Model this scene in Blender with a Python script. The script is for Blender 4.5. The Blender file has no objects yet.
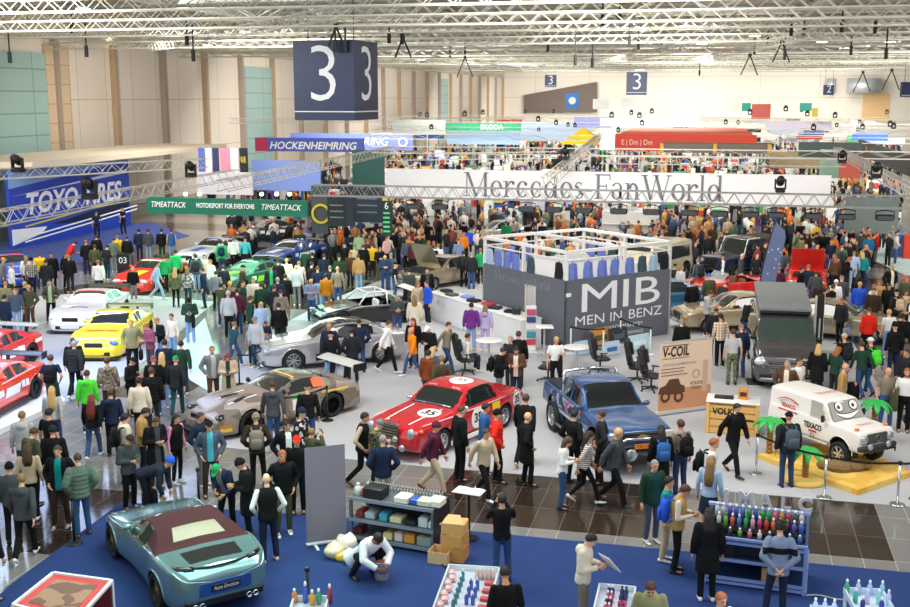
import bpy, bmesh, math, random
import numpy as np
from mathutils import Vector, Matrix, noise
random.seed(7)
PI = math.pi
S = bpy.context.scene
COL = S.collection
# ------------------------------------------------------------------ camera
FPX, HORIZON, CAMH, YAW = 1100.0, 97.0, 8.9, math.radians(13.6)
PITCH = math.atan((303.5 - HORIZON) / FPX)
cd = bpy.data.cameras.new('camera'); cam = bpy.data.objects.new('camera', cd); COL.objects.link(cam)
cd.sensor_width = 36.0; cd.lens = FPX * 36.0 / 910.0; cd.clip_end = 500
cam.location = (0, 0, CAMH); cam.rotation_euler = (PI / 2 - PITCH, 0, YAW)
S.camera = cam
_F = Vector((-math.sin(YAW) * math.cos(PITCH), math.cos(YAW) * math.cos(PITCH), -math.sin(PITCH)))
_R = Vector((math.cos(YAW), math.sin(YAW), 0)); _U = _R.cross(_F)
_O = Vector((0, 0, CAMH))
def ray(px, py): return _F + _R * ((px - 455) / FPX) - _U * ((py - 303.5) / FPX)
def at(px, py, z=0.0):
    r = ray(px, py); return _O + r * ((z - CAMH) / r.z)
def at_y(px, py, y):
    r = ray(px, py); return _O + r * (y / r.y)
def at_x(px, py, x):
    r = ray(px, py); return _O + r * (x / r.x)
def proj(p):
    d = Vector(p) - _O; z = d.dot(_F)
    return 455 + FPX * d.dot(_R) / z, 303.5 - FPX * d.dot(_U) / z
# ------------------------------------------------------------------ materials
MATS = {}
def lin(c):
    return tuple(((v / 12.92) if v <= .04045 else ((v + .055) / 1.055) ** 2.4) for v in c)
def hexc(h):
    h = h.lstrip('#'); return lin(tuple(int(h[i:i + 2], 16) / 255 for i in (0, 2, 4)))
def mat(h, rough=.6, metal=0.0, coat=0.0, emit=0.0, alpha=1.0, bump=0.0, bscale=40.0, spec=.5):
    key = (h, rough, metal, coat, emit, alpha, bump, bscale, spec)
    if key in MATS: return MATS[key]
    m = bpy.data.materials.new('surface_' + h.lstrip('#')); m.use_nodes = True
    nt = m.node_tree; b = nt.nodes['Principled BSDF']; c = (*hexc(h), 1)
    b.inputs['Base Color'].default_value = c; b.inputs['Roughness'].default_value = rough
    b.inputs['Metallic'].default_value = metal; b.inputs['Coat Weight'].default_value = coat
    b.inputs['Coat Roughness'].default_value = .04; b.inputs['Specular IOR Level'].default_value = spec
    if emit: b.inputs['Emission Color'].default_value = c; b.inputs['Emission Strength'].default_value = emit
    if alpha < 1: b.inputs['Alpha'].default_value = alpha
    tc = nt.nodes.new('ShaderNodeTexCoord'); n = nt.nodes.new('ShaderNodeTexNoise'); n.inputs['Scale'].default_value = bscale
    nt.links.new(tc.outputs['Object'], n.inputs['Vector'])
    if bump:
        bp = nt.nodes.new('ShaderNodeBump'); bp.inputs['Strength'].default_value = bump; bp.inputs['Distance'].default_value = .02
        nt.links.new(n.outputs['Fac'], bp.inputs['Height']); nt.links.new(bp.outputs['Normal'], b.inputs['Normal'])
    else:
        r = nt.nodes.new('ShaderNodeMapRange'); r.inputs['To Min'].default_value = max(0, rough - .04); r.inputs['To Max'].default_value = min(1, rough + .04)
        nt.links.new(n.outputs['Fac'], r.inputs['Value']); nt.links.new(r.outputs['Result'], b.inputs['Roughness'])
    MATS[key] = m; return m
def cloth(h):
    if h in PATTERNS: return PATTERNS[h]()
    return mat(h, .85, bump=.55, bscale=13, spec=.25)
def paint(h, metal=.0, rough=.28): return mat(h, rough, metal, 1.0)
def pattern(name, a, b, kind, scale, rough=.85, c=None):
    key = (name,)
    if key in MATS: return MATS[key]
    m = bpy.data.materials.new('pattern_' + name); m.use_nodes = True; nt = m.node_tree; bs = nt.nodes['Principled BSDF']
    bs.inputs['Roughness'].default_value = rough
    tc = nt.nodes.new('ShaderNodeTexCoord'); ramp = nt.nodes.new('ShaderNodeValToRGB'); ramp.color_ramp.interpolation = 'CONSTANT'
    ramp.color_ramp.elements[0].color = (*hexc(a), 1); ramp.color_ramp.elements[1].color = (*hexc(b), 1); ramp.color_ramp.elements[1].position = .5
    if c:
        e = ramp.color_ramp.elements.new(.58); e.color = (*hexc(c), 1)
    if kind == 'check':
        x = nt.nodes.new('ShaderNodeTexWave'); x.wave_profile = 'TRI'; x.inputs['Scale'].default_value = scale; x.bands_direction = 'X'
        y = nt.nodes.new('ShaderNodeTexWave'); y.wave_profile = 'TRI'; y.inputs['Scale'].default_value = scale; y.bands_direction = 'Z'
        for w in (x, y): nt.links.new(tc.outputs['Object'], w.inputs['Vector'])
        mx = nt.nodes.new('ShaderNodeMath'); mx.operation = 'MAXIMUM'; nt.links.new(x.outputs['Fac'], mx.inputs[0]); nt.links.new(y.outputs['Fac'], mx.inputs[1])
        ramp.color_ramp.elements[1].position = .72
        nt.links.new(mx.outputs[0], ramp.inputs['Fac'])
    elif kind == 'stripe':
        y = nt.nodes.new('ShaderNodeTexWave'); y.inputs['Scale'].default_value = scale; y.bands_direction = 'Z'
        nt.links.new(tc.outputs['Object'], y.inputs['Vector']); nt.links.new(y.outputs['Fac'], ramp.inputs['Fac'])
    else:
        n = nt.nodes.new('ShaderNodeTexNoise'); n.inputs['Scale'].default_value = scale; n.inputs['Detail'].default_value = 1.5
        nt.links.new(tc.outputs['Object'], n.inputs['Vector']); nt.links.new(n.outputs['Fac'], ramp.inputs['Fac'])
    nt.links.new(ramp.outputs['Color'], bs.inputs['Base Color'])
    MATS[key] = m; return m
PATTERNS = {
 'plaid': lambda: pattern('plaid_bw', '#1c1d20', '#b9b7b0', 'check', 4),
 'plaidbeige': lambda: pattern('plaid_beige', '#b98d66', '#efe4d6', 'check', 3.4),
 'camo': lambda: pattern('camo', '#3c3d2c', '#75704f', 'noise', 9, c='#1f2018'),
 'camotan': lambda: pattern('camo_tan', '#6f6353', '#a3947f', 'noise', 9, c='#4e463b'),
 'camogreen': lambda: pattern('camo_green', '#4d5a3a', '#7d8259', 'noise', 9, c='#333a28'),
 'stripes': lambda: pattern('stripes', '#e9e4de', '#5c5450', 'stripe', 7),
 'jersey': lambda: pattern('jersey', '#16161c', '#d9d6d4', 'noise', 7),
 'whitepat': lambda: pattern('white_pattern', '#dcdcd6', '#6d7570', 'noise', 10),
}
# ------------------------------------------------------------------ mesh helpers
class MB:
    def __init__(s): s.v = []; s.f = []; s.m = []
    def add(s, vs, fs, mi=0):
        o = len(s.v); s.v.extend([tuple(p) for p in vs]); s.f.extend([tuple(i + o for i in f) for f in fs]); s.m.extend([mi] * len(fs)); return s
    def box(s, c, d, mi=0, rot=None, taper=1.0):
        x, y, z = d[0] / 2, d[1] / 2, d[2] / 2
        vs = [Vector((sx * x * (taper if sz > 0 else 1), sy * y * (taper if sz > 0 else 1), sz * z)) for sz in (-1, 1) for sy in (-1, 1) for sx in (-1, 1)]
        if rot is not None: vs = [rot @ v for v in vs]
        vs = [v + Vector(c) for v in vs]
        return s.add(vs, [(0, 2, 3, 1), (4, 5, 7, 6), (0, 1, 5, 4), (2, 6, 7, 3), (0, 4, 6, 2), (1, 3, 7, 5)], mi)
    def rbox(s, c, d, r=.02, mi=0, rot=None):
        x, y, z = d[0] / 2, d[1] / 2, d[2] / 2; r = min(r, x * .9, y * .9, z * .9)
        vs = []; fs = []
        lv = [(-z, r), (-z + r, 0), (z - r, 0), (z, r)]
        for (zz, i) in lv:
            a, b = x - i, y - i
            q = min(r, a * .9, b * .9)
            vs += [(a, b - q, zz), (a - q, b, zz), (-a + q, b, zz), (-a, b - q, zz), (-a, -b + q, zz), (-a + q, -b, zz), (a - q, -b, zz), (a, -b + q, zz)]
        for k in range(3):
            for j in range(8): fs.append((k * 8 + j, k * 8 + (j + 1) % 8, k * 8 + 8 + (j + 1) % 8, k * 8 + 8 + j))
        fs.append(tuple(range(7, -1, -1))); fs.append(tuple(range(24, 32)))
        vs = [Vector(v) for v in vs]
        if rot is not None: vs = [rot @ v for v in vs]
        return s.add([v + Vector(c) for v in vs], fs, mi)
    def tube(s, pts, r, seg=6, mi=0, caps=True):
        pts = [Vector(p) for p in pts]; n = len(pts)
        rs = r if isinstance(r, (list, tuple)) else [r] * n
        vs = []; fs = []; prev = None
        for i, p in enumerate(pts):
            t = (pts[min(i + 1, n - 1)] - pts[max(i - 1, 0)])
            t = t.normalized() if t.length > 1e-9 else Vector((0, 0, 1))
            if prev is None:
                a = Vector((0, 0, 1)) if abs(t.z) < .9 else Vector((1, 0, 0))
            else: a = prev
            u = (a - t * a.dot(t)).normalized(); prev = u; w = t.cross(u)
            for k in range(seg):
                an = 2 * PI * (k + .5) / seg
                vs.append(p + (u * math.cos(an) + w * math.sin(an)) * rs[i])
        for i in range(n - 1):
            for k in range(seg):
                fs.append((i * seg + k, i * seg + (k + 1) % seg, (i + 1) * seg + (k + 1) % seg, (i + 1) * seg + k))
        if caps:
            fs.append(tuple(range(seg - 1, -1, -1))); fs.append(tuple((n - 1) * seg + k for k in range(seg)))
        return s.add(vs, fs, mi)
    def lathe(s, prof, seg=12, mi=0, o=(0, 0, 0), M=None, cap=True):
        vs = []; fs = []; o = Vector(o)
        for (r, z) in prof:
            for k in range(seg):
                a = 2 * PI * k / seg; v = Vector((r * math.cos(a), r * math.sin(a), z))
                vs.append((M @ v if M is not None else v) + o)
        n = len(prof)
        if n == 4 and prof[3][1] == prof[0][1] and prof[1][1] == prof[2][1]:
            cap = False
            for k in range(seg): fs.append((3 * seg + k, 3 * seg + (k + 1) % seg, (k + 1) % seg, k))
        for i in range(n - 1):
            for k in range(seg): fs.append((i * seg + k, i * seg + (k + 1) % seg, (i + 1) * seg + (k + 1) % seg, (i + 1) * seg + k))
        if cap and prof[0][0] > 1e-6: fs.append(tuple(range(seg - 1, -1, -1)))
        if cap and prof[-1][0] > 1e-6: fs.append(tuple((n - 1) * seg + k for k in range(seg)))
        return s.add(vs, fs, mi)
    def ball(s, c, r, seg=10, rings=6, mi=0, M=None):
        rx, ry, rz = r if isinstance(r, (tuple, list)) else (r, r, r)
        vs = [Vector((0, 0, -rz))]; fs = []
        for i in range(1, rings):
            t = -PI / 2 + PI * i / rings
            for k in range(seg):
                a = 2 * PI * k / seg; vs.append(Vector((rx * math.cos(t) * math.cos(a), ry * math.cos(t) * math.sin(a), rz * math.sin(t))))
        vs.append(Vector((0, 0, rz))); top = len(vs) - 1
        for k in range(seg):
            fs.append((0, 1 + (k + 1) % seg, 1 + k)); b = 1 + (rings - 2) * seg; fs.append((top, b + k, b + (k + 1) % seg))
        for i in range(rings - 2):
            for k in range(seg):
                fs.append((1 + i * seg + k, 1 + i * seg + (k + 1) % seg, 1 + (i + 1) * seg + (k + 1) % seg, 1 + (i + 1) * seg + k))
        if M is not None: vs = [M @ v for v in vs]
        return s.add([v + Vector(c) for v in vs], fs, mi)
    def poly(s, pts, th, axis=Vector((0, 0, 1)), mi=0):
        n = len(pts); a = Vector(axis) * th
        vs = [Vector(p) for p in pts] + [Vector(p) + a for p in pts]
        fs = [tuple(range(n - 1, -1, -1)), tuple(range(n, 2 * n))] + [(i, (i + 1) % n, n + (i + 1) % n, n + i) for i in range(n)]
        return s.add(vs, fs, mi)
    def mesh(s, name, smooth=False):
        me = bpy.data.meshes.new(name); me.from_pydata([tuple(v) for v in s.v], [], s.f)
        me.polygons.foreach_set('material_index', s.m)
        if smooth: me.polygons.foreach_set('use_smooth', [True] * len(s.f))
        me.update(); return me
    def build(s, name, mats, parent=None, smooth=False, loc=None, rz=0.0, angle=None):
        me = s.mesh(name, smooth)
        bm = bmesh.new(); bm.from_mesh(me); bmesh.ops.recalc_face_normals(bm, faces=bm.faces); bm.to_mesh(me); bm.free()
        if angle: me.polygons.foreach_set('use_smooth', [True] * len(me.polygons)); me.set_sharp_from_angle(angle=math.radians(angle))
        return put(name, me, mats, parent, loc, rz)
def put(name, me, mats, parent=None, loc=None, rz=0.0, objmat=False):
    o = bpy.data.objects.new(name, me); COL.objects.link(o)
    if not isinstance(mats, (list, tuple)): mats = [mats]
    if objmat:
        for i, m in enumerate(mats):
            o.material_slots[i].link = 'OBJECT'; o.material_slots[i].material = m
    elif len(me.materials) == 0:
        for m in mats: me.materials.append(m)
    if parent is not None: o.parent = parent
    if loc is not None: o.location = loc
    if rz: o.rotation_euler.z = rz
    return o
def tag(o, label, cat, group=None, kind=None):
    o['label'] = label; o['category'] = cat
    if group: o['group'] = group
    if kind: o['kind'] = kind
    return o
def thing(name, label, cat, loc=(0, 0, 0), rz=0.0, group=None):
    o = bpy.data.objects.new(name, None); COL.objects.link(o); o.location = loc; o.rotation_euler.z = rz; o.empty_display_size = .2
    return tag(o, label, cat, group)
def struct(o): o['kind'] = 'structure'; return o
def text_mesh(txt, size, shear=0.0, bold=0.0, depth=0.0, space=1.0, sx=1.0, align='CENTER'):
    cu = bpy.data.curves.new('txt', 'FONT'); cu.body = txt; cu.size = size; cu.shear = shear; cu.offset = bold; cu.extrude = depth
    cu.align_x = align; cu.align_y = 'CENTER'; cu.space_character = space; cu.resolution_u = 3
    o = bpy.data.objects.new('txt', cu); COL.objects.link(o)
    dg = bpy.context.evaluated_depsgraph_get(); me = bpy.data.meshes.new_from_object(o.evaluated_get(dg))
    bpy.data.objects.remove(o); bpy.data.curves.remove(cu)
    if sx != 1.0:
        for v in me.vertices: v.co.x *= sx
    return me
def text(txt, size, m, parent, loc, rot=(PI / 2, 0, 0), name='lettering', width=None, **k):
    """flat lettering: text runs along local x, up is local y before the rotation"""
    me = text_mesh(txt, size, **k); me.name = name
    if width:
        xs = [v.co.x for v in me.vertices]; w = max(xs) - min(xs)
        for v in me.vertices: v.co.x *= width / w
    me.materials.clear(); me.materials.append(m)
    o = bpy.data.objects.new(name, me); COL.objects.link(o); o.parent = parent; o.location = loc; o.rotation_euler = rot
    return o
# ------------------------------------------------------------------ people
def fused(mb, voxel, smooth=2, ratio=1.0):
    me = mb.mesh('tmp'); o = bpy.data.objects.new('tmp', me); COL.objects.link(o)
    r = o.modifiers.new('r', 'REMESH'); r.mode = 'VOXEL'; r.voxel_size = voxel
    if smooth: s = o.modifiers.new('s', 'SMOOTH'); s.iterations = smooth; s.factor = .5
    if ratio < 1: d = o.modifiers.new('d', 'DECIMATE'); d.ratio = ratio
    dg = bpy.context.evaluated_depsgraph_get(); out = bpy.data.meshes.new_from_object(o.evaluated_get(dg))
    bpy.data.objects.remove(o); bpy.data.meshes.remove(me)
    return out
def V(*a): return Vector(a)
# pose: pelvis height, lean (deg), head pitch, head turn, (elbow, wrist) per side in upright torso space, (knee, ankle) per side
def _arm(ex, ey, ez, wx, wy, wz): return (V(ex, ey, ez), V(wx, wy, wz))
ARM = {'st': _arm(.25, .03, 1.13, .27, -.04, .87), 'pk': _arm(.31, .09, 1.15, .20, -.09, .95), 'ph': _arm(.25, .0, 1.13, .07, -.27, 1.18),
       'p1': _arm(.24, -.17, 1.24, .06, -.30, 1.50), 'cr': _arm(.25, -.05, 1.14, -.07, -.20, 1.20), 'bk': _arm(.29, .11, 1.15, .05, .17, .94),
       'fw': _arm(.26, -.16, 1.16, .22, -.40, 1.22), 'sf': _arm(.25, -.10, 1.12, .25, -.22, .90), 'sb': _arm(.25, .16, 1.14, .26, .20, .90),
       'hip': _arm(.36, .10, 1.18, .17, -.06, 1.02), 'dn': _arm(.22, -.14, 1.14, .16, -.24, .92)}
LEG = {'st': (V(.10, -.02, .49), V(.11, .03, .08)), 'wf': (V(.10, -.21, .51), V(.10, -.30, .10)), 'wb': (V(.10, .02, .50), V(.10, .33, .17)),
       'wd': (V(.15, -.03, .49), V(.19, .03, .08)), 'si': (V(.14, -.44, .52), V(.14, -.43, .08)), 'sq': (V(.24, -.36, .52), V(.22, -.02, .08)),
       'rl': (V(.13, -.09, .49), V(.15, -.06, .08))}
POSES = {  # pelvis z, lean, head pitch, arms L,R, legs L,R
 'st': (.93, 2, 4, 'st', 'st', 'st', 'st'), 'pk': (.93, 0, 4, 'pk', 'pk', 'st', 'rl'), 'ph': (.93, 3, 26, 'ph', 'ph', 'st', 'st'),
 'p1': (.93, -2, 0, 'p1', 'p1', 'st', 'rl'), 'wk': (.92, 5, 4, 'sf', 'sb', 'wb', 'wf'), 'wp': (.92, 3, 8, 'pk', 'pk', 'wf', 'wb'),
 'cr': (.93, 0, 6, 'cr', 'cr', 'wd', 'wd'), 'bk': (.93, 3, 12, 'bk', 'bk', 'wd', 'st'), 'bd': (.90, 72, -10, 'dn', 'dn', 'st', 'rl'),
 'ln': (.92, 28, 26, 'fw', 'ph', 'st', 'rl'), 'sq': (.40, 48, 24, 'dn', 'dn', 'sq', 'sq'), 'si': (.50, 6, 4, 'ph', 'st', 'si', 'si'),
 'pt': (.93, 2, 6, 'fw', 'st', 'st', 'rl'), 'hp': (.93, 0, 6, 'hip', 'st', 'st', 'rl'), 'cy': (.93, 2, 8, 'ph', 'st', 'wd', 'st'),
}
class Fig:
    def __init__(s, pose):
        pz, lean, hp, aL, aR, lL, lR = POSES[pose]; s.pose = pose
        s.P = V(0, 0, pz); R = Matrix.Rotation(math.radians(lean), 3, 'X'); s.R = R
        up = lambda p: s.P + R @ (Vector(p) - V(0, 0, .93))
        s.up = up
        s.sh = [up(V(sx * .185, .01, 1.42)) for sx in (1, -1)]
        s.el = []; s.wr = []; s.kn = []; s.an = []; s.hp = []
        for sx, a in ((1, aL), (-1, aR)):
            e, w = ARM[a]; s.el.append(up(V(e.x * sx, e.y, e.z))); s.wr.append(up(V(w.x * sx, w.y, w.z)))
            if a == 'cr': s.wr[-1] += V(0, -.03 * sx, .04 * sx)
        if pose == 'bd':
            for i, sx in enumerate((1, -1)):
                s.el[i] = s.sh[i] + V(.05 * sx, .02, -.30); s.wr[i] = s.sh[i] + V(0, -.04, -.56)
        if pose == 'sq':
            for i, sx in enumerate((1, -1)):
                s.el[i] = s.sh[i] + V(.10 * sx, -.14, -.22); s.wr[i] = V(.10 * sx, -.66, .36)
        for sx, l in ((1, lL), (-1, lR)):
            k, a = LEG[l]; s.kn.append(V(k.x * sx, k.y, k.z)); s.an.append(V(a.x * sx, a.y, a.z)); s.hp.append(s.P + V(.09 * sx, 0, -.02))
        s.neck = up(V(0, .015, 1.47)); Hr = R @ Matrix.Rotation(math.radians(hp), 3, 'X') if lean < 40 else Matrix.Rotation(math.radians(lean * .55 + hp), 3, 'X')
        s.H = Hr; s.head = s.neck + Hr @ V(0, -.025, .155)
    def hd(s, p): return s.head + s.H @ Vector(p)
def ring_loft(mb, rings, seg=14, mi=0):
    vs = []; fs = []
    for c, a, b in rings:
        for k in range(seg):
            t = 2 * PI * k / seg; vs.append(c + a * math.cos(t) + b * math.sin(t))
    n = len(rings)
    for i in range(n - 1):
        for k in range(seg): fs.append((i * seg + k, i * seg + (k + 1) % seg, (i + 1) * seg + (k + 1) % seg, (i + 1) * seg + k))
    fs.append(tuple(range(seg - 1, -1, -1))); fs.append(tuple((n - 1) * seg + k for k in range(seg)))
    mb.add(vs, fs, mi)
def limb(mb, pts, rs, seg=10):
    mb.tube(pts, rs, seg)
    for p, r in zip(pts, rs): mb.ball(p, r * .98, 10, 6)
def torso(mb, f, grow, z0, z1, flare=0.0, chest=1.0):
    R = f.R; rows = [(.86, .165, .120), (.93, .165, .118), (1.02, .150, .108), (1.14, .150, .108), (1.27, .172, .118), (1.37, .178, .112), (1.43, .150, .090), (1.475, .075, .068)]
    rows = [r for r in rows if z0 - .001 <= r[0] <= z1 + .001]
    if z0 < rows[0][0] - .01: rows = [(z0, .165 + flare, .120 + flare)] + rows
    ring_loft(mb, [(f.up(V(0, .0 if z > 1.0 else .005, z)), R @ V((a + grow) * chest, 0, 0), R @ V(0, (b + grow) * chest, 0)) for z, a, b in rows])
def hand(mb, f, i, sx):
    d = (f.wr[i] - f.el[i]).normalized(); side = V(0, 1, 0) if abs(d.z) > .6 else V(0, 0, 1)
    side = (side - d * side.dot(d)).normalized(); nrm = d.cross(side)
    w = f.wr[i]
    ring_loft(mb, [(w, side * .026, nrm * .022), (w + d * .04, side * .042, nrm * .018), (w + d * .085, side * .042, nrm * .014)], 8)
    inward = nrm if nrm.dot(V(-sx, 0, 0)) > 0 else -nrm
    for k, (o, l) in enumerate(((-.032, .062), (-.011, .075), (.011, .080), (.032, .070))):
        b = w + d * .080 + side * o
        mb.tube([b, b + d * l * .5 + inward * .006, b + d * l * .9 + inward * .028], [.0095, .009, .007], 5)
    sgn = -1 if side.y > 0 else 1
    b = w + d * .03 + side * .034 * sgn
    mb.tube([b, b + d * .03 + side * .028 * sgn, b + d * .062 + side * .034 * sgn + inward * .012], [.011, .010, .008], 5)
CACHE = {}
def body_mesh(pose):
    key = ('body', pose)
    if key in CACHE: return CACHE[key]
    f = Fig(pose); mb = MB()
    torso(mb, f, -.012, .86, 1.475)
    mb.tube([f.neck - f.R @ V(0, 0, .04), f.neck + f.H @ V(0, -.012, .07)], [.058, .054], 10)
    mb.ball(f.hd((0, 0, .025)), (.075, .094, .098), 14, 10, M=f.H); mb.ball(f.hd((0, -.028, -.045)), (.055, .062, .066), 12, 8, M=f.H)
    mb.ball(f.hd((0, -.098, -.012)), (.014, .018, .024), 8, 6, M=f.H)
    for sx in (1, -1): mb.ball(f.hd((sx * .078, .008, .0)), (.010, .020, .030), 8, 6, M=f.H)
    for i in (0, 1):
        limb(mb, [f.sh[i], f.el[i]], [.050, .040]); limb(mb, [f.el[i], f.wr[i]], [.040, .027])
        limb(mb, [f.hp[i], f.kn[i]], [.082, .055]); limb(mb, [f.kn[i], f.kn[i].lerp(f.an[i], .35), f.an[i]], [.054, .054, .036])
        mb.tube([f.an[i] + V(0, .05, -.05), f.an[i] + V(0, -.14, -.055)], [.034, .03], 8)
    me = fused(mb, .017, 2)
    m2 = MB(); m2.v = [tuple(v.co) for v in me.vertices]; m2.f = [tuple(p.vertices) for p in me.polygons]; m2.m = [0] * len(m2.f)
    bpy.data.meshes.remove(me)
    for i, sx in ((0, 1), (1, -1)): hand(m2, f, i, sx)
    for sx in (1, -1):
        m2.ball(f.hd((sx * .031, -.083, .018)), (.014, .008, .008), 8, 4, 1, M=f.H); m2.ball(f.hd((sx * .032, -.088, .038)), (.020, .008, .005), 6, 4, 1, M=f.H)
    m2.ball(f.hd((0, -.086, -.052)), (.022, .008, .006), 8, 4, 2, M=f.H)
    out = m2.mesh('person', True); out.materials.append(None); out.materials.append(None); out.materials.append(None)
    CACHE[key] = out; return out
def top_mesh(pose, kind):
    key = ('top', pose, kind)
    if key in CACHE: return CACHE[key]
    f = Fig(pose); mb = MB()
    g = {'ts': .004, 'sw': .012, 'hd': .020, 'hu': .020, 'jk': .024, 'pf': .030, 'ct': .028, 'vs': .030, 'sv': .006, 'bl': .024}[kind]
    if pose in ('si', 'sq'): z0 = .66 if kind == 'ct' else .90
    else: z0 = {'ct': .56, 'jk': .82, 'pf': .82, 'hd': .84, 'hu': .84, 'bl': .80}.get(kind, .86)
    if kind != 'sv':
        if kind == 'ct':
            ring_loft(mb, [(f.up(V(0, 0, z)), f.R @ V(a, 0, 0), f.R @ V(0, b, 0)) for z, a, b in ((z0, .225, .175), (max(.75, z0 + .05), .215, .165), (.93, .20, .15))])
        torso(mb, f, g, z0 if kind != 'ct' else .86, 1.475)
        if kind == 'pf':
            for z, a, b in ((.88, .17, .125), (.97, .165, .12), (1.06, .155, .115), (1.15, .155, .112), (1.24, .170, .12), (1.33, .18, .12)):
                mb_r = [(f.up(V(0, 0, z + dz)), f.R @ V((a + g + q), 0, 0), f.R @ V(0, b + g + q, 0)) for dz, q in ((-.035, -.01), (-.015, .012), (.015, .012), (.035, -.01))]
                ring_loft(mb, mb_r)
    if kind not in ('vs',):
        for i in (0, 1):
            a0, a1, a2 = .052 + g, .044 + g, .034 + g * .8
            if kind == 'ts': limb(mb, [f.sh[i], f.sh[i].lerp(f.el[i], .62)], [.062, .058])
            else:
                d = (f.wr[i] - f.el[i]); limb(mb, [f.sh[i], f.el[i]], [a0, a1]); mb.tube([f.el[i], f.el[i] + d * .92], [a1, a2], 10)
                if kind == 'pf':
                    for t in (.2, .5, .8): mb.ball(f.sh[i].lerp(f.el[i], t), a0 + .008, 10, 6); mb.ball(f.el[i].lerp(f.wr[i], t), a1 + .006, 10, 6)
    if kind in ('jk', 'pf', 'ct', 'hd', 'vs', 'bl'):
        ring_loft(mb, [(f.neck + f.H @ V(0, .0, -.03), f.R @ V(.085, 0, 0), f.R @ V(0, .078, 0)), (f.neck + f.H @ V(0, .004, .03), f.R @ V(.076, 0, 0), f.R @ V(0, .070, 0))])
    if kind == 'hd':
        mb.ball(f.up(V(0, .105, 1.41)), (.115, .065, .085), 12, 8, M=f.R); mb.ball(f.up(V(0, .04, 1.455)), (.105, .085, .04), 12, 8, M=f.R)
    if kind == 'hu':
        mb.ball(f.hd((0, .030, .02)), (.105, .102, .125), 14, 10, M=f.H); mb.ball(f.hd((0, .03, -.08)), (.10, .09, .10), 12, 8, M=f.H)
    me = fused(mb, .019, 2)
    me.materials.clear(); me.materials.append(None); me.materials.append(None)
    for p in me.polygons:
        c = f.R.inverted() @ (p.center - f.P) + V(0, 0, .93)
        front = c.y < -.05 and abs(c.x) < .062 and p.normal.dot(f.R @ V(0, -1, 0)) > .3
        p.material_index = 1 if front else 0
        if kind == 'bl' and 1.20 < c.z < 1.31 and abs(c.x) < .3: p.material_index = 1
        elif kind == 'bl': p.material_index = 0
        p.use_smooth = True
    me.name = 'top'
    CACHE[key] = me; return me
def bottom_mesh(pose, kind):
    key = ('bottom', pose, kind)
    if key in CACHE: return CACHE[key]
    f = Fig(pose); mb = MB()
    R = f.R if pose in ('bd', 'st') else Matrix.Identity(3)
    torso(mb, f, .006, .86, 1.02); mb.ball(f.P + V(0, .01, -.02), (.165, .128, .11), 14, 8)
    for i in (0, 1):
        k, a = f.kn[i], f.an[i]
        if kind == 'sk': continue
        if kind == 'sh': limb(mb, [f.hp[i], f.hp[i].lerp(k, .9)], [.096, .082]); continue
        w = .014 if kind == 'wd' else (-.004 if kind == 'lg' else .006)
        limb(mb, [f.hp[i], k], [.088 + w, .062 + w]); mb.tube([k, k.lerp(a, .35), a + (a - k).normalized() * .01], [.062 + w, .060 + w, .050 + w * 1.6], 10)
    if kind == 'sk':
        ring_loft(mb, [(V(0, 0, z), V(a, 0, 0), V(0, b, 0)) for z, a, b in ((.50, .23, .19), (.75, .20, .16), (.95, .165, .125))])
    me = fused(mb, .018, 2)
    me.polygons.foreach_set('use_smooth', [True] * len(me.polygons)); me.name = 'trousers'; me.materials.clear(); me.materials.append(None)
    CACHE[key] = me; return me
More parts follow.
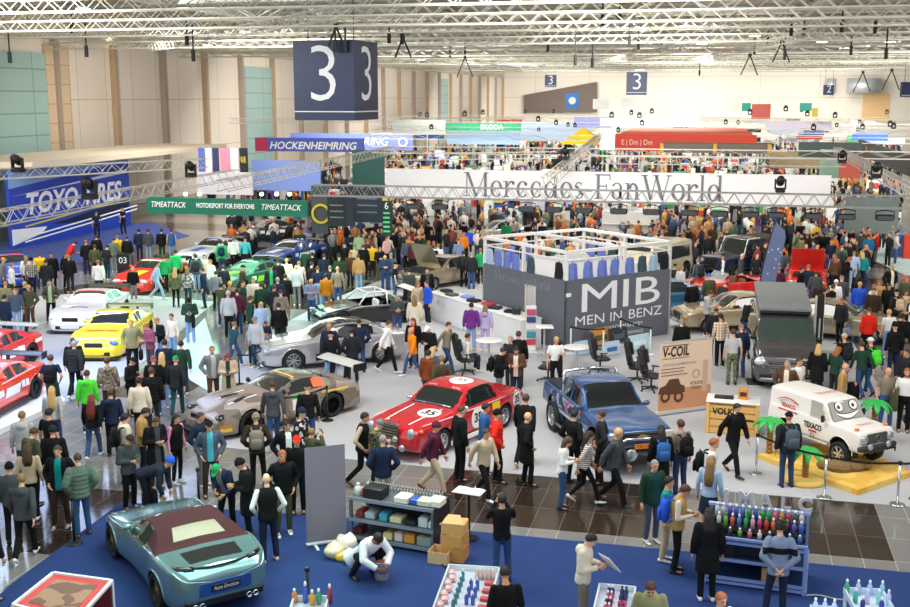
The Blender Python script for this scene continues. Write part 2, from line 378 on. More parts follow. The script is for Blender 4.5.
def hair_mesh(pose, kind):
    key = ('hair', pose, kind)
    if key in CACHE: return CACHE[key]
    f = Fig(pose); mb = MB(); m = f.hd
    def shell(rx, ry, rz, zc, front, back, seg=18, rings=8, mi=0):
        vs = []; fs = []
        for i in range(rings + 1):
            for k in range(seg):
                a = 2 * PI * k / seg; fy = (1 - math.sin(a)) / 2      # 1 at the face side (-y)
                lo = back + (front - back) * max(0, (fy - .35) / .65) ** .8
                t = PI / 2 - (PI / 2 - lo) * i / rings
                vs.append(m((rx * math.cos(t) * math.cos(a), .006 + ry * math.cos(t) * math.sin(a), zc + rz * math.sin(t))))
        for i in range(rings):
            for k in range(seg): fs.append((i * seg + k, i * seg + (k + 1) % seg, (i + 1) * seg + (k + 1) % seg, (i + 1) * seg + k))
        n = len(vs)
        mb.add(vs, fs, mi)
    name = 'hair'
    if kind == 'short': shell(.088, .106, .106, .030, .50, -.55)
    elif kind == 'crop': shell(.081, .101, .101, .028, .62, -.30)
    elif kind == 'curly':
        shell(.096, .112, .114, .034, .42, -.5)
        rr = random.Random(3)
        for _ in range(26):
            a = rr.uniform(0, 2 * PI); t = rr.uniform(.2, 1.5); mb.ball(m((.094 * math.cos(t) * math.cos(a), .01 + .11 * math.cos(t) * math.sin(a), .04 + .11 * math.sin(t))), .022, 6, 4)
    elif kind in ('long', 'verylong', 'bob'):
        shell(.092, .110, .108, .030, .45, -.9)
        L = {'long': .30, 'verylong': .46, 'bob': .17}[kind]
        ring_loft(mb, [(m((0, .045, .06)), f.H @ V(.088, 0, 0), f.H @ V(0, .07, 0)), (m((0, .055, -.06)), f.H @ V(.095, 0, 0), f.H @ V(0, .062, 0)),
                       (m((0, .06, -.06)) + f.R @ V(0, .055, -L * .55), f.R @ V(.115, 0, 0), f.R @ V(0, .048, 0)), (m((0, .06, -.06)) + f.R @ V(0, .06, -L), f.R @ V(.085, 0, 0), f.R @ V(0, .03, 0))], 14)
    elif kind == 'bun': shell(.088, .106, .106, .030, .5, -.6); mb.ball(m((0, .10, .08)), .045, 10, 7)
    elif kind == 'tail':
        shell(.088, .106, .106, .030, .5, -.6); mb.tube([m((0, .10, .05)), m((0, .15, .02)), m((0, .14, -.10)), m((0, .12, -.2))], [.02, .032, .032, .012], 8)
    elif kind == 'fringe': shell(.080, .100, .06, .0, -.9 if False else .0, -.55, rings=3)
    elif kind == 'beanie':
        shell(.093, .110, .125, .030, .22, -.25); name = 'beanie'
        ring_loft(mb, [(m((0, .006, .03)), f.H @ V(.095, 0, 0), f.H @ V(0, .112, 0)), (m((0, .006, .065)), f.H @ V(.097, 0, 0), f.H @ V(0, .114, 0))], 18)
    elif kind == 'cap':
        shell(.092, .110, .112, .030, .30, .05); name = 'cap'
        vs = []
        for k in range(9):
            a = PI + PI * k / 8; vs.append(m((.078 * math.cos(a), .0 + .10 * math.sin(a), .062)))
        for k in range(9):
            a = PI + PI * k / 8; vs.append(m((.075 * math.cos(a), -.02 + .165 * math.sin(a), .046)))
        mb.add(vs, [(k, k + 1, 10 + k, 9 + k) for k in range(8)])
        mb.add([v + f.H @ V(0, 0, .008) for v in vs], [(9 + k, 10 + k, k + 1, k) for k in range(8)])
    elif kind == 'beard':
        mb.ball(m((0, -.052, -.075)), (.056, .052, .042), 12, 8, M=f.H); name = 'beard'
    out = mb.mesh(name, True); out.materials.append(None)
    CACHE[key] = out; return out
def shoe_mesh(pose, i):
    key = ('shoe', pose, i)
    if key in CACHE: return CACHE[key]
    f = Fig(pose); mb = MB(); a = f.an[i]; tilt = 0
    leg = (f.an[i] - f.kn[i]); pit = 0.0
    if a.z > .12: pit = .55
    Rm = Matrix.Rotation(pit, 3, 'X') if pit else Matrix.Identity(3)
    if a.z > .085 and a.z < .12: Rm = Matrix.Rotation(-.10, 3, 'X')
    base = a + V(0, 0, -.02)
    def q(x, y, z): return base + Rm @ V(x, y, z)
    rings = []
    for y, w, zt, zb in ((.075, .028, .0, -.055), (.06, .038, .02, -.06), (.0, .042, .025, -.06), (-.06, .044, -.005, -.06), (-.13, .046, -.022, -.06), (-.18, .036, -.032, -.06), (-.20, .016, -.045, -.056)):
        rings.append((q(0, y, (zt + zb) / 2), Rm @ V(w, 0, 0), Rm @ V(0, 0, (zt - zb) / 2)))
    ring_loft(mb, rings, 8)
    out = mb.mesh('shoe', True); out.materials.append(None)
    CACHE[key] = out; return out
SKIN = ['#e0ac8b', '#d79f7d', '#e6b596', '#d29a78']
def far_mesh(pose, tk, bk, hk):
    key = ('far', pose, tk, bk, hk)
    if key in CACHE: return CACHE[key]
    mb = MB()
    srcs = [(body_mesh(pose), {0: 0, 1: 4, 2: 0}), (top_mesh(pose, tk), {0: 1, 1: 5}), (bottom_mesh(pose, bk), {0: 2})]
    if hk: srcs.append((hair_mesh(pose, hk), {0: 3}))
    srcs += [(shoe_mesh(pose, 0), {0: 4}), (shoe_mesh(pose, 1), {0: 4})]
    for me, mp in srcs:
        o = len(mb.v); mb.v += [tuple(v.co) for v in me.vertices]; mb.f += [tuple(i + o for i in p.vertices) for p in me.polygons]; mb.m += [mp[p.material_index] for p in me.polygons]
    me = mb.mesh('person_far')
    for _ in range(6): me.materials.append(mat('#808080'))
    me.polygons.foreach_set('material_index', mb.m)
    o = bpy.data.objects.new('tmp', me); COL.objects.link(o)
    d = o.modifiers.new('d', 'DECIMATE'); d.ratio = .22
    dg = bpy.context.evaluated_depsgraph_get(); out = bpy.data.meshes.new_from_object(o.evaluated_get(dg)); bpy.data.objects.remove(o)
    out.polygons.foreach_set('use_smooth', [True] * len(out.polygons)); out.name = 'person'
    CACHE[key] = out; return out
NAMES = {'top': 'top', 'sk': 'skirt', 'sh': 'shorts'}
TOPNAME = {'ts': 't_shirt', 'sw': 'sweater', 'hd': 'hoodie', 'hu': 'hoodie', 'jk': 'jacket', 'pf': 'puffer_jacket', 'ct': 'coat', 'vs': 'vest', 'sv': 'shirt', 'bl': 'sweater'}
def person(label, loc, face, H=1.75, pose='st', hair='short', hcol='#2b211b', top='jk', tc='#1b1c20', inner=None, bottom='pt', bc='#1a1b1f', shoe='#e8e6e2', skin=None, far=False, group='visitors', beard=False, cat='person'):
    skin = skin or random.choice(SKIN); s = H / 1.75; rz = YAW + math.radians(face)
    sk = mat(skin, .5, spec=.35); T = cloth(tc); I = cloth(inner) if inner else T; B = cloth(bc); HC = mat(hcol, .6, bump=.5, bscale=60) if hair not in ('cap', 'beanie') else cloth(hcol); SH = mat(shoe, .6)
    dark = mat('#2a1d18', .5)
    if far:
        me = far_mesh(pose, top, bottom, hair); o = put('person', me, [sk, T, B, HC, SH, I], objmat=True)
    else:
        me = body_mesh(pose); o = put('person', me, [sk, dark, mat('#a8574e', .5)], objmat=True)
        if top == 'vs':
            put('shirt', top_mesh(pose, 'sv'), [I, I], o, objmat=True); put('vest', top_mesh(pose, 'vs'), [T, T], o, objmat=True)
        else: put(TOPNAME[top], top_mesh(pose, top), [T, I], o, objmat=True)
        put(NAMES.get(bottom, 'trousers'), bottom_mesh(pose, bottom), [B], o, objmat=True)
        if hair: put({'cap': 'cap', 'beanie': 'beanie'}.get(hair, 'hair'), hair_mesh(pose, hair), [HC], o, objmat=True)
        if beard: put('beard', hair_mesh(pose, 'beard'), [mat(beard if isinstance(beard, str) else '#2a1c14', .7)], o, objmat=True)
        for i in (0, 1): put('shoe', shoe_mesh(pose, i), [SH], o, objmat=True)
    o.location = loc; o.scale = (s, s, s); o.rotation_euler.z = rz
    return tag(o, label, cat, group)
# ------------------------------------------------------------------ cars (front towards local -y, origin on the ground between the wheels)
def interp(tab, y):
    if y <= tab[0][0]: return tab[0][1]
    if y >= tab[-1][0]: return tab[-1][1]
    for i in range(len(tab) - 1):
        if tab[i][0] <= y <= tab[i + 1][0]:
            x0, v0 = tab[i]; x1, v1 = tab[i + 1]; h = x1 - x0; t = (y - x0) / h
            def sl(j):
                if j <= 0 or j >= len(tab) - 1: return None
                a = (tab[j][1] - tab[j - 1][1]) / (tab[j][0] - tab[j - 1][0]); b = (tab[j + 1][1] - tab[j][1]) / (tab[j + 1][0] - tab[j][0])
                return 0.0 if a * b <= 0 else 2 * a * b / (a + b)
            s0 = sl(i); s1 = sl(i + 1); d = (v1 - v0) / h
            s0 = d if s0 is None else s0; s1 = d if s1 is None else s1
            return (2 * t ** 3 - 3 * t * t + 1) * v0 + (t ** 3 - 2 * t * t + t) * h * s0 + (-2 * t ** 3 + 3 * t * t) * v1 + (t ** 3 - t * t) * h * s1
class Body:
    """a car's skin as a function of y (front to rear) and v (bottom centre to top centre)"""
    def __init__(s, top, belt, width, zb=.2, roofk=.74, box=.0):
        s.top, s.belt, s.width, s.roofk, s.boxy = top, belt, width, roofk, box
        s.zb = zb if isinstance(zb, list) else [(-9, zb), (9, zb)]
        s.y0, s.y1 = top[0][0], top[-1][0]
    def prof(s, y):
        w = interp(s.width, y); zb = interp(s.zb, y); zt = interp(s.top, y); zl = min(interp(s.belt, y), zt - .015); t = zt - zl
        k = max(0, min(1, (t - .05) / .3)); wr = w * (.90 * (1 - k) + s.roofk * k)
        e = .03 + .05 * k
        b = s.boxy
        return [(0, zb), (.6 * w, zb), (.92 * w, zb + .03), (.99 * w, zb + .3 * (zl - zb)), (1.0 * w, zb + .68 * (zl - zb)), (.975 * w, zl),
                (w * .955 + (wr - w * .955) * .10, zl + .10 * t), (w * .94 + (wr - w * .94) * .55, zl + .52 * t), (wr + .01, zl + t * .86 if t > .2 else zl + .7 * t), (wr * .93, zt - .035 * k - .006), (wr * .6, zt - .006 * k + .0), (0, zt + .012 * (1 - k) + .006)]
    NV = 33
    def section(s, y):
        P = s.prof(y); n = len(P) - 1; out = []
        for j in range(s.NV + 1):
            u = j / s.NV * n; i = min(int(u), n - 1); t = u - i
            p0, p1, p2, p3 = P[max(i - 1, 0)], P[i], P[i + 1], P[min(i + 2, n)]
            out.append(tuple(.5 * (2 * p1[a] + (-p0[a] + p2[a]) * t + (2 * p0[a] - 5 * p1[a] + 4 * p2[a] - p3[a]) * t * t + (-p0[a] + 3 * p1[a] - 3 * p2[a] + p3[a]) * t ** 3) for a in (0, 1)))
        return out
    def topz(s, x, y):
        x = abs(x); sec = s.section(y)
        for a, b in zip(sec[::-1], sec[-2::-1]):
            if a[0] <= x <= b[0] and b[0] > a[0]: return a[1] + (b[1] - a[1]) * (x - a[0]) / (b[0] - a[0])
        return interp(s.belt, y)
    def sidex(s, y, z):
        sec = s.section(y); best = 0
        for a, b in zip(sec[6:], sec[7:]):
            if min(a[1], b[1]) <= z <= max(a[1], b[1]) and b[1] != a[1]: best = max(best, a[0] + (b[0] - a[0]) * (z - a[1]) / (b[1] - a[1]))
        return best or interp(s.width, y) * .9
DARK = lambda: mat('#101113', .5)
GLASS = lambda h='#11161a': mat(h, .04, coat=1.0, spec=.8)
CHROME = lambda: mat('#d8dade', .12, 1.0)
def wheel_meshes(R, w, style):
    key = ('wheel', R, w, style)
    if key in CACHE: return CACHE[key]
    M = Matrix.Rotation(PI / 2, 3, 'Y'); r = R * (.66 if style != 'low' else .76)
    t = MB().lathe([(r, -w / 2 + .01), (R * .93, -w / 2), (R, -w / 2 + .03), (R, w / 2 - .03), (R * .93, w / 2), (r, w / 2 - .01), (r * .97, 0)], 28, M=M, cap=False).mesh('tyre', True)
    rim = MB().lathe([(r * 1.0, w / 2 - .012), (r * .93, w / 2 - .005), (r * .88, w / 2 - .05), (r * .86, -w / 2), (0.001, -w / 2)], 28, 0, M=M, cap=False)
    n = {'low': 5, 'multi': 10, 'dish': 8, 'off': 6, 'steel': 8}.get(style, 7)
    for k in range(n):
        a = 2 * PI * k / n; x = w / 2 - .03
        d = V(0, math.cos(a), math.sin(a)); e = V(0, -math.sin(a), math.cos(a)); q = r * (.10 if n > 7 else .13)
        rim.add([V(x, 0, 0) + d * r * .12 - e * q * .8, V(x, 0, 0) + d * r * .12 + e * q * .8, V(x - .01, 0, 0) + d * r * .92 + e * q, V(x - .01, 0, 0) + d * r * .92 - e * q,
                 V(x - .05, 0, 0) + d * r * .12 - e * q * .8, V(x - .05, 0, 0) + d * r * .12 + e * q * .8, V(x - .05, 0, 0) + d * r * .92 + e * q, V(x - .05, 0, 0) + d * r * .92 - e * q], [(0, 1, 2, 3), (7, 6, 5, 4), (0, 4, 5, 1), (1, 5, 6, 2), (3, 2, 6, 7), (0, 3, 7, 4)], 1)
    rim.lathe([(r * .2, w / 2 - .05), (r * .2, w / 2 - .02), (.001, w / 2 - .015)], 12, 1, M=M)
    rm = rim.mesh('rim', False); CACHE[key] = (t, rm); return t, rm
def conform(root, body, me, m, name, kind, c, rotz=0.0, off=.008, side=1):
    """lay a flat mesh (x right, y up) on the skin: kind 'top' (c = x, y) or 'side' (c = y, z)"""
    for v in me.vertices:
        a = v.co.x * math.cos(rotz) - v.co.y * math.sin(rotz); b = v.co.x * math.sin(rotz) + v.co.y * math.cos(rotz)
        if kind == 'top':
            x, y = c[0] + a, c[1] + b; v.co = (x, y, body.topz(x, y) + off)
        else:
            y, z = c[0] + a * side, c[1] + b; v.co = (side * (body.sidex(y, z) + off), y, z)
    me.materials.clear(); me.materials.append(m); o = bpy.data.objects.new(name, me); COL.objects.link(o); o.parent = root; me.name = name
    return o
def disc_mesh(rx, ry, n=24, rings=4):
    mb = MB(); vs = [(0, 0, 0)]; fs = []
    for i in range(1, rings + 1):
        for k in range(n): a = 2 * PI * k / n; vs.append((rx * i / rings * math.cos(a), ry * i / rings * math.sin(a), 0))
    for k in range(n): fs.append((0, 1 + k, 1 + (k + 1) % n))
    for i in range(rings - 1):
        for k in range(n): fs.append((1 + i * n + k, 1 + (i + 1) * n + k, 1 + (i + 1) * n + (k + 1) % n, 1 + i * n + (k + 1) % n))
    return mb.add(vs, fs).mesh('decal')
def patch_mesh(w, h, nx=10, ny=6, shear=0.0):
    mb = MB(); vs = [(w * (i / nx - .5) + shear * h * (j / ny - .5), h * (j / ny - .5), 0) for j in range(ny + 1) for i in range(nx + 1)]
    fs = [(j * (nx + 1) + i, j * (nx + 1) + i + 1, (j + 1) * (nx + 1) + i + 1, (j + 1) * (nx + 1) + i) for j in range(ny) for i in range(nx)]
    return mb.add(vs, fs).mesh('decal')
def dtext(root, body, txt, size, m, kind, c, rotz=0.0, side=1, off=.012, name='lettering', **k):
    return conform(root, body, text_mesh(txt, size, **k), m, name, kind, c, rotz, off, side)
def dpatch(root, body, w, h, m, kind, c, rotz=0.0, side=1, off=.007, shear=0.0, name='decal'):
    return conform(root, body, patch_mesh(w, h, shear=shear), m, name, kind, c, rotz, off, side)
def ddisc(root, body, r, m, kind, c, side=1, off=.007, name='number_roundel', ry=None):
    return conform(root, body, disc_mesh(r, ry or r), m, name, kind, c, 0, off, side)
def car(root, B, m, wb, R=.33, tw=.24, style='multi', rimc='#c9ccd0', glass=None, ws=None, rg=None, sides=(), zwin=.045, archR=None, track=None, hubc=None, nost=64, wsk=.90, open_top=False, trim=None, steer=0.0, wellz=None, sidek=.80, name='body', zones=()):
    """wb: (front axle y, rear axle y); ws / rg: y range of windscreen and rear glass; sides: y ranges of side panes"""
    archR = archR or R * 1.13; glass = glass or GLASS()
    ys = [B.y0 + (B.y1 - B.y0) * (.5 - .5 * math.cos(PI * (.06 + .88 * i / nost))) for i in range(nost + 1)]
    ys = [B.y0 + (y - ys[0]) / (ys[-1] - ys[0]) * (B.y1 - B.y0) for y in ys]
    secs = [B.section(y) for y in ys]; NV = B.NV
    zr = wellz or R
    mb = MB(); glassmb = {'windscreen': [], 'rear_window': [], 'side_window': []}
    vs = []
    for y, sec in zip(ys, secs):
        for x, z in sec: vs.append((x, y, z))
        for x, z in sec[-2:0:-1]: vs.append((-x, y, z))
    n = 2 * NV
    def idx(i, j): return i * n + (j % n)
    bodyf = []; gl = {}
    def inpane(a, b, y): return a <= y <= b
    for i in range(nost):
        for j in range(n):
            f = (idx(i, j), idx(i, j + 1), idx(i + 1, j + 1), idx(i + 1, j))
            c = [sum(vs[k][a] for k in f) / 4 for a in range(3)]; jj = j if j < NV else n - 1 - j
            y = c[1]; zt = interp(B.top, y); zl = min(interp(B.belt, y), zt - .015); t = zt - zl
            ax = abs(c[0]); w = interp(B.width, y)
            hole = False
            for wy in wb:
                if (y - wy) ** 2 + (c[2] - zr) ** 2 < archR ** 2 and ax > .55 * w and jj < NV * .55: hole = True
            if hole: continue
            cls = None
            for zn, fn, zm in zones:
                if fn(ax, y, c[2], t, jj): cls = ('zone', zn); break
            if cls is None and jj >= 24:
                wr = interp(B.width, y) * B.roofk
                if ws and ws[0] < y < ws[1] and ax < wr * wsk + .12 * (ws[1] - y): cls = ('windscreen', 0)
                elif rg and rg[0] < y < rg[1] and ax < wr * wsk + .10 * (y - rg[0]): cls = ('rear_window', 0)
            if cls is None and t > .16 and zl + zwin < c[2] < zl + sidek * t and jj < NV - 5:
                for q, (a, b, sl) in enumerate(sides):
                    h = (c[2] - zl) / t
                    if a + sl[0] * h <= y <= b + sl[1] * h: cls = ('side_window', q * 2 + (0 if j < NV else 1))
            if open_top and cls is None and jj > 19 and open_top[0] < y < open_top[1]: continue
            if cls: gl.setdefault(cls, []).append(f)
            else: bodyf.append(f)
    for i in (0, nost):   # close nose and tail
        base = len(vs); ring = [vs[idx(i, j)] for j in range(n)]
        cz = sum(p[2] for p in ring) / n; prev = [idx(i, j) for j in range(n)]
        for k, sc in enumerate((.9, .6, .3)):
            cur = []
            for p in ring:
                cur.append(len(vs)); vs.append((p[0] * sc, p[1] + (-1 if i == 0 else 1) * .02 * (k + 1) ** .5, cz + (p[2] - cz) * sc))
            for j in range(n): bodyf.append((prev[j], prev[(j + 1) % n], cur[(j + 1) % n], cur[j]) if i else (cur[j], cur[(j + 1) % n], prev[(j + 1) % n], prev[j]))
            prev = cur
        bodyf.append(tuple(prev) if i else tuple(prev[::-1]))
    def sub(fs, nm, mm):
        used = sorted({k for f in fs for k in f}); mp = {k: q for q, k in enumerate(used)}
        b = MB(); b.add([vs[k] for k in used], [tuple(mp[k] for k in f) for f in fs]); return b.build(nm, mm, root, True)
    bo = sub(bodyf, name, m)
    zm = {z[0]: z[2] for z in zones}
    for (nm, q), fs in sorted(gl.items(), key=lambda k: str(k[0])):
        if nm == 'zone': sub(fs, q, zm[q])
        else: sub(fs, nm, glass)
    # wheels and wheel housings
    tm, rm = wheel_meshes(R, tw, style); rimm = mat(rimc, .25, .9); hub = mat(hubc or '#1a1a1c', .4, .5)
    for a, wy in enumerate(wb):
        for sx in (1, -1):
            wx = (track or interp(B.width, wy) - tw * .5 - .01) * sx
            t = put('wheel', tm, mat('#141416', .75), root, (wx, wy, R), objmat=False)
            rz = (PI if sx < 0 else 0) + (steer if a == 0 else 0); t.rotation_euler.z = rz
            put('rim', rm, [hub, rimm], t)
            W = interp(B.width, wy); hb = MB(); hs = []; N = 20; x0, x1 = sx * W * .52, sx * (B.sidex(wy, zr + archR * .9) - .004)
            a0 = -.35; vs2 = []; fs2 = []
            for k in range(N + 1):
                an = a0 + (PI - 2 * a0) * k / N; yy, zz = wy + archR * math.cos(an), max(zr + archR * math.sin(an), .12)
                xs = sx * (B.sidex(yy, zz) - .004); vs2 += [(x0, yy, zz), (xs, yy, zz)]
            for k in range(N): fs2.append((2 * k, 2 * k + 1, 2 * k + 3, 2 * k + 2))
            fs2.append(tuple(2 * k for k in range(N + 1)))
            hb.add(vs2, fs2); hb.build('wheel_housing', DARK(), root)
            pts = []
            for k in range(N + 1):
                an = -.15 + (PI + .3) * k / N; yy, zz = wy + archR * math.cos(an), zr + archR * math.sin(an); pts.append((sx * (B.sidex(yy, zz) + .0), yy, zz))
            MB().tube(pts, .022, 5).build('wheel_arch', trim or m, root, True)
    return bo
def mirrors(root, B, y, z, m, x=None):
    for sx in (1, -1):
        xx = (x or B.sidex(y, z - .05)) + .08; MB().ball((sx * xx, y, z), (.10, .06, .07), 10, 7).tube([(sx * (xx - .15), y + .02, z - .05), (sx * xx, y, z - .02)], .018, 5).build('wing_mirror', m, root, True)
def lamp_pair(root, name, x, y, z, r, m, rot=0.0):
    for sx in (1, -1):
        MB().ball((sx * x, y, z), r, 14, 8, M=Matrix.Rotation(sx * rot, 3, 'Z')).build(name, m, root, True)
LAMP = lambda: mat('#aab3ba', .08, .5, 1.0)
RED = lambda: mat('#a3121a', .15, 0, 1.0)
# ------------------------------------------------------------------ the cars on show
def E_(nm):
    o = bpy.data.objects.new(nm, None); COL.objects.link(o); return o
def bar(root, pts, r, m, name, seg=6): return MB().tube(pts, r, seg).build(name, m, root, True)
def boxp(root, c, d, m, name, r=.015, rot=None): return MB().rbox(c, d, r, 0, rot).build(name, m, root, angle=40)
def plate(root, y, z, m=None, w=.5, txt=None, face=-1, tm=None, x=0):
    p = boxp(root, (x, y, z), (w, .02, .12), m or mat('#e9e9e6', .4), 'number_plate', .004)
    if txt: text(txt, .10, tm or mat('#15161a', .5), p, (x, y + face * .013, z), (PI / 2, 0, 0 if face < 0 else PI), width=w * .86)
    return p
def rear_wing(root, y, z, w, m, chord=.34, ends=None, struts=.35, zb=None, sm=None):
    pr = []
    o = E_('rear_wing'); o.parent = root
    mb = MB(); n = 8
    up = [(y - chord / 2 + chord * i / n, z + .035 * math.sin(PI * i / n) + .07 * (i / n) ** 2) for i in range(n + 1)]
    lo = [(a, b - .022) for a, b in up]
    vs = [(sx * w, a, b) for sx in (-1, 1) for a, b in up + lo[::-1]]; k = 2 * (n + 1)
    fs = [(i, (i + 1) % k, k + (i + 1) % k, k + i) for i in range(k)] + [tuple(range(k)), tuple(range(2 * k - 1, k - 1, -1))]
    mb.add(vs, fs).build('wing_blade', m, o, angle=40)
    for sx in (1, -1):
        MB().rbox((sx * w, y, z - .02), (.02, chord * 1.15, .22), .008).build('end_plate', ends or m, o, angle=40)
        MB().poly([(sx * struts - .01, y - .12, z), (sx * struts - .01, y + .10, z), (sx * struts - .01, y + .02, zb or z - .35), (sx * struts - .01, y - .16, zb or z - .35)], .02, V(1, 0, 0)).build('wing_strut', sm or DARK(), o)
    return o
def grille_slats(root, x, y, z, w, h, n, m, bm, name='grille', vert=False, t=.03):
    g = MB().rbox((x, y, z), (w, t, h), .02).build(name, bm, root, angle=40)
    for i in range(n):
        q = (i + .5) / n - .5
        MB().box((x + (q * w if vert else 0), y - t * .7, z + (0 if vert else q * h)), (.014 if vert else w * .94, .02, h * .94 if vert else .016)).build('grille_slat', m, g)
    return g
def aston():
    r = E_('sports_car'); P = mat('#7fa3a4', .22, .55, 1.0)
    B = Body([(-2.35, .52), (-2.2, .66), (-1.6, .85), (-.78, .97), (-.05, 1.27), (.3, 1.33), (.75, 1.28), (1.28, 1.06), (1.75, 1.0), (2.15, .97), (2.33, .86)],
             [(-2.35, .48), (-2.2, .60), (-1.45, .83), (-.5, .86), (.5, .88), (1.3, .99), (2.0, .93), (2.33, .80)],
             [(-2.35, .58), (-2.1, .84), (-1.4, .985), (-.3, .91), (.4, .93), (1.3, 1.01), (1.9, .96), (2.2, .86), (2.33, .74)], [(-2.35, .22), (-2, .14), (2, .16), (2.33, .36)], .73)
    TOP = mat('#45191d', .85, bump=.4, bscale=90)
    zones = [('rear_window', lambda x, y, z, t, j: .82 < y < 1.14 and x < .45 and t > .05 and j > 22, mat('#8d8867', .35)),
             ('soft_top', lambda x, y, z, t, j: -.02 < y < 1.34 and j > 18 and (j > 23 or y > .62) and t > .04, TOP),
             ('luggage_cover', lambda x, y, z, t, j: 1.52 < y < 1.98 and x < .52 - .12 * (y - 1.52) and j > 26, mat('#1b191b', .35))]
    car(r, B, P, (-1.42, 1.38), .355, .27, 'multi', '#b9a15c', ws=(-.72, -.06), sides=((-.55, .70, (.45, -.1)),), glass=GLASS('#34392f'), zones=zones, zwin=.02, sidek=.86, nost=72)
    mirrors(r, B, -.42, .98, P)
    zz = lambda x, y: B.topz(x, y)
    for sx in (1, -1):
        MB().tube([(sx * x, y, B.topz(x, y) + .0) for x, y in ((.52, 2.18), (.66, 2.14), (.78, 2.05), (.83, 1.95))], [.05, .06, .055, .03], 8).build('tail_light', mat('#1c0d10', .1, coat=1.0), r, True)
        for q in (.45, .58): MB().lathe([(.055, 0), (.06, .08), (.045, .085), (.042, .02)], 12, M=Matrix.Rotation(-PI / 2, 3, 'X')).build('exhaust_pipe', CHROME(), r, True, (sx * q, 2.30, .30))
    bar(r, [(x, 2.26 - .28 * (x / .9) ** 2, B.topz(x * .9, 2.2 - .25 * (x / .9) ** 2) + .0) for x in (-.8, -.5, -.25, 0, .25, .5, .8)], .02, mat('#20242a', .3), 'tail_spoiler')
    boxp(r, (0, 2.30, .34), (1.5, .12, .16), DARK(), 'diffuser', .03)
    MB().rbox((0, 2.365, .60), (1.0, .03, .26), .03).build('bumper_panel', mat('#2f5aa0', .3, .4, 1.0), r, angle=40)
    p = boxp(r, (0, 2.385, .60), (.56, .02, .13), mat('#17181c', .4), 'number_plate', .004)
    text('Auto Emotion', .11, mat('#e9e9ea', .5), p, (0, 2.398, .60), (PI / 2, 0, PI), width=.48, shear=.2)
    dtext(r, B, 'ASTON', .055, CHROME(), 'top', (0, 1.72), rotz=PI, width=None) if False else None
    for x, y in ((-.42, .02), (-.34, .07), (.40, .05), (.47, .10)): dpatch(r, B, .09, .05, mat('#e8e0d8', .6), 'top', (x, y), .4, off=.012, name='sticker')
    bar(r, [(x, -.70 + .10 * (x / .7) ** 2, B.topz(x, -.72) + .01) for x in (-.6, -.3, 0, .3)], .012, DARK(), 'wiper')
    return r
def bronze():
    r = E_('race_car'); P = pattern('bronze_livery', '#8f8074', '#75695f', 'noise', .8, .2, c='#a2968b')
    B = Body([(-2.4, .40), (-2.25, .60), (-1.6, .80), (-.55, .93), (.15, 1.22), (.55, 1.27), (1.0, 1.20), (1.65, .98), (2.1, .90), (2.32, .78)],
             [(-2.4, .36), (-2.25, .54), (-1.45, .80), (-.4, .84), (.5, .86), (1.4, .95), (2.0, .88), (2.32, .72)],
             [(-2.4, .72), (-2.15, .93), (-1.4, 1.03), (-.3, .95), (.5, .95), (1.4, 1.04), (2.0, .99), (2.32, .86)], .11, .70)
    car(r, B, P, (-1.40, 1.25), .355, .31, 'multi', '#17171a', ws=(-.5, .18), rg=(1.0, 1.6), sides=((-.25, .98, (.4, -.3)),), glass=GLASS('#2a2f30'), archR=.42, sidek=.86, hubc='#0c0c0e')
    mirrors(r, B, -.30, 1.0, DARK())
    boxp(r, (0, -2.36, .10), (1.9, .34, .04), DARK(), 'front_splitter')
    grille_slats(r, 0, -2.36, .42, .95, .26, 12, mat('#3a3a3c', .3, .8), DARK(), vert=True)
    boxp(r, (.0, -2.395, .21), (1.0, .03, .10), DARK(), 'air_intake')
    for sx in (1, -1):
        MB().ball((sx * .70, -2.16, .60), (.20, .14, .09), 12, 8, M=Matrix.Rotation(-sx * .5, 3, 'Z')).build('headlight', mat('#20252b', .05, coat=1), r, True)
        MB().ball((sx * .72, -2.22, .60), (.08, .09, .05), 10, 6).build('headlight_lens', LAMP(), r, True)
        dpatch(r, B, .30, .10, mat('#e8c23c', .5), 'side', (-2.12, .30), side=sx, name='sponsor_sticker')
        dpatch(r, B, .30, .05, mat('#d8782a', .5), 'side', (-2.12, .40), side=sx, name='sponsor_sticker')
        boxp(r, (sx * 1.0, -.1, .16), (.10, 2.0, .09), DARK(), 'side_skirt')
        dpatch(r, B, .62, .34, mat('#e6e4dd', .5), 'side', (.25, .60), side=sx, off=.01, name='number_panel')
        dpatch(r, B, .62, .12, mat('#4aa24e', .5), 'side', (.25, .80), side=sx, off=.012, name='sponsor_sticker')
        dpatch(r, B, .50, .09, mat('#e5c02e', .5), 'side', (.25, .38), side=sx, off=.012, name='sponsor_sticker')
        dtext(r, B, '4', .28, mat('#16171a', .5), 'side', (.25, .60), side=sx, off=.016, name='race_number')
        dpatch(r, B, .34, .22, mat('#e8652a', .5), 'side', (.86, 1.06), side=sx, off=.014, name='window_sticker')
        dpatch(r, B, .9, .06, mat('#e4c044', .5), 'side', (1.35, .80), side=sx, off=.012, shear=.6, name='stripe')
        dpatch(r, B, .9, .07, mat('#ece9e2', .5), 'top', (sx * .33, -1.25), rotz=PI / 2, off=.008, shear=.2, name='bonnet_stripe')
        dpatch(r, B, .46, .17, DARK(), 'top', (sx * .28, -1.30), rotz=PI / 2 + sx * .25, off=.012, name='bonnet_vent')
    dpatch(r, B, 1.0, .07, mat('#e3c356', .5), 'top', (0, .28), off=.012, name='sun_strip')
    rear_wing(r, 2.30, 1.28, .92, mat('#d6d3cd', .3, coat=1), .42, DARK(), .34, .86)
    boxp(r, (0, 2.33, .30), (1.6, .10, .26), DARK(), 'diffuser')
    lamp_pair(r, 'tail_light', .72, 2.22, .76, (.16, .10, .05), RED(), .3)
    return r
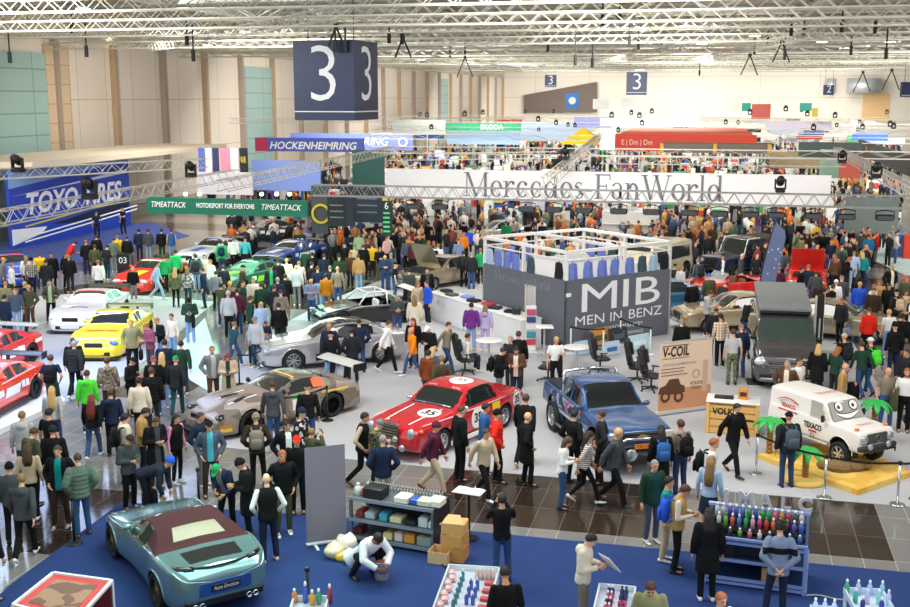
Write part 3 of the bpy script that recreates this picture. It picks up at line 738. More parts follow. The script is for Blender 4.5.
def silver():
    r = E_('luxury_car'); P = mat('#c9cacd', .2, .6, 1.0)
    B = Body([(-2.6, .62), (-2.52, .80), (-1.9, .93), (-.95, 1.02), (-.15, 1.38), (.35, 1.45), (1.0, 1.40), (1.75, 1.12), (2.1, 1.06), (2.45, .98), (2.55, .85)],
             [(-2.6, .58), (-2.5, .74), (-1.7, .88), (-.6, .93), (.6, .96), (1.6, 1.0), (2.3, .95), (2.55, .80)],
             [(-2.6, .66), (-2.4, .84), (-1.7, .95), (-.3, .955), (.7, .955), (1.6, .965), (2.2, .92), (2.55, .76)], [(-2.6, .26), (-2.2, .18), (2.2, .18), (2.55, .36)], .72)
    zones = [('panorama_roof', lambda x, y, z, t, j: -.12 < y < 1.05 and j > 28, GLASS('#0d0f12'))]
    car(r, B, P, (-1.62, 1.45), .37, .25, 'dish', '#c3c6ca', ws=(-.9, -.18), rg=(1.08, 1.72), sides=((-.55, .30, (.45, 0)), (.36, 1.28, (0, -.22))), zones=zones, hubc='#8e9095', sidek=.88)
    mirrors(r, B, -.52, 1.04, P)
    grille_slats(r, 0, -2.56, .62, .84, .36, 12, CHROME(), mat('#3c3f42', .3, .6), vert=True)
    for sx in (1, -1):
        MB().ball((sx * .70, -2.40, .72), (.24, .15, .11), 14, 8, M=Matrix.Rotation(-sx * .55, 3, 'Z')).build('headlight', mat('#aab4ba', .05, .3, 1), r, True)
        dpatch(r, B, 1.5, .03, CHROME(), 'side', (.2, .40), side=sx, name='chrome_strip')
        bar(r, [(sx * (B.sidex(y, z) + .01), y, z) for y, z in ((-.55, .99), (0, 1.0), (.7, 1.02), (1.35, 1.05))], .012, CHROME(), 'window_trim')
        for yy in (.18, 1.05): boxp(r, (sx * (B.sidex(yy, .84) + .015), yy, .84), (.03, .2, .03), CHROME(), 'door_handle')
        MB().ball((sx * .74, 2.40, .84), (.20, .10, .07), 12, 8, M=Matrix.Rotation(sx * .5, 3, 'Z')).build('tail_light', RED(), r, True)
    boxp(r, (0, -2.58, .34), (1.5, .08, .12), mat('#3a3c40', .4), 'lower_grille', .03); boxp(r, (0, -2.62, .25), (1.7, .05, .03), CHROME(), 'bumper_trim')
    MB().lathe([(.012, 0), (.008, .06), (.03, .08), (.008, .10)], 8).build('bonnet_emblem', CHROME(), r, True, (0, -2.42, .84))
    return r
def roundel(r, B, txt, size, kind, c, side=1, rot=0.0, rad=.25):
    ddisc(r, B, rad, mat('#f1efe9', .5), kind, c, side, .008)
    dtext(r, B, txt, size, mat('#121214', .5), kind, c, rot, side, .014, 'race_number', bold=.012)
def classic_red():
    r = E_('saloon_car'); P = paint('#c01a2a')
    B = Body([(-2.45, .66), (-2.40, .82), (-1.7, .92), (-.72, 1.0), (-.12, 1.38), (.4, 1.44), (.95, 1.40), (1.42, 1.02), (1.9, .96), (2.4, .90), (2.5, .78)],
             [(-2.45, .62), (-2.38, .76), (-1.5, .86), (-.5, .90), (.6, .92), (1.5, .92), (2.4, .84), (2.5, .74)],
             [(-2.45, .74), (-2.3, .84), (-1.4, .91), (0, .905), (1.4, .91), (2.2, .84), (2.5, .74)], [(-2.45, .30), (-2.2, .22), (2.2, .24), (2.5, .38)], .76)
    car(r, B, P, (-1.42, 1.40), .34, .26, 'steel', '#d3d5d8', ws=(-.68, -.14), rg=(.97, 1.40), sides=((-.45, .22, (.42, 0)), (.29, 1.10, (0, -.22))), glass=GLASS('#1b2422'), archR=.40, sidek=.88, hubc='#b6b9bd')
    mirrors(r, B, -.45, 1.0, CHROME())
    g = grille_slats(r, 0, -2.50, .66, .66, .52, 7, mat('#c9c3b4', .25, .9), mat('#5e574c', .35, .8))
    boxp(r, (0, -2.50, .94), (.72, .10, .06), CHROME(), 'grille_surround')
    MB().lathe([(.012, 0), (.008, .05), (.04, .07), (.04, .085), (.008, .1)], 10).build('bonnet_emblem', CHROME(), r, True, (0, -2.46, .97))
    for sx in (1, -1):
        MB().ball((sx * .64, -2.38, .70), (.12, .10, .18), 12, 8).build('headlight', LAMP(), r, True)
        MB().ball((sx * .50, -2.58, .40), (.09, .06, .09), 12, 8).build('fog_lamp', LAMP(), r, True)
        MB().ball((sx * .30, -2.60, .60), (.08, .05, .08), 12, 8).build('spot_lamp', LAMP(), r, True)
        MB().ball((sx * .85, -2.24, .80), (.05, .07, .05), 8, 6).build('indicator', mat('#e8882a', .2, coat=1), r, True)
        roundel(r, B, '35', .34, 'side', (.10, .62), sx, rad=.29); roundel(r, B, '35', .30, 'side', (2.05, .68), sx, rad=.24)
        dpatch(r, B, .36, .20, mat('#ecc52c', .5), 'side', (.95, .76), side=sx, off=.012, name='sponsor_sticker')
        dpatch(r, B, .36, .10, mat('#ecc52c', .5), 'side', (.95, .52), side=sx, off=.012, name='sponsor_sticker')
        bar(r, [(sx * (B.sidex(y, .90) + .012), y, .895) for y in (-2.1, -1, 0, 1, 2.0)], .014, mat('#e9d9d4', .3), 'body_stripe')
        boxp(r, (sx * .93, 0, .22), (.04, 2.2, .12), mat('#e7e3da', .4), 'side_sill')
        lampx = MB().rbox((sx * .62, 2.50, .72), (.3, .05, .14), .03).build('tail_light', RED(), r, angle=40)
        dpatch(r, B, 1.3, .05, mat('#f0e6e0', .5), 'top', (sx * .42, -1.5), rotz=PI / 2 - sx * .06, off=.008, name='bonnet_stripe')
        dtext(r, B, 'AMG', .11, mat('#f2e8e8', .5), 'top', (sx * .38, -.14), off=.02, name='sun_strip_lettering', sx=1.2)
    roundel(r, B, '35', .40, 'top', (.34, -1.25), rad=.31); ddisc(r, B, .33, mat('#f1efe9', .5), 'top', (.15, .42)); dtext(r, B, '35', .36, mat('#121214', .5), 'top', (.15, .42), off=.014, name='race_number')
    boxp(r, (0, -2.56, .34), (.52, .02, .13), mat('#d8d6d0', .4), 'number_plate', .004)
    bar(r, [(x, -.66, B.topz(x, -.70) + .02) for x in (-.6, -.2, .2, .6)], .012, CHROME(), 'windscreen_trim')
    return r
def pickup():
    r = E_('pickup_truck'); P = mat('#2d5790', .25, .3, 1.0)
    dz = .22
    B = Body([(-2.35, .90), (-2.28, 1.08), (-1.6, 1.16), (-.72, 1.22), (-.02, 1.70), (.45, 1.76), (.92, 1.73), (1.12, 1.30), (1.3, 1.22), (2.4, 1.22), (2.5, 1.1)],
             [(-2.35, .84), (-2.25, 1.0), (-1.5, 1.09), (-.5, 1.14), (1.0, 1.16), (2.4, 1.16), (2.5, 1.0)],
             [(-2.35, .78), (-2.2, .86), (-1.4, .89), (0, .89), (1.5, .89), (2.5, .86)], [(-2.35, .52), (2.5, .56)], .78)
    mural = pattern('mural', '#26384f', '#8fb3c9', 'noise', 3.2, .3, c='#a2466d')
    car(r, B, P, (-1.50, 1.55), .42, .30, 'off', '#cfd2d5', ws=(-.68, -.05), rg=(.95, 1.10), sides=((-.50, .28, (.42, 0)), (.36, .86, (0, -.04))), archR=.52, wellz=.50, sidek=.90, track=.80, trim=mat('#2e4d74', .4), hubc='#9a9da1')
    mirrors(r, B, -.50, 1.22, mat('#2d4a70', .3, .4, 1))
    for sx in (1, -1):
        conform(r, B, patch_mesh(2.2, .34, 20, 6), mural, 'mural_panel', 'side', (.55, .98), 0, .008, sx)
        conform(r, B, patch_mesh(2.0, .10, 20, 3), mat('#c7d0d8', .3, .3), 'side_stripe', 'side', (.1, .72), 0, .01, sx)
        boxp(r, (sx * .68, -2.33, .98), (.30, .08, .19), mat('#c9c6b4', .08, coat=1), 'headlight', .03)
        MB().lathe([(.15, 0), (.15, .06), (.13, .08), (.001, .09)], 16, M=Matrix.Rotation(PI / 2, 3, 'X')).build('spot_lamp', LAMP(), r, True, (sx * .36, -2.56, .60))
        bar(r, [(sx * .95, -.9, .42), (sx * 1.0, -.7, .40), (sx * 1.0, .9, .40), (sx * .95, 1.0, .42)], .045, CHROME(), 'side_step')
        bar(r, [(sx * .80, 1.0, 1.2), (sx * .72, 1.16, 1.74), (sx * .2, 1.18, 1.78), (0, 1.18, 1.78)], .04, CHROME(), 'roll_bar')
    grille_slats(r, 0, -2.36, .98, .98, .20, 3, mat('#4b4f55', .4), mat('#1a1c1f', .4))
    MB().poly([(-.16, -2.40, .95), (-.10, -2.40, .99), (-.06, -2.40, 1.02), (.06, -2.40, 1.02), (.08, -2.40, .99), (.16, -2.40, 1.0), (.11, -2.40, .96), (.06, -2.40, .93), (-.06, -2.40, .93), (-.08, -2.40, .96)], -.02, V(0, 1, 0)).build('grille_badge', mat('#d7b66a', .3, .6), r)
    boxp(r, (0, -2.42, .70), (1.72, .16, .20), mat('#1d1f23', .5), 'front_bumper', .04)
    bar(r, [(-.62, -2.50, .45), (-.62, -2.56, .90), (-.5, -2.58, .98), (.5, -2.58, .98), (.62, -2.56, .90), (.62, -2.50, .45)], .035, CHROME(), 'bull_bar')
    plate(r, -2.60, .80, mat('#f08a24', .4), .56, 'TX 138N')
    boxp(r, (0, 2.5, .70), (1.7, .14, .18), CHROME(), 'rear_bumper', .04)
    boxp(r, (0, 1.75, 1.24), (1.6, 1.2, .03), mat('#22262c', .6), 'load_cover')
    return r
def van():
    r = E_('camper_van'); P = mat('#5b5657', .2, .5, 1.0)
    B = Body([(-2.55, .80), (-2.45, 1.02), (-1.75, 1.24), (-1.55, 1.30), (-.75, 1.86), (-.35, 1.93), (1.0, 1.95), (2.35, 1.93), (2.5, 1.75), (2.57, 1.3)],
             [(-2.55, .70), (-2.4, .92), (-1.6, 1.16), (-.8, 1.18), (1.0, 1.20), (2.5, 1.20), (2.57, 1.0)],
             [(-2.55, .74), (-2.4, .90), (-1.6, .965), (0, .965), (2.2, .96), (2.57, .88)], [(-2.55, .24), (-2.2, .18), (2.57, .3)], .84)
    car(r, B, P, (-1.66, 1.54), .34, .24, 'multi', '#2b2c30', ws=(-1.52, -.78), sides=((-1.30, -.25, (.62, 0)), (-.15, 1.15, (0, 0)), (1.25, 2.30, (0, -.05))), sidek=.86, glass=GLASS('#34443f'))
    mirrors(r, B, -1.35, 1.32, DARK())
    g = grille_slats(r, 0, -2.55, .70, 1.1, .34, 5, mat('#b9bcc0', .25, .8), DARK())
    MB().lathe([(.10, 0), (.10, .02), (.085, .025), (.08, .012)], 20, M=Matrix.Rotation(PI / 2, 3, 'X')).build('front_emblem', CHROME(), r, True, (0, -2.58, .72))
    for sx in (1, -1):
        MB().ball((sx * .72, -2.38, .84), (.27, .16, .14), 14, 8, M=Matrix.Rotation(-sx * .5, 3, 'Z')).build('headlight', mat('#d6dce2', .05, .3, 1), r, True)
        MB().rbox((sx * .62, -2.56, .42), (.36, .06, .16), .03).build('air_intake', DARK(), r, angle=40)
        bar(r, [(sx * .72, -.55, 1.97), (sx * .74, .6, 1.98), (sx * .72, 2.1, 1.97)], .025, mat('#3a3b3e', .3, .5), 'roof_rail')
    boxp(r, (0, -2.60, .34), (1.6, .06, .10), mat('#8b8d90', .3, .6), 'lower_grille', .03); plate(r, -2.63, .46, mat('#2a2a2c', .4))
    # raised roof tent hinged at the windscreen
    o = E_('pop_up_roof'); o.parent = r
    a = V(0, -.62, 2.00); b = V(0, 2.25, 2.36)
    MB().poly([(-.78, a.y, a.z), (.78, a.y, a.z), (.80, b.y, b.z), (-.80, b.y, b.z)], .10, V(0, -.2, .98)).build('roof_shell', mat('#8f9397', .35, .2, .5), o)
    for sx in (1, -1): MB().poly([(sx * .74, a.y, a.z), (sx * .74, b.y, b.z), (sx * .74, 2.2, 1.97)], .02, V(sx, 0, 0)).build('tent_side', mat('#55595d', .9), o)
    MB().poly([(-.74, 2.2, 1.96), (.74, 2.2, 1.96), (.76, b.y - .02, b.z), (-.76, b.y - .02, b.z)], .02, V(0, 1, 0)).build('tent_side', mat('#55595d', .9), o)
    boxp(r, (0, -.66, 1.98), (1.5, .10, .10), DARK(), 'roof_front_edge', .03)
    # open sliding door side step pads
    for sx in (1, -1): boxp(r, (sx * .86, -1.66, .02), (.50, .75, .035), mat('#2a2a2c', .7), 'wheel_pad')
    return r
def gwagon():
    r = E_('off_road_car'); P = mat('#e9e4df', .45, coat=.4)
    dz = .28
    B = Body([(-2.0, .90 + dz), (-1.94, 1.0 + dz), (-1.2, 1.04 + dz), (-.86, 1.06 + dz), (-.52, 1.62 + dz), (-.35, 1.68 + dz), (1.0, 1.70 + dz), (1.9, 1.68 + dz), (1.98, 1.2 + dz), (2.0, .9 + dz)],
             [(-2.0, .86 + dz), (-1.9, .97 + dz), (-.8, 1.0 + dz), (1.9, 1.02 + dz), (2.0, .8 + dz)],
             [(-2.0, .76), (-1.9, .80), (0, .80), (1.9, .80), (2.0, .76)], .42 + dz * .6, .90)
    car(r, B, P, (-1.25, 1.15), .40, .26, 'off', '#d5d2cc', ws=(-.84, -.54), sides=((-.62, .10, (.28, 0)),), archR=.47, wellz=.52, sidek=.86, track=.72, glass=mat('#b0a9a2', .3, coat=.6), zwin=.03, hubc='#8b8a88')
    ink = mat('#2b2826', .6); redm = mat('#c8392c', .5); white = mat('#f2efea', .4)
    # windscreen painted with two eyes and a grin
    scr = lambda x, h: V(x, -.86 + .36 * h - .015, 1.06 + dz + .60 * h)
    N = V(0, -.86, .52).normalized()
    o = E_('windscreen_painting'); o.parent = r
    MB().poly([scr(-.68, .04), scr(.68, .04), scr(.64, .94), scr(-.64, .94)], .012, N).build('windscreen_cover', mat('#a39d97', .5), o)
    q = .02
    for cx in (-.28, .36):
        pts = [scr(cx + .19 * math.cos(a), .66 + .26 * math.sin(a)) + N * q for a in [2 * PI * k / 24 for k in range(24)]]
        MB().poly(pts, .010, N).build('painted_eye', ink, o)
        pts = [scr(cx + .16 * math.cos(a), .66 + .22 * math.sin(a)) + N * (q + .01) for a in [2 * PI * k / 24 for k in range(24)]]
        MB().poly(pts, .008, N).build('painted_eye_white', white, o)
        pts = [scr(cx - .03 + .06 * math.cos(a), .64 + .09 * math.sin(a)) + N * (q + .018) for a in [2 * PI * k / 20 for k in range(20)]]
        MB().poly(pts, .006, N).build('painted_pupil', ink, o)
    grin = lambda k0, k1, zz, name, m: MB().poly([scr(-.55 + 1.1 * t, .38 - k0 * math.sin(PI * t)) + N * zz for t in [k / 16 for k in range(17)]] + [scr(-.55 + 1.1 * t, .38 - k1 * math.sin(PI * t)) + N * zz for t in [k / 16 for k in range(16, -1, -1)]], .008, N).build(name, m, o)
    grin(.36, .06, q, 'painted_grin', ink); grin(.31, .11, q + .01, 'painted_teeth', white)
    MB().poly([scr(-.60, .95) + N * q, scr(-.02, .80) + N * q, scr(-.02, .92) + N * q, scr(-.55, .99) + N * q], .012, N).build('painted_brow', mat('#e2ddd8', .5), o)
    for sx in (1, -1):
        rt = (PI / 2, 0, PI / 2) if sx > 0 else (PI / 2, 0, -PI / 2)
        X = sx * .812
        text('TEXACO', .26, ink, r, (X, -.10, 1.02), rt, 'door_lettering', width=.78, bold=.012); text('TEXACO', .20, redm, r, (sx * .79, 1.05, 1.42), rt, 'side_lettering', width=.66, bold=.006)
        MB().tube([(X, y, 1.58 + .12 * math.sin(PI * (y - .6) / .9)) for y in (.6, .75, .9, 1.05, 1.2, 1.35, 1.5)], .022, 4).build('red_stripe', redm, r)
        boxp(r, (sx * .805, 1.05, 1.26), (.015, .9, .04), redm, 'red_stripe', .004)
        text('71', .26, ink, r, (X, -.10, .68), rt, 'race_number'); boxp(r, (sx * .81, -.10, .86), (.012, .34, .07), redm, 'sponsor_sticker', .003)
        MB().lathe([(.15, 0), (.15, .05), (.12, .07), (.001, .08)], 18, M=Matrix.Rotation(PI / 2, 3, 'X')).build('headlight', LAMP(), r, True, (sx * .56, -2.02, 1.04))
        MB().lathe([(.11, 0), (.11, .05), (.09, .07), (.001, .08)], 18, M=Matrix.Rotation(PI / 2, 3, 'X')).build('fog_lamp', LAMP(), r, True, (sx * .40, -2.12, .82))
        boxp(r, (sx * .64, -1.78, 1.34), (.16, .10, .06), mat('#e88a2a', .3), 'indicator')
        boxp(r, (sx * .92, -.62, 1.42), (.12, .08, .22), DARK(), 'wing_mirror')
        boxp(r, (sx * .80, -.1, .58), (.06, 1.3, .08), mat('#bdb8b2', .5), 'side_step')
    boxp(r, (0, -2.03, 1.04), (.86, .06, .34), mat('#4a4745', .5), 'grille'); MB().lathe([(.12, 0), (.12, .02), (.10, .02), (.10, .0)], 20, M=Matrix.Rotation(PI / 2, 3, 'X')).build('front_emblem', mat('#8d8984', .3, .5), r, True, (0, -2.07, 1.04))
    boxp(r, (0, -2.06, .76), (1.64, .16, .16), mat('#35322f', .6), 'front_bumper', .03)
    bar(r, [(-.7, -2.16, .56), (-.7, -2.18, .68), (.7, -2.18, .68), (.7, -2.16, .56)], .03, DARK(), 'bull_bar')
    text('TEXACO', .22, redm, r, (.1, -1.45, 1.335), (0, 0, 0), 'bonnet_lettering', width=.7); text('TEXACO', .30, redm, r, (.1, .2, 1.995), (0, 0, 0), 'roof_lettering', width=1.0)
    return r
def gt(col, col2='#f0f0f0', sticker='#f2f2f2', num=None, wing=True, dtm=False, rim='#d9dbde', strip=None, nm='race_car', hood=None, wingc=None, lights='#dfe6ee', zones=()):
    r = E_(nm); P = paint(col); Q = mat(col2, .4); K = mat(sticker, .5)
    B = Body([(-2.2, .42), (-2.1, .62), (-1.45, .80), (-.6, .92), (.05, 1.24), (.45, 1.30), (.95, 1.24), (1.5, .98), (2.0, .93), (2.18, .80)],
             [(-2.2, .38), (-2.08, .55), (-1.4, .78), (-.4, .84), (.5, .86), (1.4, .92), (2.0, .88), (2.18, .74)],
             [(-2.2, .72), (-2.0, .90), (-1.35, .98), (-.3, .92), (.5, .92), (1.35, 1.0), (2.0, .94), (2.18, .84)], .10, .72)
    car(r, B, P, (-1.32, 1.30), .34, .28, 'multi', rim, ws=(-.52, .06), rg=(.98, 1.46), sides=((-.30, .40, (.4, 0)), (.47, 1.05, (0, -.25))), glass=GLASS('#232a2d'), archR=.40, nost=52)
    mirrors(r, B, -.28, 1.0, P)
    boxp(r, (0, -2.18, .09), (1.8, .30, .04), DARK(), 'front_splitter'); boxp(r, (0, -2.21, .24), (1.15, .04, .16), DARK(), 'air_intake', .03)
    MB().rbox((0, -2.18, .54), (.62, .06, .16), .04).build('grille', mat('#2b2d30', .3, .4), r, angle=40)
    for sx in (1, -1):
        MB().ball((sx * .66, -2.06, .60), (.20, .12, .09), 12, 8, M=Matrix.Rotation(-sx * .5, 3, 'Z')).build('headlight', mat(lights, .05, .1, 1), r, True)
        dpatch(r, B, .8, .26, Q, 'side', (.1, .56), side=sx, shear=.5, name='side_graphic'); dpatch(r, B, .34, .20, K, 'side', (.75, .62), side=sx, off=.01, name='sponsor_sticker')
        dpatch(r, B, .30, .18, K, 'side', (-.55, .62), side=sx, off=.012, name='sponsor_sticker'); dpatch(r, B, .5, .12, Q, 'side', (1.75, .72), side=sx, shear=.5, name='side_graphic')
        boxp(r, (sx * .95, 0, .13), (.08, 1.9, .10), DARK(), 'side_skirt')
        if num: dtext(r, B, num, .26, mat('#15161a', .5), 'side', (.75, .62), side=sx, off=.016, name='race_number')
        MB().ball((sx * .70, 2.10, .76), (.16, .10, .05), 10, 6, M=Matrix.Rotation(sx * .3, 3, 'Z')).build('tail_light', RED(), r, True)
    dpatch(r, B, 1.05, .12, mat(strip or '#d8302c', .5), 'top', (0, .10), off=.014, name='sun_strip')
    if hood: dtext(r, B, hood[0], .24, mat(hood[1], .5), 'top', (0, -1.2), off=.012, name='bonnet_lettering', shear=.3, bold=.006)
    else: dpatch(r, B, .5, .8, Q, 'top', (0, -1.2), off=.010, shear=.2, name='bonnet_graphic')
    if wing: rear_wing(r, 2.15, 1.12, .84, mat(wingc or '#2b2d30', .35, coat=.5), .30, None, .30, .86)
    boxp(r, (0, 2.2, .28), (1.5, .10, .22), DARK(), 'diffuser')
    return r
def sedan(col, hood_open=False, nm='saloon_car', wheel='steel', metal=.4, roof=None, conv=False, glass='#1c2425', plate_c='#e9e9e6', rim='#c9ccd0'):
    r = E_(nm); P = mat(col, .25, metal, 1.0)
    top = [(-2.3, .62), (-2.25, .78), (-1.6, .90), (-.80, .98), (-.12, 1.36), (.4, 1.41), (1.0, 1.36), (1.5, 1.02), (2.2, .94), (2.32, .80)]
    if conv: top = [(-2.3, .58), (-2.25, .74), (-1.6, .88), (-.80, .94), (-.45, .96), (.4, .92), (1.0, .92), (1.5, .94), (2.2, .88), (2.32, .76)]
    B = Body(top, [(-2.3, .58), (-2.22, .72), (-1.5, .84), (-.5, .88), (.6, .90), (1.5, .91), (2.2, .84), (2.32, .74)],
             [(-2.3, .74), (-2.15, .83), (-1.4, .88), (0, .885), (1.4, .88), (2.1, .83), (2.32, .74)], [(-2.3, .30), (-2.1, .22), (2.1, .24), (2.32, .38)], .77)
    kw = dict(ws=(-.76, -.14), rg=(1.0, 1.46), sides=((-.50, .22, (.42, 0)), (.30, 1.15, (0, -.22)))) if not conv else dict(open_top=(-.45, 1.05))
    car(r, B, P, (-1.38, 1.36), .32, .21, wheel, rim, glass=GLASS(glass), nost=48, sidek=.88, hubc='#85888c', **kw)
    mirrors(r, B, -.5, 1.0, P)
    grille_slats(r, 0, -2.34, .62, .62, .28, 5, CHROME(), DARK())
    boxp(r, (0, -2.38, .42), (1.6, .12, .12), CHROME() if conv else mat('#8c8d8c', .3, .6), 'front_bumper', .03); boxp(r, (0, 2.38, .46), (1.6, .10, .12), CHROME(), 'rear_bumper', .03)
    for sx in (1, -1):
        MB().rbox((sx * .60, -2.32, .64), (.34, .08, .20), .04).build('headlight', LAMP(), r, angle=40); MB().rbox((sx * .80, -2.26, .64), (.10, .12, .16), .03).build('indicator', mat('#e8882a', .2, coat=1), r, angle=40)
        MB().rbox((sx * .60, 2.33, .70), (.34, .06, .16), .03).build('tail_light', RED(), r, angle=40)
    plate(r, -2.45, .42, mat(plate_c, .4))
    if conv:
        MB().poly([(-.66, -.62, .95), (.66, -.62, .95), (.58, -.34, 1.28), (-.58, -.34, 1.28)], .012, V(0, -.8, .5)).build('windscreen', mat('#bcd0d2', .05, coat=1, alpha=.35), r)
        for sx in (1, -1): MB().rbox((sx * .38, .45, .72), (.48, .16, .56), .06, 0, Matrix.Rotation(-.2, 3, 'X')).rbox((sx * .38, .15, .50), (.48, .5, .16), .05).build('seat', mat('#6a4a36', .6), r, angle=40)
        MB().box((0, .3, .40), (1.5, 1.6, .05)).build('cabin_floor', DARK(), r)
    if hood_open:
        pl = [(-.74, 0), (.74, 0), (.68, 1.25), (-.68, 1.25)]; an = math.radians(hood_open); ax = V(0, -math.cos(an), math.sin(an)); nn = V(0, math.sin(an), math.cos(an))
        MB().poly([V(a, -.82, .99) + ax * b for a, b in pl], .03, nn).build('raised_bonnet', P, r)
        MB().rbox((0, -1.5, .915), (1.25, 1.0, .10), .04).rbox((0, -1.5, .97), (.6, .7, .10), .04).build('engine', mat('#26282b', .5, .3), r, angle=40)
    return r
def suv(col='#232a3c', roof='#4a4038', conv=True, nm='off_road_car', bus=False, win='#2a2d2c', trim='#e8e2d4'):
    r = E_(nm); P = mat(col, .3, .2, 1.0); h = 1.95
    B = Body([(-2.2, .95), (-2.15, 1.08), (-1.3, 1.13), (-.85, 1.15), (-.55, h - .1), (-.35, h), (1.9, h + .02), (2.1, h - .08), (2.2, 1.2)], [(-2.2, .90), (-2.1, 1.04), (-.8, 1.08), (2.1, 1.10), (2.2, .9)],
             [(-2.2, .82), (-2.1, .88), (0, .88), (2.1, .88), (2.2, .82)], .45, .90)
    if bus: B = Body([(-2.15, 1.3), (-2.05, h - .1), (-1.9, h), (1.9, h + .02), (2.1, h - .06), (2.2, 1.2)], [(-2.15, 1.08), (2.2, 1.1)], [(-2.15, .80), (-1.9, .88), (2.0, .88), (2.2, .82)], .40, .90)
    zn = [('soft_top', lambda x, y, z, t, j: j > 24 and y > .35 or (y > .75 and z > 1.16), mat(roof, .9))] if conv else []
    S_ = ((-1.6, -.6, (0, 0)), (-.5, .6, (0, 0)), (.7, 1.8, (0, 0))) if bus else ((-.62, .12, (.25, 0)), (.22, .70, (0, 0)) if conv else (.22, .95, (0, 0)))
    car(r, B, P, (-1.35, 1.35), .40, .27, 'off', '#c9ccd0', ws=(-2.1, -1.98) if bus else (-.82, -.56), sides=S_, glass=GLASS(win), archR=.47, wellz=.46, zones=zn, nost=48, track=.78, trim=DARK())
    for sx in (1, -1):
        MB().lathe([(.12, 0), (.12, .05), (.10, .07), (.001, .08)], 16, M=Matrix.Rotation(PI / 2, 3, 'X')).build('headlight', LAMP(), r, True, (sx * .62, -2.22, .88)); boxp(r, (sx * .98, -.6, 1.3), (.14, .08, .2), DARK(), 'wing_mirror')
        if not bus: bar(r, [(sx * .80, -.80, 1.16), (sx * .74, -.48, 1.92), (sx * .74, .38, 1.95), (sx * .80, .40, 1.16)], .035, mat(trim, .4), 'window_frame')
    boxp(r, (0, -2.24, .90), (.8, .06, .28), DARK(), 'grille'); boxp(r, (0, -2.28, .62), (1.7, .14, .16), DARK(), 'front_bumper', .03)
    return r
def hot_rod():
    r = E_('stripped_race_car'); K = mat('#15161a', .25, .3, 1.0)
    B = Body([(-2.1, .50), (-1.9, .66), (-1.2, .80), (-.5, .86), (.6, .84), (1.4, .86), (2.0, .80)], [(-2.1, .46), (-1.8, .62), (-.5, .78), (1.4, .80), (2.0, .72)], [(-2.1, .6), (-1.8, .86), (-1.2, .94), (0, .9), (1.3, .98), (2.0, .86)], .14, .8)
    car(r, B, K, (-1.3, 1.3), .34, .28, 'multi', '#1b1b1e', open_top=(-.5, 1.0), nost=44)
    W = mat('#e9e9ea', .3, .2)
    for sx in (1, -1):
        bar(r, [(sx * .72, -.55, .85), (sx * .55, -.1, 1.28), (sx * .55, .7, 1.28), (sx * .72, 1.3, .86)], .035, W, 'roll_cage_tube'); bar(r, [(sx * .72, .7, .6), (sx * .55, .7, 1.28)], .03, W, 'roll_cage_tube')
    for y in (-.1, .7): bar(r, [(-.55, y, 1.28), (.55, y, 1.28)], .035, W, 'roll_cage_tube')
    MB().rbox((.3, .35, .62), (.5, .14, .7), .06).rbox((.3, .1, .40), (.5, .5, .14), .05).build('seat', mat('#d8d9da', .6), r, angle=40)
    rear_wing(r, 2.0, 1.2, .86, W, .34, K, .3, .8); lamp_pair(r, 'headlight', .62, -1.98, .60, (.18, .10, .08), LAMP(), -.4)
    return r
CARS = {'aston': aston, 'bronze': bronze, 'silver': silver, 'red': classic_red, 'pickup': pickup, 'van': van, 'gwagon': gwagon, 'gt': lambda: gt('#e8d21a', hood=('Hasseroder', '#c02020')), 'sedan': lambda: sedan('#b0a58e', 55), 'conv': lambda: sedan('#c41c1c', conv=True, metal=0), 'suv': suv, 'rod': hot_rod, 'bus': lambda: suv('#c9bfa4', conv=False, bus=True)}
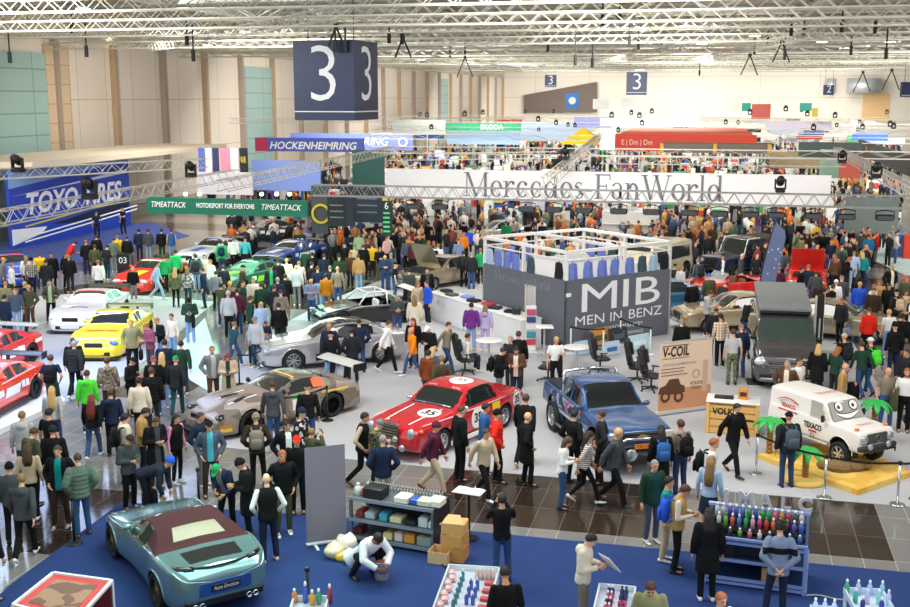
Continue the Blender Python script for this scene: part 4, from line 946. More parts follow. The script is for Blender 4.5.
# ------------------------------------------------------------------ the hall
def nodes(name, rough=.5, metal=0.0, coat=0.0):
    m = bpy.data.materials.new(name); m.use_nodes = True; nt = m.node_tree; b = nt.nodes['Principled BSDF']
    b.inputs['Roughness'].default_value = rough; b.inputs['Metallic'].default_value = metal; b.inputs['Coat Weight'].default_value = coat
    return m, nt, b
def N_(nt, t, **k):
    n = nt.nodes.new(t)
    for a, v in k.items(): setattr(n, a, v)
    return n
def tile_floor():
    m, nt, b = nodes('polished_tile', .16); L = nt.links
    tc = N_(nt, 'ShaderNodeTexCoord'); br = N_(nt, 'ShaderNodeTexBrick'); br.offset = 0.0
    br.inputs['Color1'].default_value = (*hexc('#2f2620'), 1); br.inputs['Color2'].default_value = (*hexc('#453930'), 1); br.inputs['Mortar'].default_value = (*hexc('#6e665e'), 1)
    br.inputs['Scale'].default_value = 1.0; br.inputs['Mortar Size'].default_value = .009; br.inputs['Brick Width'].default_value = .6; br.inputs['Row Height'].default_value = 1.2
    b2 = N_(nt, 'ShaderNodeTexBrick'); b2.offset = .5; b2.inputs['Scale'].default_value = 1.0; b2.inputs['Mortar Size'].default_value = 0; b2.inputs['Brick Width'].default_value = 2.4; b2.inputs['Row Height'].default_value = 3.6
    b2.inputs['Color1'].default_value = (0, 0, 0, 1); b2.inputs['Color2'].default_value = (1, 1, 1, 1)
    mx = N_(nt, 'ShaderNodeMix', data_type='RGBA'); n = N_(nt, 'ShaderNodeTexNoise'); n.inputs['Scale'].default_value = 3.0; n.inputs['Detail'].default_value = 6
    L.new(tc.outputs['Object'], br.inputs['Vector']); L.new(tc.outputs['Object'], b2.inputs['Vector']); L.new(tc.outputs['Object'], n.inputs['Vector'])
    lt = N_(nt, 'ShaderNodeMix', data_type='RGBA', blend_type='MULTIPLY'); lt.inputs[0].default_value = .25
    th_ = N_(nt, 'ShaderNodeMath', operation='GREATER_THAN'); th_.inputs[1].default_value = .44; L.new(b2.outputs['Color'], th_.inputs[0])
    lg = N_(nt, 'ShaderNodeMix', data_type='RGBA'); lg.inputs[6].default_value = (*hexc('#83817e'), 1); lg.inputs[7].default_value = (*hexc('#b4b1ac'), 1); L.new(br.outputs['Fac'], lg.inputs[0])
    L.new(th_.outputs[0], mx.inputs[0]); L.new(br.outputs['Color'], mx.inputs[6]); L.new(lg.outputs[2], mx.inputs[7])
    L.new(mx.outputs[2], lt.inputs[6]); L.new(n.outputs['Color'], lt.inputs[7]); L.new(lt.outputs[2], b.inputs['Base Color'])
    r = N_(nt, 'ShaderNodeMapRange'); r.inputs['To Min'].default_value = .07; r.inputs['To Max'].default_value = .18; L.new(n.outputs['Fac'], r.inputs['Value']); L.new(r.outputs['Result'], b.inputs['Roughness'])
    return m
def carpet(name, h, v=.12, rough=.95):
    m, nt, b = nodes(name, rough); b.inputs['Specular IOR Level'].default_value = .15; L = nt.links
    tc = N_(nt, 'ShaderNodeTexCoord'); n = N_(nt, 'ShaderNodeTexNoise'); n.inputs['Scale'].default_value = 1.6; n.inputs['Detail'].default_value = 8
    hs = N_(nt, 'ShaderNodeHueSaturation'); hs.inputs['Color'].default_value = (*hexc(h), 1); r = N_(nt, 'ShaderNodeMapRange'); r.inputs['To Min'].default_value = 1 - v; r.inputs['To Max'].default_value = 1 + v
    L.new(tc.outputs['Object'], n.inputs['Vector']); L.new(n.outputs['Fac'], r.inputs['Value']); L.new(r.outputs['Result'], hs.inputs['Value']); L.new(hs.outputs['Color'], b.inputs['Base Color'])
    return m
def panelled(name, h, bw, bh, line='#b7ab9c', size=.03, rough=.7, off=0.0):
    m, nt, b = nodes(name, rough); L = nt.links; tc = N_(nt, 'ShaderNodeTexCoord'); sp = N_(nt, 'ShaderNodeSeparateXYZ'); cb = N_(nt, 'ShaderNodeCombineXYZ')
    br = N_(nt, 'ShaderNodeTexBrick'); br.offset = off; br.inputs['Scale'].default_value = 1; br.inputs['Mortar Size'].default_value = size; br.inputs['Brick Width'].default_value = bw; br.inputs['Row Height'].default_value = bh
    br.inputs['Color1'].default_value = (*hexc(h), 1); br.inputs['Color2'].default_value = tuple(c * .96 for c in hexc(h)) + (1,); br.inputs['Mortar'].default_value = (*hexc(line), 1)
    ad = N_(nt, 'ShaderNodeMath', operation='ADD')
    L.new(tc.outputs['Object'], sp.inputs[0]); L.new(sp.outputs['X'], ad.inputs[0]); L.new(sp.outputs['Y'], ad.inputs[1]); L.new(ad.outputs[0], cb.inputs['X']); L.new(sp.outputs['Z'], cb.inputs['Y']); L.new(cb.outputs[0], br.inputs['Vector']); L.new(br.outputs['Color'], b.inputs['Base Color'])
    return m
XL, YB, ZC = -48.0, 245.0, 16.0
struct(MB().box((15, 125, -.25), (150, 250, .5)).build('floor', tile_floor()))
struct(MB().box((15, 140, ZC + .2), (150, 230, .4)).build('ceiling', panelled('ceiling_sheet', '#b4b2a6', 8, 3, '#85877e', .06)))
struct(MB().box((XL - .25, 138, 6.5), (.5, 214, 13)).build('wall_left', panelled('wall_panel', '#efe4d6', 4.03, 4.35, '#c4b5a2', .035)))
struct(MB().box((15, YB + .25, 8.2), (150, .5, 16.4)).build('wall_back', panelled('wall_panel_far', '#efe7da', 12, 4.4, '#cfc4b4', .05)))
struct(MB().box((88, 125, 8), (.5, 250, 16)).build('wall_right', panelled('wall_panel_right', '#efe7da', 8, 4.4, '#cfc4b4', .05)))
struct(MB().box((XL - .25, 138, 14.6), (.5, 214, 3.2)).build('wall_left_fascia', mat('#c9c2b2', .7)))
COLY = lambda k: 48 * (1.691 + .168 * k)
for k in range(-1, 21):
    struct(MB().box((XL + .25, COLY(k), 6.5), (.45, .46, 13)).build('trim_%d' % (k + 2), mat('#b99f80' if k % 2 == 0 else '#a8988a', .6)))
    struct(MB().box((XL + .12, COLY(k) + .5, 6.5), (.3, .5, 13)).build('trim_%d' % (k + 32), mat('#c9c9c9', .6)))
gw = panelled('teal_panel', '#a3c4bf', 4.5, 1.55, '#7d9c98', .05, .35)
q0 = at_x(-30, 100, XL).y; q1 = at_x(45, 100, XL).y
struct(MB().box((XL + .1, (q0 + q1) / 2, 6.0), (.25, q1 - q0, 12)).build('window_1', gw))
struct(MB().box((XL + .14, (q1 + at_x(68, 100, XL).y) / 2, 6.3), (.30, at_x(68, 100, XL).y - q1, 12.6)).build('trim_60', panelled('block_wall', '#ddc4a4', 3, 1.4, '#b99f80', .04)))
for n, (a, b) in enumerate(((244, 271), (440, 447))):
    a, b = at_x(a, 100, XL).y, at_x(b, 100, XL).y; struct(MB().box((XL + .1, (a + b) / 2, 6), (.25, b - a, 12)).build('window_%d' % (n + 2), gw))
# far wall: dark sloped stair block, door and silver ducts
p = [at_y(525, 112, YB - .6), at_y(597, 112, YB - .6), at_y(597, 82, YB - .6), at_y(525, 95, YB - .6)]
tag(MB().poly(p, 1.0, V(0, -1, 0)).build('stair_enclosure', mat('#6e625a', .8)), 'dark brown sloping stair block against the far end wall', 'stairs')
a, b = at_y(863, 94, YB - .2), at_y(888, 124, YB - .2); struct(MB().box(((a.x + b.x) / 2, YB - .1, (a.z + b.z) / 2), (b.x - a.x, .3, a.z - b.z)).build('door_1', mat('#e8c08c', .6)))
for i, (u, v) in enumerate(((826, 834), (846, 878))):
    a, b = at_y(u, 72, YB - 1), at_y(v, 93, YB - 1); MBd = MB().lathe([((b.x - a.x) / 2, b.z), ((b.x - a.x) / 2, 12.6)], 20).build('air_duct', mat('#c9ced2', .35, .5), None, True, ((a.x + b.x) / 2, YB - 4.2, 0))
    tag(MBd, ['slim', 'wide'][i] + ' silver round air duct high on the far wall', 'duct')
# ground coverings
def slab(name, pts, z, m):
    P = [at(x, y) for x, y in pts]; P = [V(p.x, p.y, 0) for p in P]
    o = MB().poly(P, z).build(name, m)
    bm = bmesh.new(); bm.from_mesh(o.data); bmesh.ops.triangulate(bm, faces=[f for f in bm.faces if len(f.verts) > 4]); bm.to_mesh(o.data); bm.free(); return o
GREY = carpet('grey_carpet', '#b1b2b5', .04)
tag(slab('carpet', [(186, 444), (300, 455), (440, 468), (910, 507), (985, 514), (960, 470), (905, 425), (862, 360), (846, 328), (800, 266), (640, 240), (470, 246), (330, 300), (262, 335), (215, 388)], .012, GREY), 'large pale grey carpet of the central show stand under the red saloon', 'carpet')
tag(slab('carpet', [(-70, 470), (0, 433), (66, 403), (130, 373), (170, 340), (215, 302), (110, 292), (40, 296), (0, 318), (-70, 340)], .012, GREY), 'pale grey carpet under the touring race cars at the left', 'carpet')
tag(slab('carpet', [(-60, 655), (7.8, 587), (121.6, 502.5), (345, 518), (440, 528.5), (910, 573), (1000, 582), (1010, 680)], .012, carpet('blue_carpet', '#2b3f70', .18)), 'royal blue carpet of the nearest stand along the front', 'carpet')
tag(slab('carpet', [(-60, 300), (60, 268), (190, 236), (150, 222), (10, 240), (-60, 262)], .012, carpet('blue_carpet_far', '#4a5a98', .1)), 'blue carpet in front of the blue tyre stand wall', 'carpet')
tag(slab('carpet', [(850, 240), (915, 238), (960, 280), (905, 275), (868, 258)], .012, carpet('mint_carpet', '#b9cbc9', .05)), 'pale mint carpet at the right edge beside the red and blue cubes', 'carpet')
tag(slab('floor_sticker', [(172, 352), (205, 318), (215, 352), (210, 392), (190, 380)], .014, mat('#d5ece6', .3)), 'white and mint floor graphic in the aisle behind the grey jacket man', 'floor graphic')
# ------------------------------------------------------------------ trusses
TR = lambda: mat('#cfccc2', .4, .35)
def truss_mb(a, b, s=.4, r=.028, step=None, tri=False):
    a, b = Vector(a), Vector(b); d = (b - a); L = d.length; d.normalize(); side = d.cross(V(0, 0, 1)).normalized(); up = side.cross(d)
    mb = MB(); n = max(2, int(round(L / (step or s * 1.15)))); C = [side * (s / 2) * i + up * (s / 2) * j for i, j in ((-1, -1), (1, -1), (1, 1), (-1, 1))]
    for c in C: mb.tube([a + c, b + c], r, 4)
    for i in range(n):
        p = a + d * L * i / n; q = a + d * L * (i + 1) / n
        for u, w in ((0, 3), (1, 2), (3, 2)):
            if i % 2: u, w = w, u
            mb.tube([p + C[u], q + C[w]], r * .55, 3, caps=False)
    return mb
def truss(a, b, label, s=.4, r=.028, name='lighting_truss', m=None, group=None, step=None):
    return tag(truss_mb(a, b, s, r, step).build(name, m or TR()), label, 'truss', group)
ROWS = [(44.5, 12.85, .55), (53, 13.05, .5), (60, 13.0, .5), (68, 13.1, .5), (77, 13.2, .5), (87, 13.2, .5), (98, 13.2, .55), (112, 13.3, .55), (128, 13.4, .6), (148, 13.5, .6), (172, 13.6, .7), (205, 13.7, .8), (49, 12.3, .45), (56.5, 12.4, .4), (72, 12.5, .45), (92, 12.6, .45), (120, 12.8, .5), (160, 13, .6)]
for i, (y, z, s) in enumerate(ROWS):
    x0, x1 = at_y(-60, 50, y).x, at_y(960, 50, y).x
    tag(truss_mb((max(x0, XL + .5), y, z), (x1, y, z), s, .035 + y * .00022, s * 2.0 if y > 80 else None).build('ceiling_truss', mat('#c8c4b6', .45, .25)), 'pale box truss running across the hall under the ceiling', 'truss', 'box trusses in rows under the ceiling')
for i, y in enumerate((50, 62, 74, 86, 98, 110, 122, 134, 146, 158, 170, 182, 194, 206, 218, 230)):
    struct(truss_mb((XL + .3, y, 14.9), (90, y, 14.9), 1.3, .075, 2.6).build('trim_%d' % (70 + i), mat('#90948b', .6)))
for i, x in enumerate((-36, -22, -8, 6, 20, 36)):
    struct(MB().box((x, 140, 15.2), (.5, 214, .9)).build('trim_%d' % (90 + i), mat('#b3b4aa', .6)))
for i, (px, py, x1p, y1p) in enumerate(((600, 62, 690, 47), (690, 62, 830, 30), (430, 58, 520, 70), (150, 48, 330, 14))):
    truss(at(px, py, 12.2), at(x1p, y1p, 12.2), ['pale truss under the ceiling above the middle square sign', 'pale truss rising to the right under the ceiling', 'short pale truss under the ceiling right of the big cube sign', 'pale truss under the ceiling left of the big cube sign'][i], .45)
# big low trusses over the stands
T1 = at_d = lambda px, py, d: _O + ray(px, py) * d
A, B2 = at_d(311, 187, 41), at_d(930, 201, 41)
A = at(311, 190, 5.5); yT = A.y
FT = truss((A.x, yT, 5.5), (at_y(930, 201, yT).x, yT, 5.5), 'long silver truss carrying black floodlights in front of the white serif lettered banner', .40, .024, 'lighting_truss', mat('#a5a39f', .4, .4), None, .26)
for n, (p0, p1, z, lb) in enumerate((((-60, 229), (236, 174), 5.4, 'silver truss crossing in front of the blue tyre stand'), ((222, 186), (392, 150), 5.6, 'silver truss running away above the green fascia stand'),
        ((836, 150), (935, 204), 5.4, 'silver truss slanting down at the right edge'), ((546, 183), (604, 133), 5.6, 'silver truss running away in front of the white serif lettered banner'),
        ((-40, 176), (205, 163), 5.8, 'pale truss above the cream canopy at the left'), ((388, 157), (556, 155), 5.2, 'pale truss behind the white banner left of its middle'), ((600, 160), (846, 163), 5.2, 'pale truss behind the white banner under the red booth'),
        ((230, 121), (405, 119), 7.0, 'thin truss hung below the big cube sign'), ((405, 118), (600, 117), 6.6, 'thin truss across the far stands above the green sign'), ((700, 119), (915, 122), 6.4, 'thin truss across the far right stands'), ((800, 131), (915, 128), 6.0, 'pale truss with lamps above the dark stand at right'))):
    truss(at(*p0, z), at(*p1, z), lb, .42, .026, step=.9 if n == 3 else .45)
# floodlights under the front truss
def par(loc, label, grp):
    o = thing('floodlight', label, 'stage light', loc, YAW * .3, grp)
    MB().rbox((0, 0, -.15), (.60, .26, .20), .05).build('lamp_housing', mat('#17181a', .5), o, angle=40)
    MB().box((0, -.135, -.15), (.50, .02, .14)).build('lens', mat('#33383d', .1, coat=1), o)
    MB().tube([(-.29, 0, -.12), (-.29, 0, .05), (0, 0, .10), (.29, 0, .05), (.29, 0, -.12)], .02, 5).build('bracket', mat('#17181a', .5), o)
    return o
for n, px in enumerate((414, 440, 527, 554, 584, 619, 652, 690, 720, 750.5, 777, 814, 847, 886)):
    p = at_y(px, 200, yT); par((p.x, yT, 5.13), 'black floodlight hanging under the long silver truss', 'floodlights under the long silver truss')
def moving_head(p, label, up=True, sc=1.0, rz=0.0):
    o = thing('moving_light', label, 'stage light', p, rz); k = 1 if up else -1; M = mat('#151618', .5)
    MB().rbox((0, 0, k * .06 * sc), (.36 * sc, .36 * sc, .14 * sc), .02).build('lamp_base', M, o, angle=40)
    MB().rbox((-.19 * sc, 0, k * .3 * sc), (.06 * sc, .16 * sc, .40 * sc), .02).rbox((.19 * sc, 0, k * .3 * sc), (.06 * sc, .16 * sc, .40 * sc), .02).box((0, 0, k * .14 * sc), (.40 * sc, .12 * sc, .05 * sc)).build('yoke', M, o, angle=40)
    MB().lathe([(.05 * sc, -.22 * sc), (.15 * sc, -.16 * sc), (.16 * sc, .10 * sc), (.13 * sc, .24 * sc)], 14, M=Matrix.Rotation(1.1, 3, 'X')).build('lamp_head', M, o, True, (0, 0, k * .42 * sc))
    return o
for px, py, z, lb, sc in ((18, 172, 5.95, 'black moving light on the truss above the cream canopy', 1.14), (90, 199, 5.7, 'black moving light standing on the truss in front of the blue tyre stand', 1.14), (191, 177, 5.7, 'black moving light on the truss beside the green fascia', 1.04), (780, 192, 5.75, 'black moving light standing on the long truss below the banner end', 0.88),
                          (842, 163, 5.6, 'black moving light at the top of the slanting right truss', 1.04), (876, 178, 5.6, 'black moving light lower on the slanting right truss', 1.04), (565, 160, 5.8, 'black moving light hung on the truss before the white banner', 0.99)):
    moving_head(at(px, py, z), lb, True, sc)
# lamps, chain hoists
for n, (px, py) in enumerate(((28, 23), (45, 32), (83, 9), (103, 30), (111, 37), (166, 36), (208, 45), (245, 32), (413, 15), (345, 33), (420, 60), (495, 38), (506, 66), (560, 55), (686, 26), (702, 44), (755, 36), (822, 42), (845, 48), (870, 46), (890, 42), (580, 62), (640, 70), (470, 62))):
    p = at(px, py, 13.6); o = thing('ceiling_lamp', 'round white high bay lamp glowing under the ceiling', 'lamp', p, 0, 'high bay lamps under the ceiling'); k = max(1.0, p.y / 95)
    MB().lathe([(.10 * k, .30), (.14 * k, .12), (.42 * k, .0)], 16).build('lamp_shade', mat('#c9c9c4', .4, .3), o, True); MB().lathe([(.001, -.04), (.41 * k, -.03), (.40 * k, .02)], 16).build('bulb', mat('#fff2da', .5, emit=6), o)
    MB().tube([(0, 0, .3), (0, 0, 1.2)], .02, 4).build('cord', DARK(), o)
for n, (px, y0, y1, d) in enumerate(((84, 12, 46, 62), (8, 33, 52, 62), (71, 12, 22, 62), (186, 18, 34, 60), (192, 25, 50, 60), (335, 25, 40, 55), (345, 26, 40, 55), (389, 26, 32, 60), (402, 27, 33, 60), (576, 26, 55, 66), (593, 36, 58, 72), (603, 3, 14, 60), (620, 3, 12, 60), (630, 16, 36, 66), (639, 28, 40, 70), (792, 16, 25, 62), (805, 16, 25, 62), (768, 30, 36, 74), (786, 30, 50, 70), (755, 38, 46, 80), (852, 36, 46, 75), (888, 27, 48, 62), (876, 16, 22, 60), (843, 8, 20, 55), (548, 38, 44, 90), (450, 43, 50, 95), (465, 42, 48, 95), (700, 62, 70, 120))):
    a, b = at_d(px, y0, d), at_d(px, y1, d); o = MB().tube([a, V(a.x, a.y, b.z)], .05, 5).tube([V(a.x, a.y, b.z + .02), V(a.x, a.y, b.z - .6)], .11, 6).build('hanging_chain_hoist', mat('#141516', .6)); tag(o, 'black chain hoist hanging between the ceiling trusses', 'chain hoist', 'chain hoists under the ceiling')
for n, (px, py, d) in enumerate(((336, 26, 53), (403, 37, 62), (465, 57, 100), (782, 42, 66), (750, 55, 72), (892, 70, 90), (863, 72, 95))):
    a = at_d(px, py, d); w = .45 * d / 60
    tag(MB().tube([a, a + V(-w, 0, -2.4 * w)], .06, 4).tube([a, a + V(w, 0, -2.4 * w)], .06, 4).ball(a, .14, 8, 5).build('rigging_bridle', mat('#141516', .6)), 'black two legged rigging bridle under the ceiling trusses', 'rigging', 'rigging bridles under the ceiling')
# ------------------------------------------------------------------ hall number signs
def sign(px0, px1, py0, py1, d, num, label, rot=0.0, depth=None, line=True, fs=.74):
    a, b = at_d(px0, py0, d), at_d(px1, py1, d); w = (b - a).dot(_R); h = a.z - b.z
    o = thing('hall_sign', label, 'sign', ((a.x + b.x) / 2, (a.y + b.y) / 2, b.z), YAW + rot); D = depth or w
    MB().box((0, D / 2, h / 2), (w, D, h)).build('sign_box', mat('#1c2d52', .45), o)
    W = mat('#dfe3e6', .5)
    text(num, h * fs * 1.38, W, o, (0, -.02, h * .55), (PI / 2, 0, 0), 'sign_number', bold=-.012 * h); text(num, h * fs * 1.38, W, o, (w / 2 + .02, D / 2, h * .55), (PI / 2, 0, PI / 2), 'sign_number', bold=-.012 * h)
    if line:
        MB().box((0, -.012, h * .11), (w, .02, .05)).build('sign_line', W, o); MB().box((w / 2 + .012, D / 2, h * .11), (.02, D, .05)).build('sign_line', W, o)
    for sx in (-1, 1): MB().tube([(sx * w * .38, D * .3, h), (sx * w * .38, D * .3, h + 3)], .025, 4).build('cable', DARK(), o)
    return o
sign(291, 356.5, 40.5, 120.5, 56, '3', 'largest dark blue cube hanging from the ceiling with a white 3', math.radians(-17))
sign(627, 647, 72, 95, 150, '3', 'square dark blue hall sign 3 hanging right of centre at the far end', 0, .5)
sign(545, 556.5, 75, 87, 200, '3', 'small dark blue hall sign 3 far off above the brown stair block', 0, .5)
sign(824, 834, 85, 95, 190, '2', 'small black hall sign 2 on the far right', 0, .4, False); sign(902, 924, 82, 97, 120, '1', 'dark blue hall sign 1 cut by the right edge', 0, .5)
# ------------------------------------------------------------------ serif letters
def rbx(mb, x0, y0, x1, y1): mb.add([(x0, y0, 0), (x1, y0, 0), (x1, y1, 0), (x0, y1, 0)], [(0, 1, 2, 3)])
def para(mb, x0, y0, x1, y1, t): mb.add([(x0 - t / 2, y0, 0), (x0 + t / 2, y0, 0), (x1 + t / 2, y1, 0), (x1 - t / 2, y1, 0)], [(0, 1, 2, 3)])
def arc(mb, cx, cy, rx, ry, tx, ty, a0, a1, n=22):
    vs = []
    for i in range(n + 1):
        a = math.radians(a0 + (a1 - a0) * i / n); c, s = math.cos(a), math.sin(a); vs += [(cx + rx * c, cy + ry * s, 0), (cx + (rx - tx) * c, cy + (ry - ty) * s, 0)]
    mb.add(vs, [(2 * i, 2 * i + 2, 2 * i + 3, 2 * i + 1) for i in range(n)])
TK, TN = .095, .03
def glyph(ch):
    mb = MB(); X = .46; C = .70
    sf = lambda x, y, w=.11: rbx(mb, x - w, y - .012, x + w, y + .012)
    if ch == 'M':
        rbx(mb, .10, 0, .10 + TN, C); para(mb, .14, C, .44, 0, TK); para(mb, .44, 0, .76, C, TN); rbx(mb, .72, 0, .72 + TK, C); sf(.115, .012); sf(.77, .012, .13); sf(.10, C - .012, .09); sf(.80, C - .012, .08); return mb, .90
    if ch == 'W':
        para(mb, .10, C, .32, 0, TK); para(mb, .32, 0, .50, C, TN); para(mb, .48, C, .70, 0, TK); para(mb, .70, 0, .90, C, TN); sf(.10, C - .012); sf(.48, C - .012, .10); sf(.90, C - .012, .09); return mb, .96
    if ch == 'F':
        rbx(mb, .12, 0, .12 + TK, C); rbx(mb, .05, C - TN, .56, C); rbx(mb, .2, .35, .44, .35 + TN); para(mb, .55, C, .56, C - .16, TN); rbx(mb, .43, .28, .43 + TN, .44); sf(.165, .012, .13); return mb, .58
    if ch == 'l': rbx(mb, .07, 0, .07 + TK * .85, C + .02); sf(.11, .012, .10); sf(.07, C + .005, .05); return mb, .25
    if ch == '-': rbx(mb, .03, .2, .25, .25); return mb, .29
    if ch in 'eoc':
        if ch == 'o': arc(mb, .25, .23, .22, .24, TK, TN, 0, 360)
        else: arc(mb, .25, .23, .21, .24, TK, TN, 40 if ch == 'c' else 8, 322)
        if ch == 'e': rbx(mb, .10, .24, .45, .24 + TN)
        if ch == 'c': mb.add([(.36 + .05 * math.cos(a), .38 + .05 * math.sin(a), 0) for a in [k * PI / 6 for k in range(12)]], [tuple(range(12))])
        return mb, .48
    if ch == 'd': arc(mb, .23, .23, .20, .24, TK, TN, 0, 360); rbx(mb, .38, 0, .38 + TK * .85, C + .02); sf(.36, C + .005, .05); sf(.46, .012, .06); return mb, .54
    if ch == 'a': arc(mb, .20, .14, .17, .15, TK * .9, TN, 0, 360); arc(mb, .21, .32, .17, .15, TK * .7, TN, 0, 160); rbx(mb, .30, .02, .30 + TK * .8, .34); sf(.40, .012, .06); return mb, .46
    if ch in 'rn':
        rbx(mb, .08, 0, .08 + TK * .85, X); sf(.12, .012, .10); sf(.06, X - .01, .05)
        if ch == 'r': arc(mb, .30, .26, .16, .21, .05, .05, 60, 165); mb.add([(.36 + .05 * math.cos(a), .40 + .05 * math.sin(a), 0) for a in [k * PI / 6 for k in range(12)]], [tuple(range(12))]); return mb, .43
        arc(mb, .29, .25, .17, .22, TK, .05, 0, 165); rbx(mb, .46 - TK, 0, .46, .26); sf(.42, .012, .10); return mb, .55
    if ch == 's':
        arc(mb, .19, .34, .13, .13, .04, TN, 30, 200); arc(mb, .20, .12, .14, .13, .04, TN, -160, 20); para(mb, .30, .10, .10, .36, TK); return mb, .38
    return mb, .3
def serif(txt, m, parent, loc, width, height, rot=(PI / 2, 0, 0), name='lettering'):
    mb = MB(); x = 0
    for ch in txt:
        g, w = glyph(ch); mb.add([(a + x, b, 0) for a, b, c in g.v], g.f); x += w
    o = mb.build(name, m, parent); k = width / x; hk = height / .70
    for v in o.data.vertices: v.co.x = (v.co.x - x / 2) * k; v.co.y = v.co.y * hk
    o.location = loc; o.rotation_euler = rot; return o
# ------------------------------------------------------------------ fascias and stand walls
def fascia(px0, px1, py0, py1, d, col, label, name='fascia_banner', th=.15, cat='banner', m=None, emit=0.0, end=None):
    """a board parallel to the far wall: pixel box at its left end, metres d from the lens"""
    a, b = at_d(px0, py0, d), at_d(px0, py1, d); x1 = at_y(px1, py0, a.y).x; w = x1 - a.x; h = a.z - b.z
    b = at_y(px0, py1, a.y); h = a.z - b.z
    o = thing(name, label, cat, (a.x + w / 2, a.y, b.z)); o['w'] = w; o['h'] = h
    MB().box((0, th / 2, h / 2), (w, th, h)).build('board', m or mat(col, .5, emit=emit), o)
    if end: MB().box((-w / 2 + w * .06, -.02, h / 2), (w * .12, .04, h)).build('end_panel', mat(end, .5), o)
    return o, w, h
def lett(o, txt, x, z, width, size, col='#ffffff', name='lettering', y=-.03, **k): return text(txt, size, mat(col, .5), o, (x, y, z), (PI / 2, 0, 0), name, width=width, **k)
o, w, h = fascia(386, 832, 168.5, 197, 60, '#e9e8ea', 'long white banner with large grey serif lettering over the middle of the hall', 'hanging_banner', .2)
u = lambda px, pl, pr, ww: (px - pl) / (pr - pl) * ww - ww / 2
serif('Mercedes-FanWorld', mat('#74747c', .5), o, (u(601, 386, 832, w), -.03, h * .10), w * (732 - 470) / (832 - 386), h * .82, name='banner_lettering')
o, w, h = fascia(146, 307, 197, 213, 58, '#0f6a52', 'green fascia reading motorsport for everyone above the drift cars', m=mat('#0e6b54', .4))
lett(o, 'MOTORSPORT FOR EVERYONE', 0, h * .55, w * .36, h * .42, bold=.004); lett(o, 'TIMEATTACK', -w * .36, h * .55, w * .22, h * .5, shear=.25); lett(o, 'TIMEATTACK', w * .34, h * .55, w * .24, h * .5, shear=.25)
for k, px in enumerate((186, 200, 262, 277, 290)):
    pp = at_y(px, 194, o.location.y + .4); tag(MB().lathe([(.09, .12), (.10, 0), (.001, -.02)], 12, M=Matrix.Rotation(PI / 2, 3, 'X')).build('stage_spot', mat('#bff5dc', .4, emit=7), None, True, pp), 'glowing mint spotlight above the green fascia', 'stage light', 'spotlights above the green fascia')
o, w, h = fascia(255, 364, 137.5, 151, 95, '#5568c4', 'violet blue race track banner with a red left end', end='#c23a63'); lett(o, 'HOCKENHEIMRING', w * .03, h * .42, w * .80, h * .75, shear=.25, bold=.02)
o, w, h = fascia(290, 413, 133, 149, 106, '#7385d6', 'second violet banner half hidden behind the race track banner'); lett(o, 'RING', w * .20, h * .5, w * .2, h * .7, shear=.25); MB().lathe([(h * .3, 0), (h * .3, .03), (h * .2, .03), (h * .2, 0)], 20, M=Matrix.Rotation(PI / 2, 3, 'X')).build('banner_emblem', mat('#eef1fa', .5), o, False, (w * .42, -.04, h * .5))
o, w, h = fascia(445, 521, 123, 131, 150, '#1f9468', 'green far stand fascia with white capital letters'); lett(o, 'SKODA', w * .12, h * .5, w * .30, h * .85, bold=.01)
BG = [(447, 520, 131, 144, 152, '#a7c8ee', 'pale blue wall under the green far fascia'), (521, 592, 122, 141, 160, '#bdd3f0', 'ice blue far stand wall right of the green fascia'), (574, 612, 117, 128, 150, '#8d96d6', 'lilac far fascia left of the red booth'), (600, 700, 118, 126, 140, '#cfd3da', 'pale grey far fascia behind the red booth'),
      (765, 832, 121, 130, 120, '#dcd5ea', 'pale lilac far fascia right of the red booth'), (752, 771, 104, 119, 130, '#e2695a', 'coral square hanging sign at the far right'), (742, 751, 103, 111, 135, '#1d7f6c', 'small teal hanging sign far right'), (800, 812, 103, 111, 135, '#1e8a78', 'second small teal hanging sign nearer the right edge'), (812, 818, 108, 117, 128, '#f0dc55', 'small yellow hanging sign far right'),
      (593, 609, 99, 109, 165, '#f5f5f2', 'white square hanging screen far off left of the middle hall sign'), (622, 645, 99, 111, 160, '#f3f3f0', 'white hanging screen under the middle hall sign'), (702, 712, 97, 106, 165, '#f4f4f2', 'small white hanging sign above the red booth'), (731, 739, 102, 110, 165, '#fbf6df', 'small cream hanging sign above the red booth end'),
      (799, 862, 142, 158, 74, '#3f4c4a', 'dark grey green stand fascia at right with white lettering'), (846, 900, 197, 233, 62, '#75837f', 'grey green stand wall at right behind the crowd'), (196, 252, 172, 194, 74, '#ece8f0', 'white graphic screen above the green fascia stand'), (252, 320, 160, 190, 84, '#7f97d8', 'light blue stand wall behind the green fascia'), (352, 384, 150, 190, 90, '#2c5e58', 'dark teal stand wall left of the white banner'),
      (770, 846, 152, 168, 84, '#b4a074', 'ochre patterned stand wall behind the banner end'), (392, 445, 120, 134, 140, '#dfe7e2', 'white far stand fascia left of the green one'), (600, 616, 128, 150, 100, '#d8e6e2', 'pale mint panel left of the red booth'), (840, 862, 158, 178, 66, '#c45a46', 'orange red poster wall beside the slanting right truss'), (820, 841, 160, 178, 68, '#8fae9a', 'light green poster wall left of the orange red one')]
for a, b, c, dd, D, col, lb in BG:
    o, w, h = fascia(a, b, c, dd, D, col, lb, 'stand_wall' if dd - c > 12 else 'fascia_board')
    if 'dark grey green' in lb: lett(o, 'amooveer', 0, h * .5, w * .3, h * .4)
o, w, h = fascia(566, 579, 93, 109, 170, '#2f7fce', 'blue hanging sign with a white circle at the far end'); MB().lathe([(w * .28, 0), (w * .28, .05), (.001, .06)], 20, M=Matrix.Rotation(PI / 2, 3, 'X')).build('sign_disc', mat('#f2f5f8', .5), o, False, (0, -.03, h * .52))
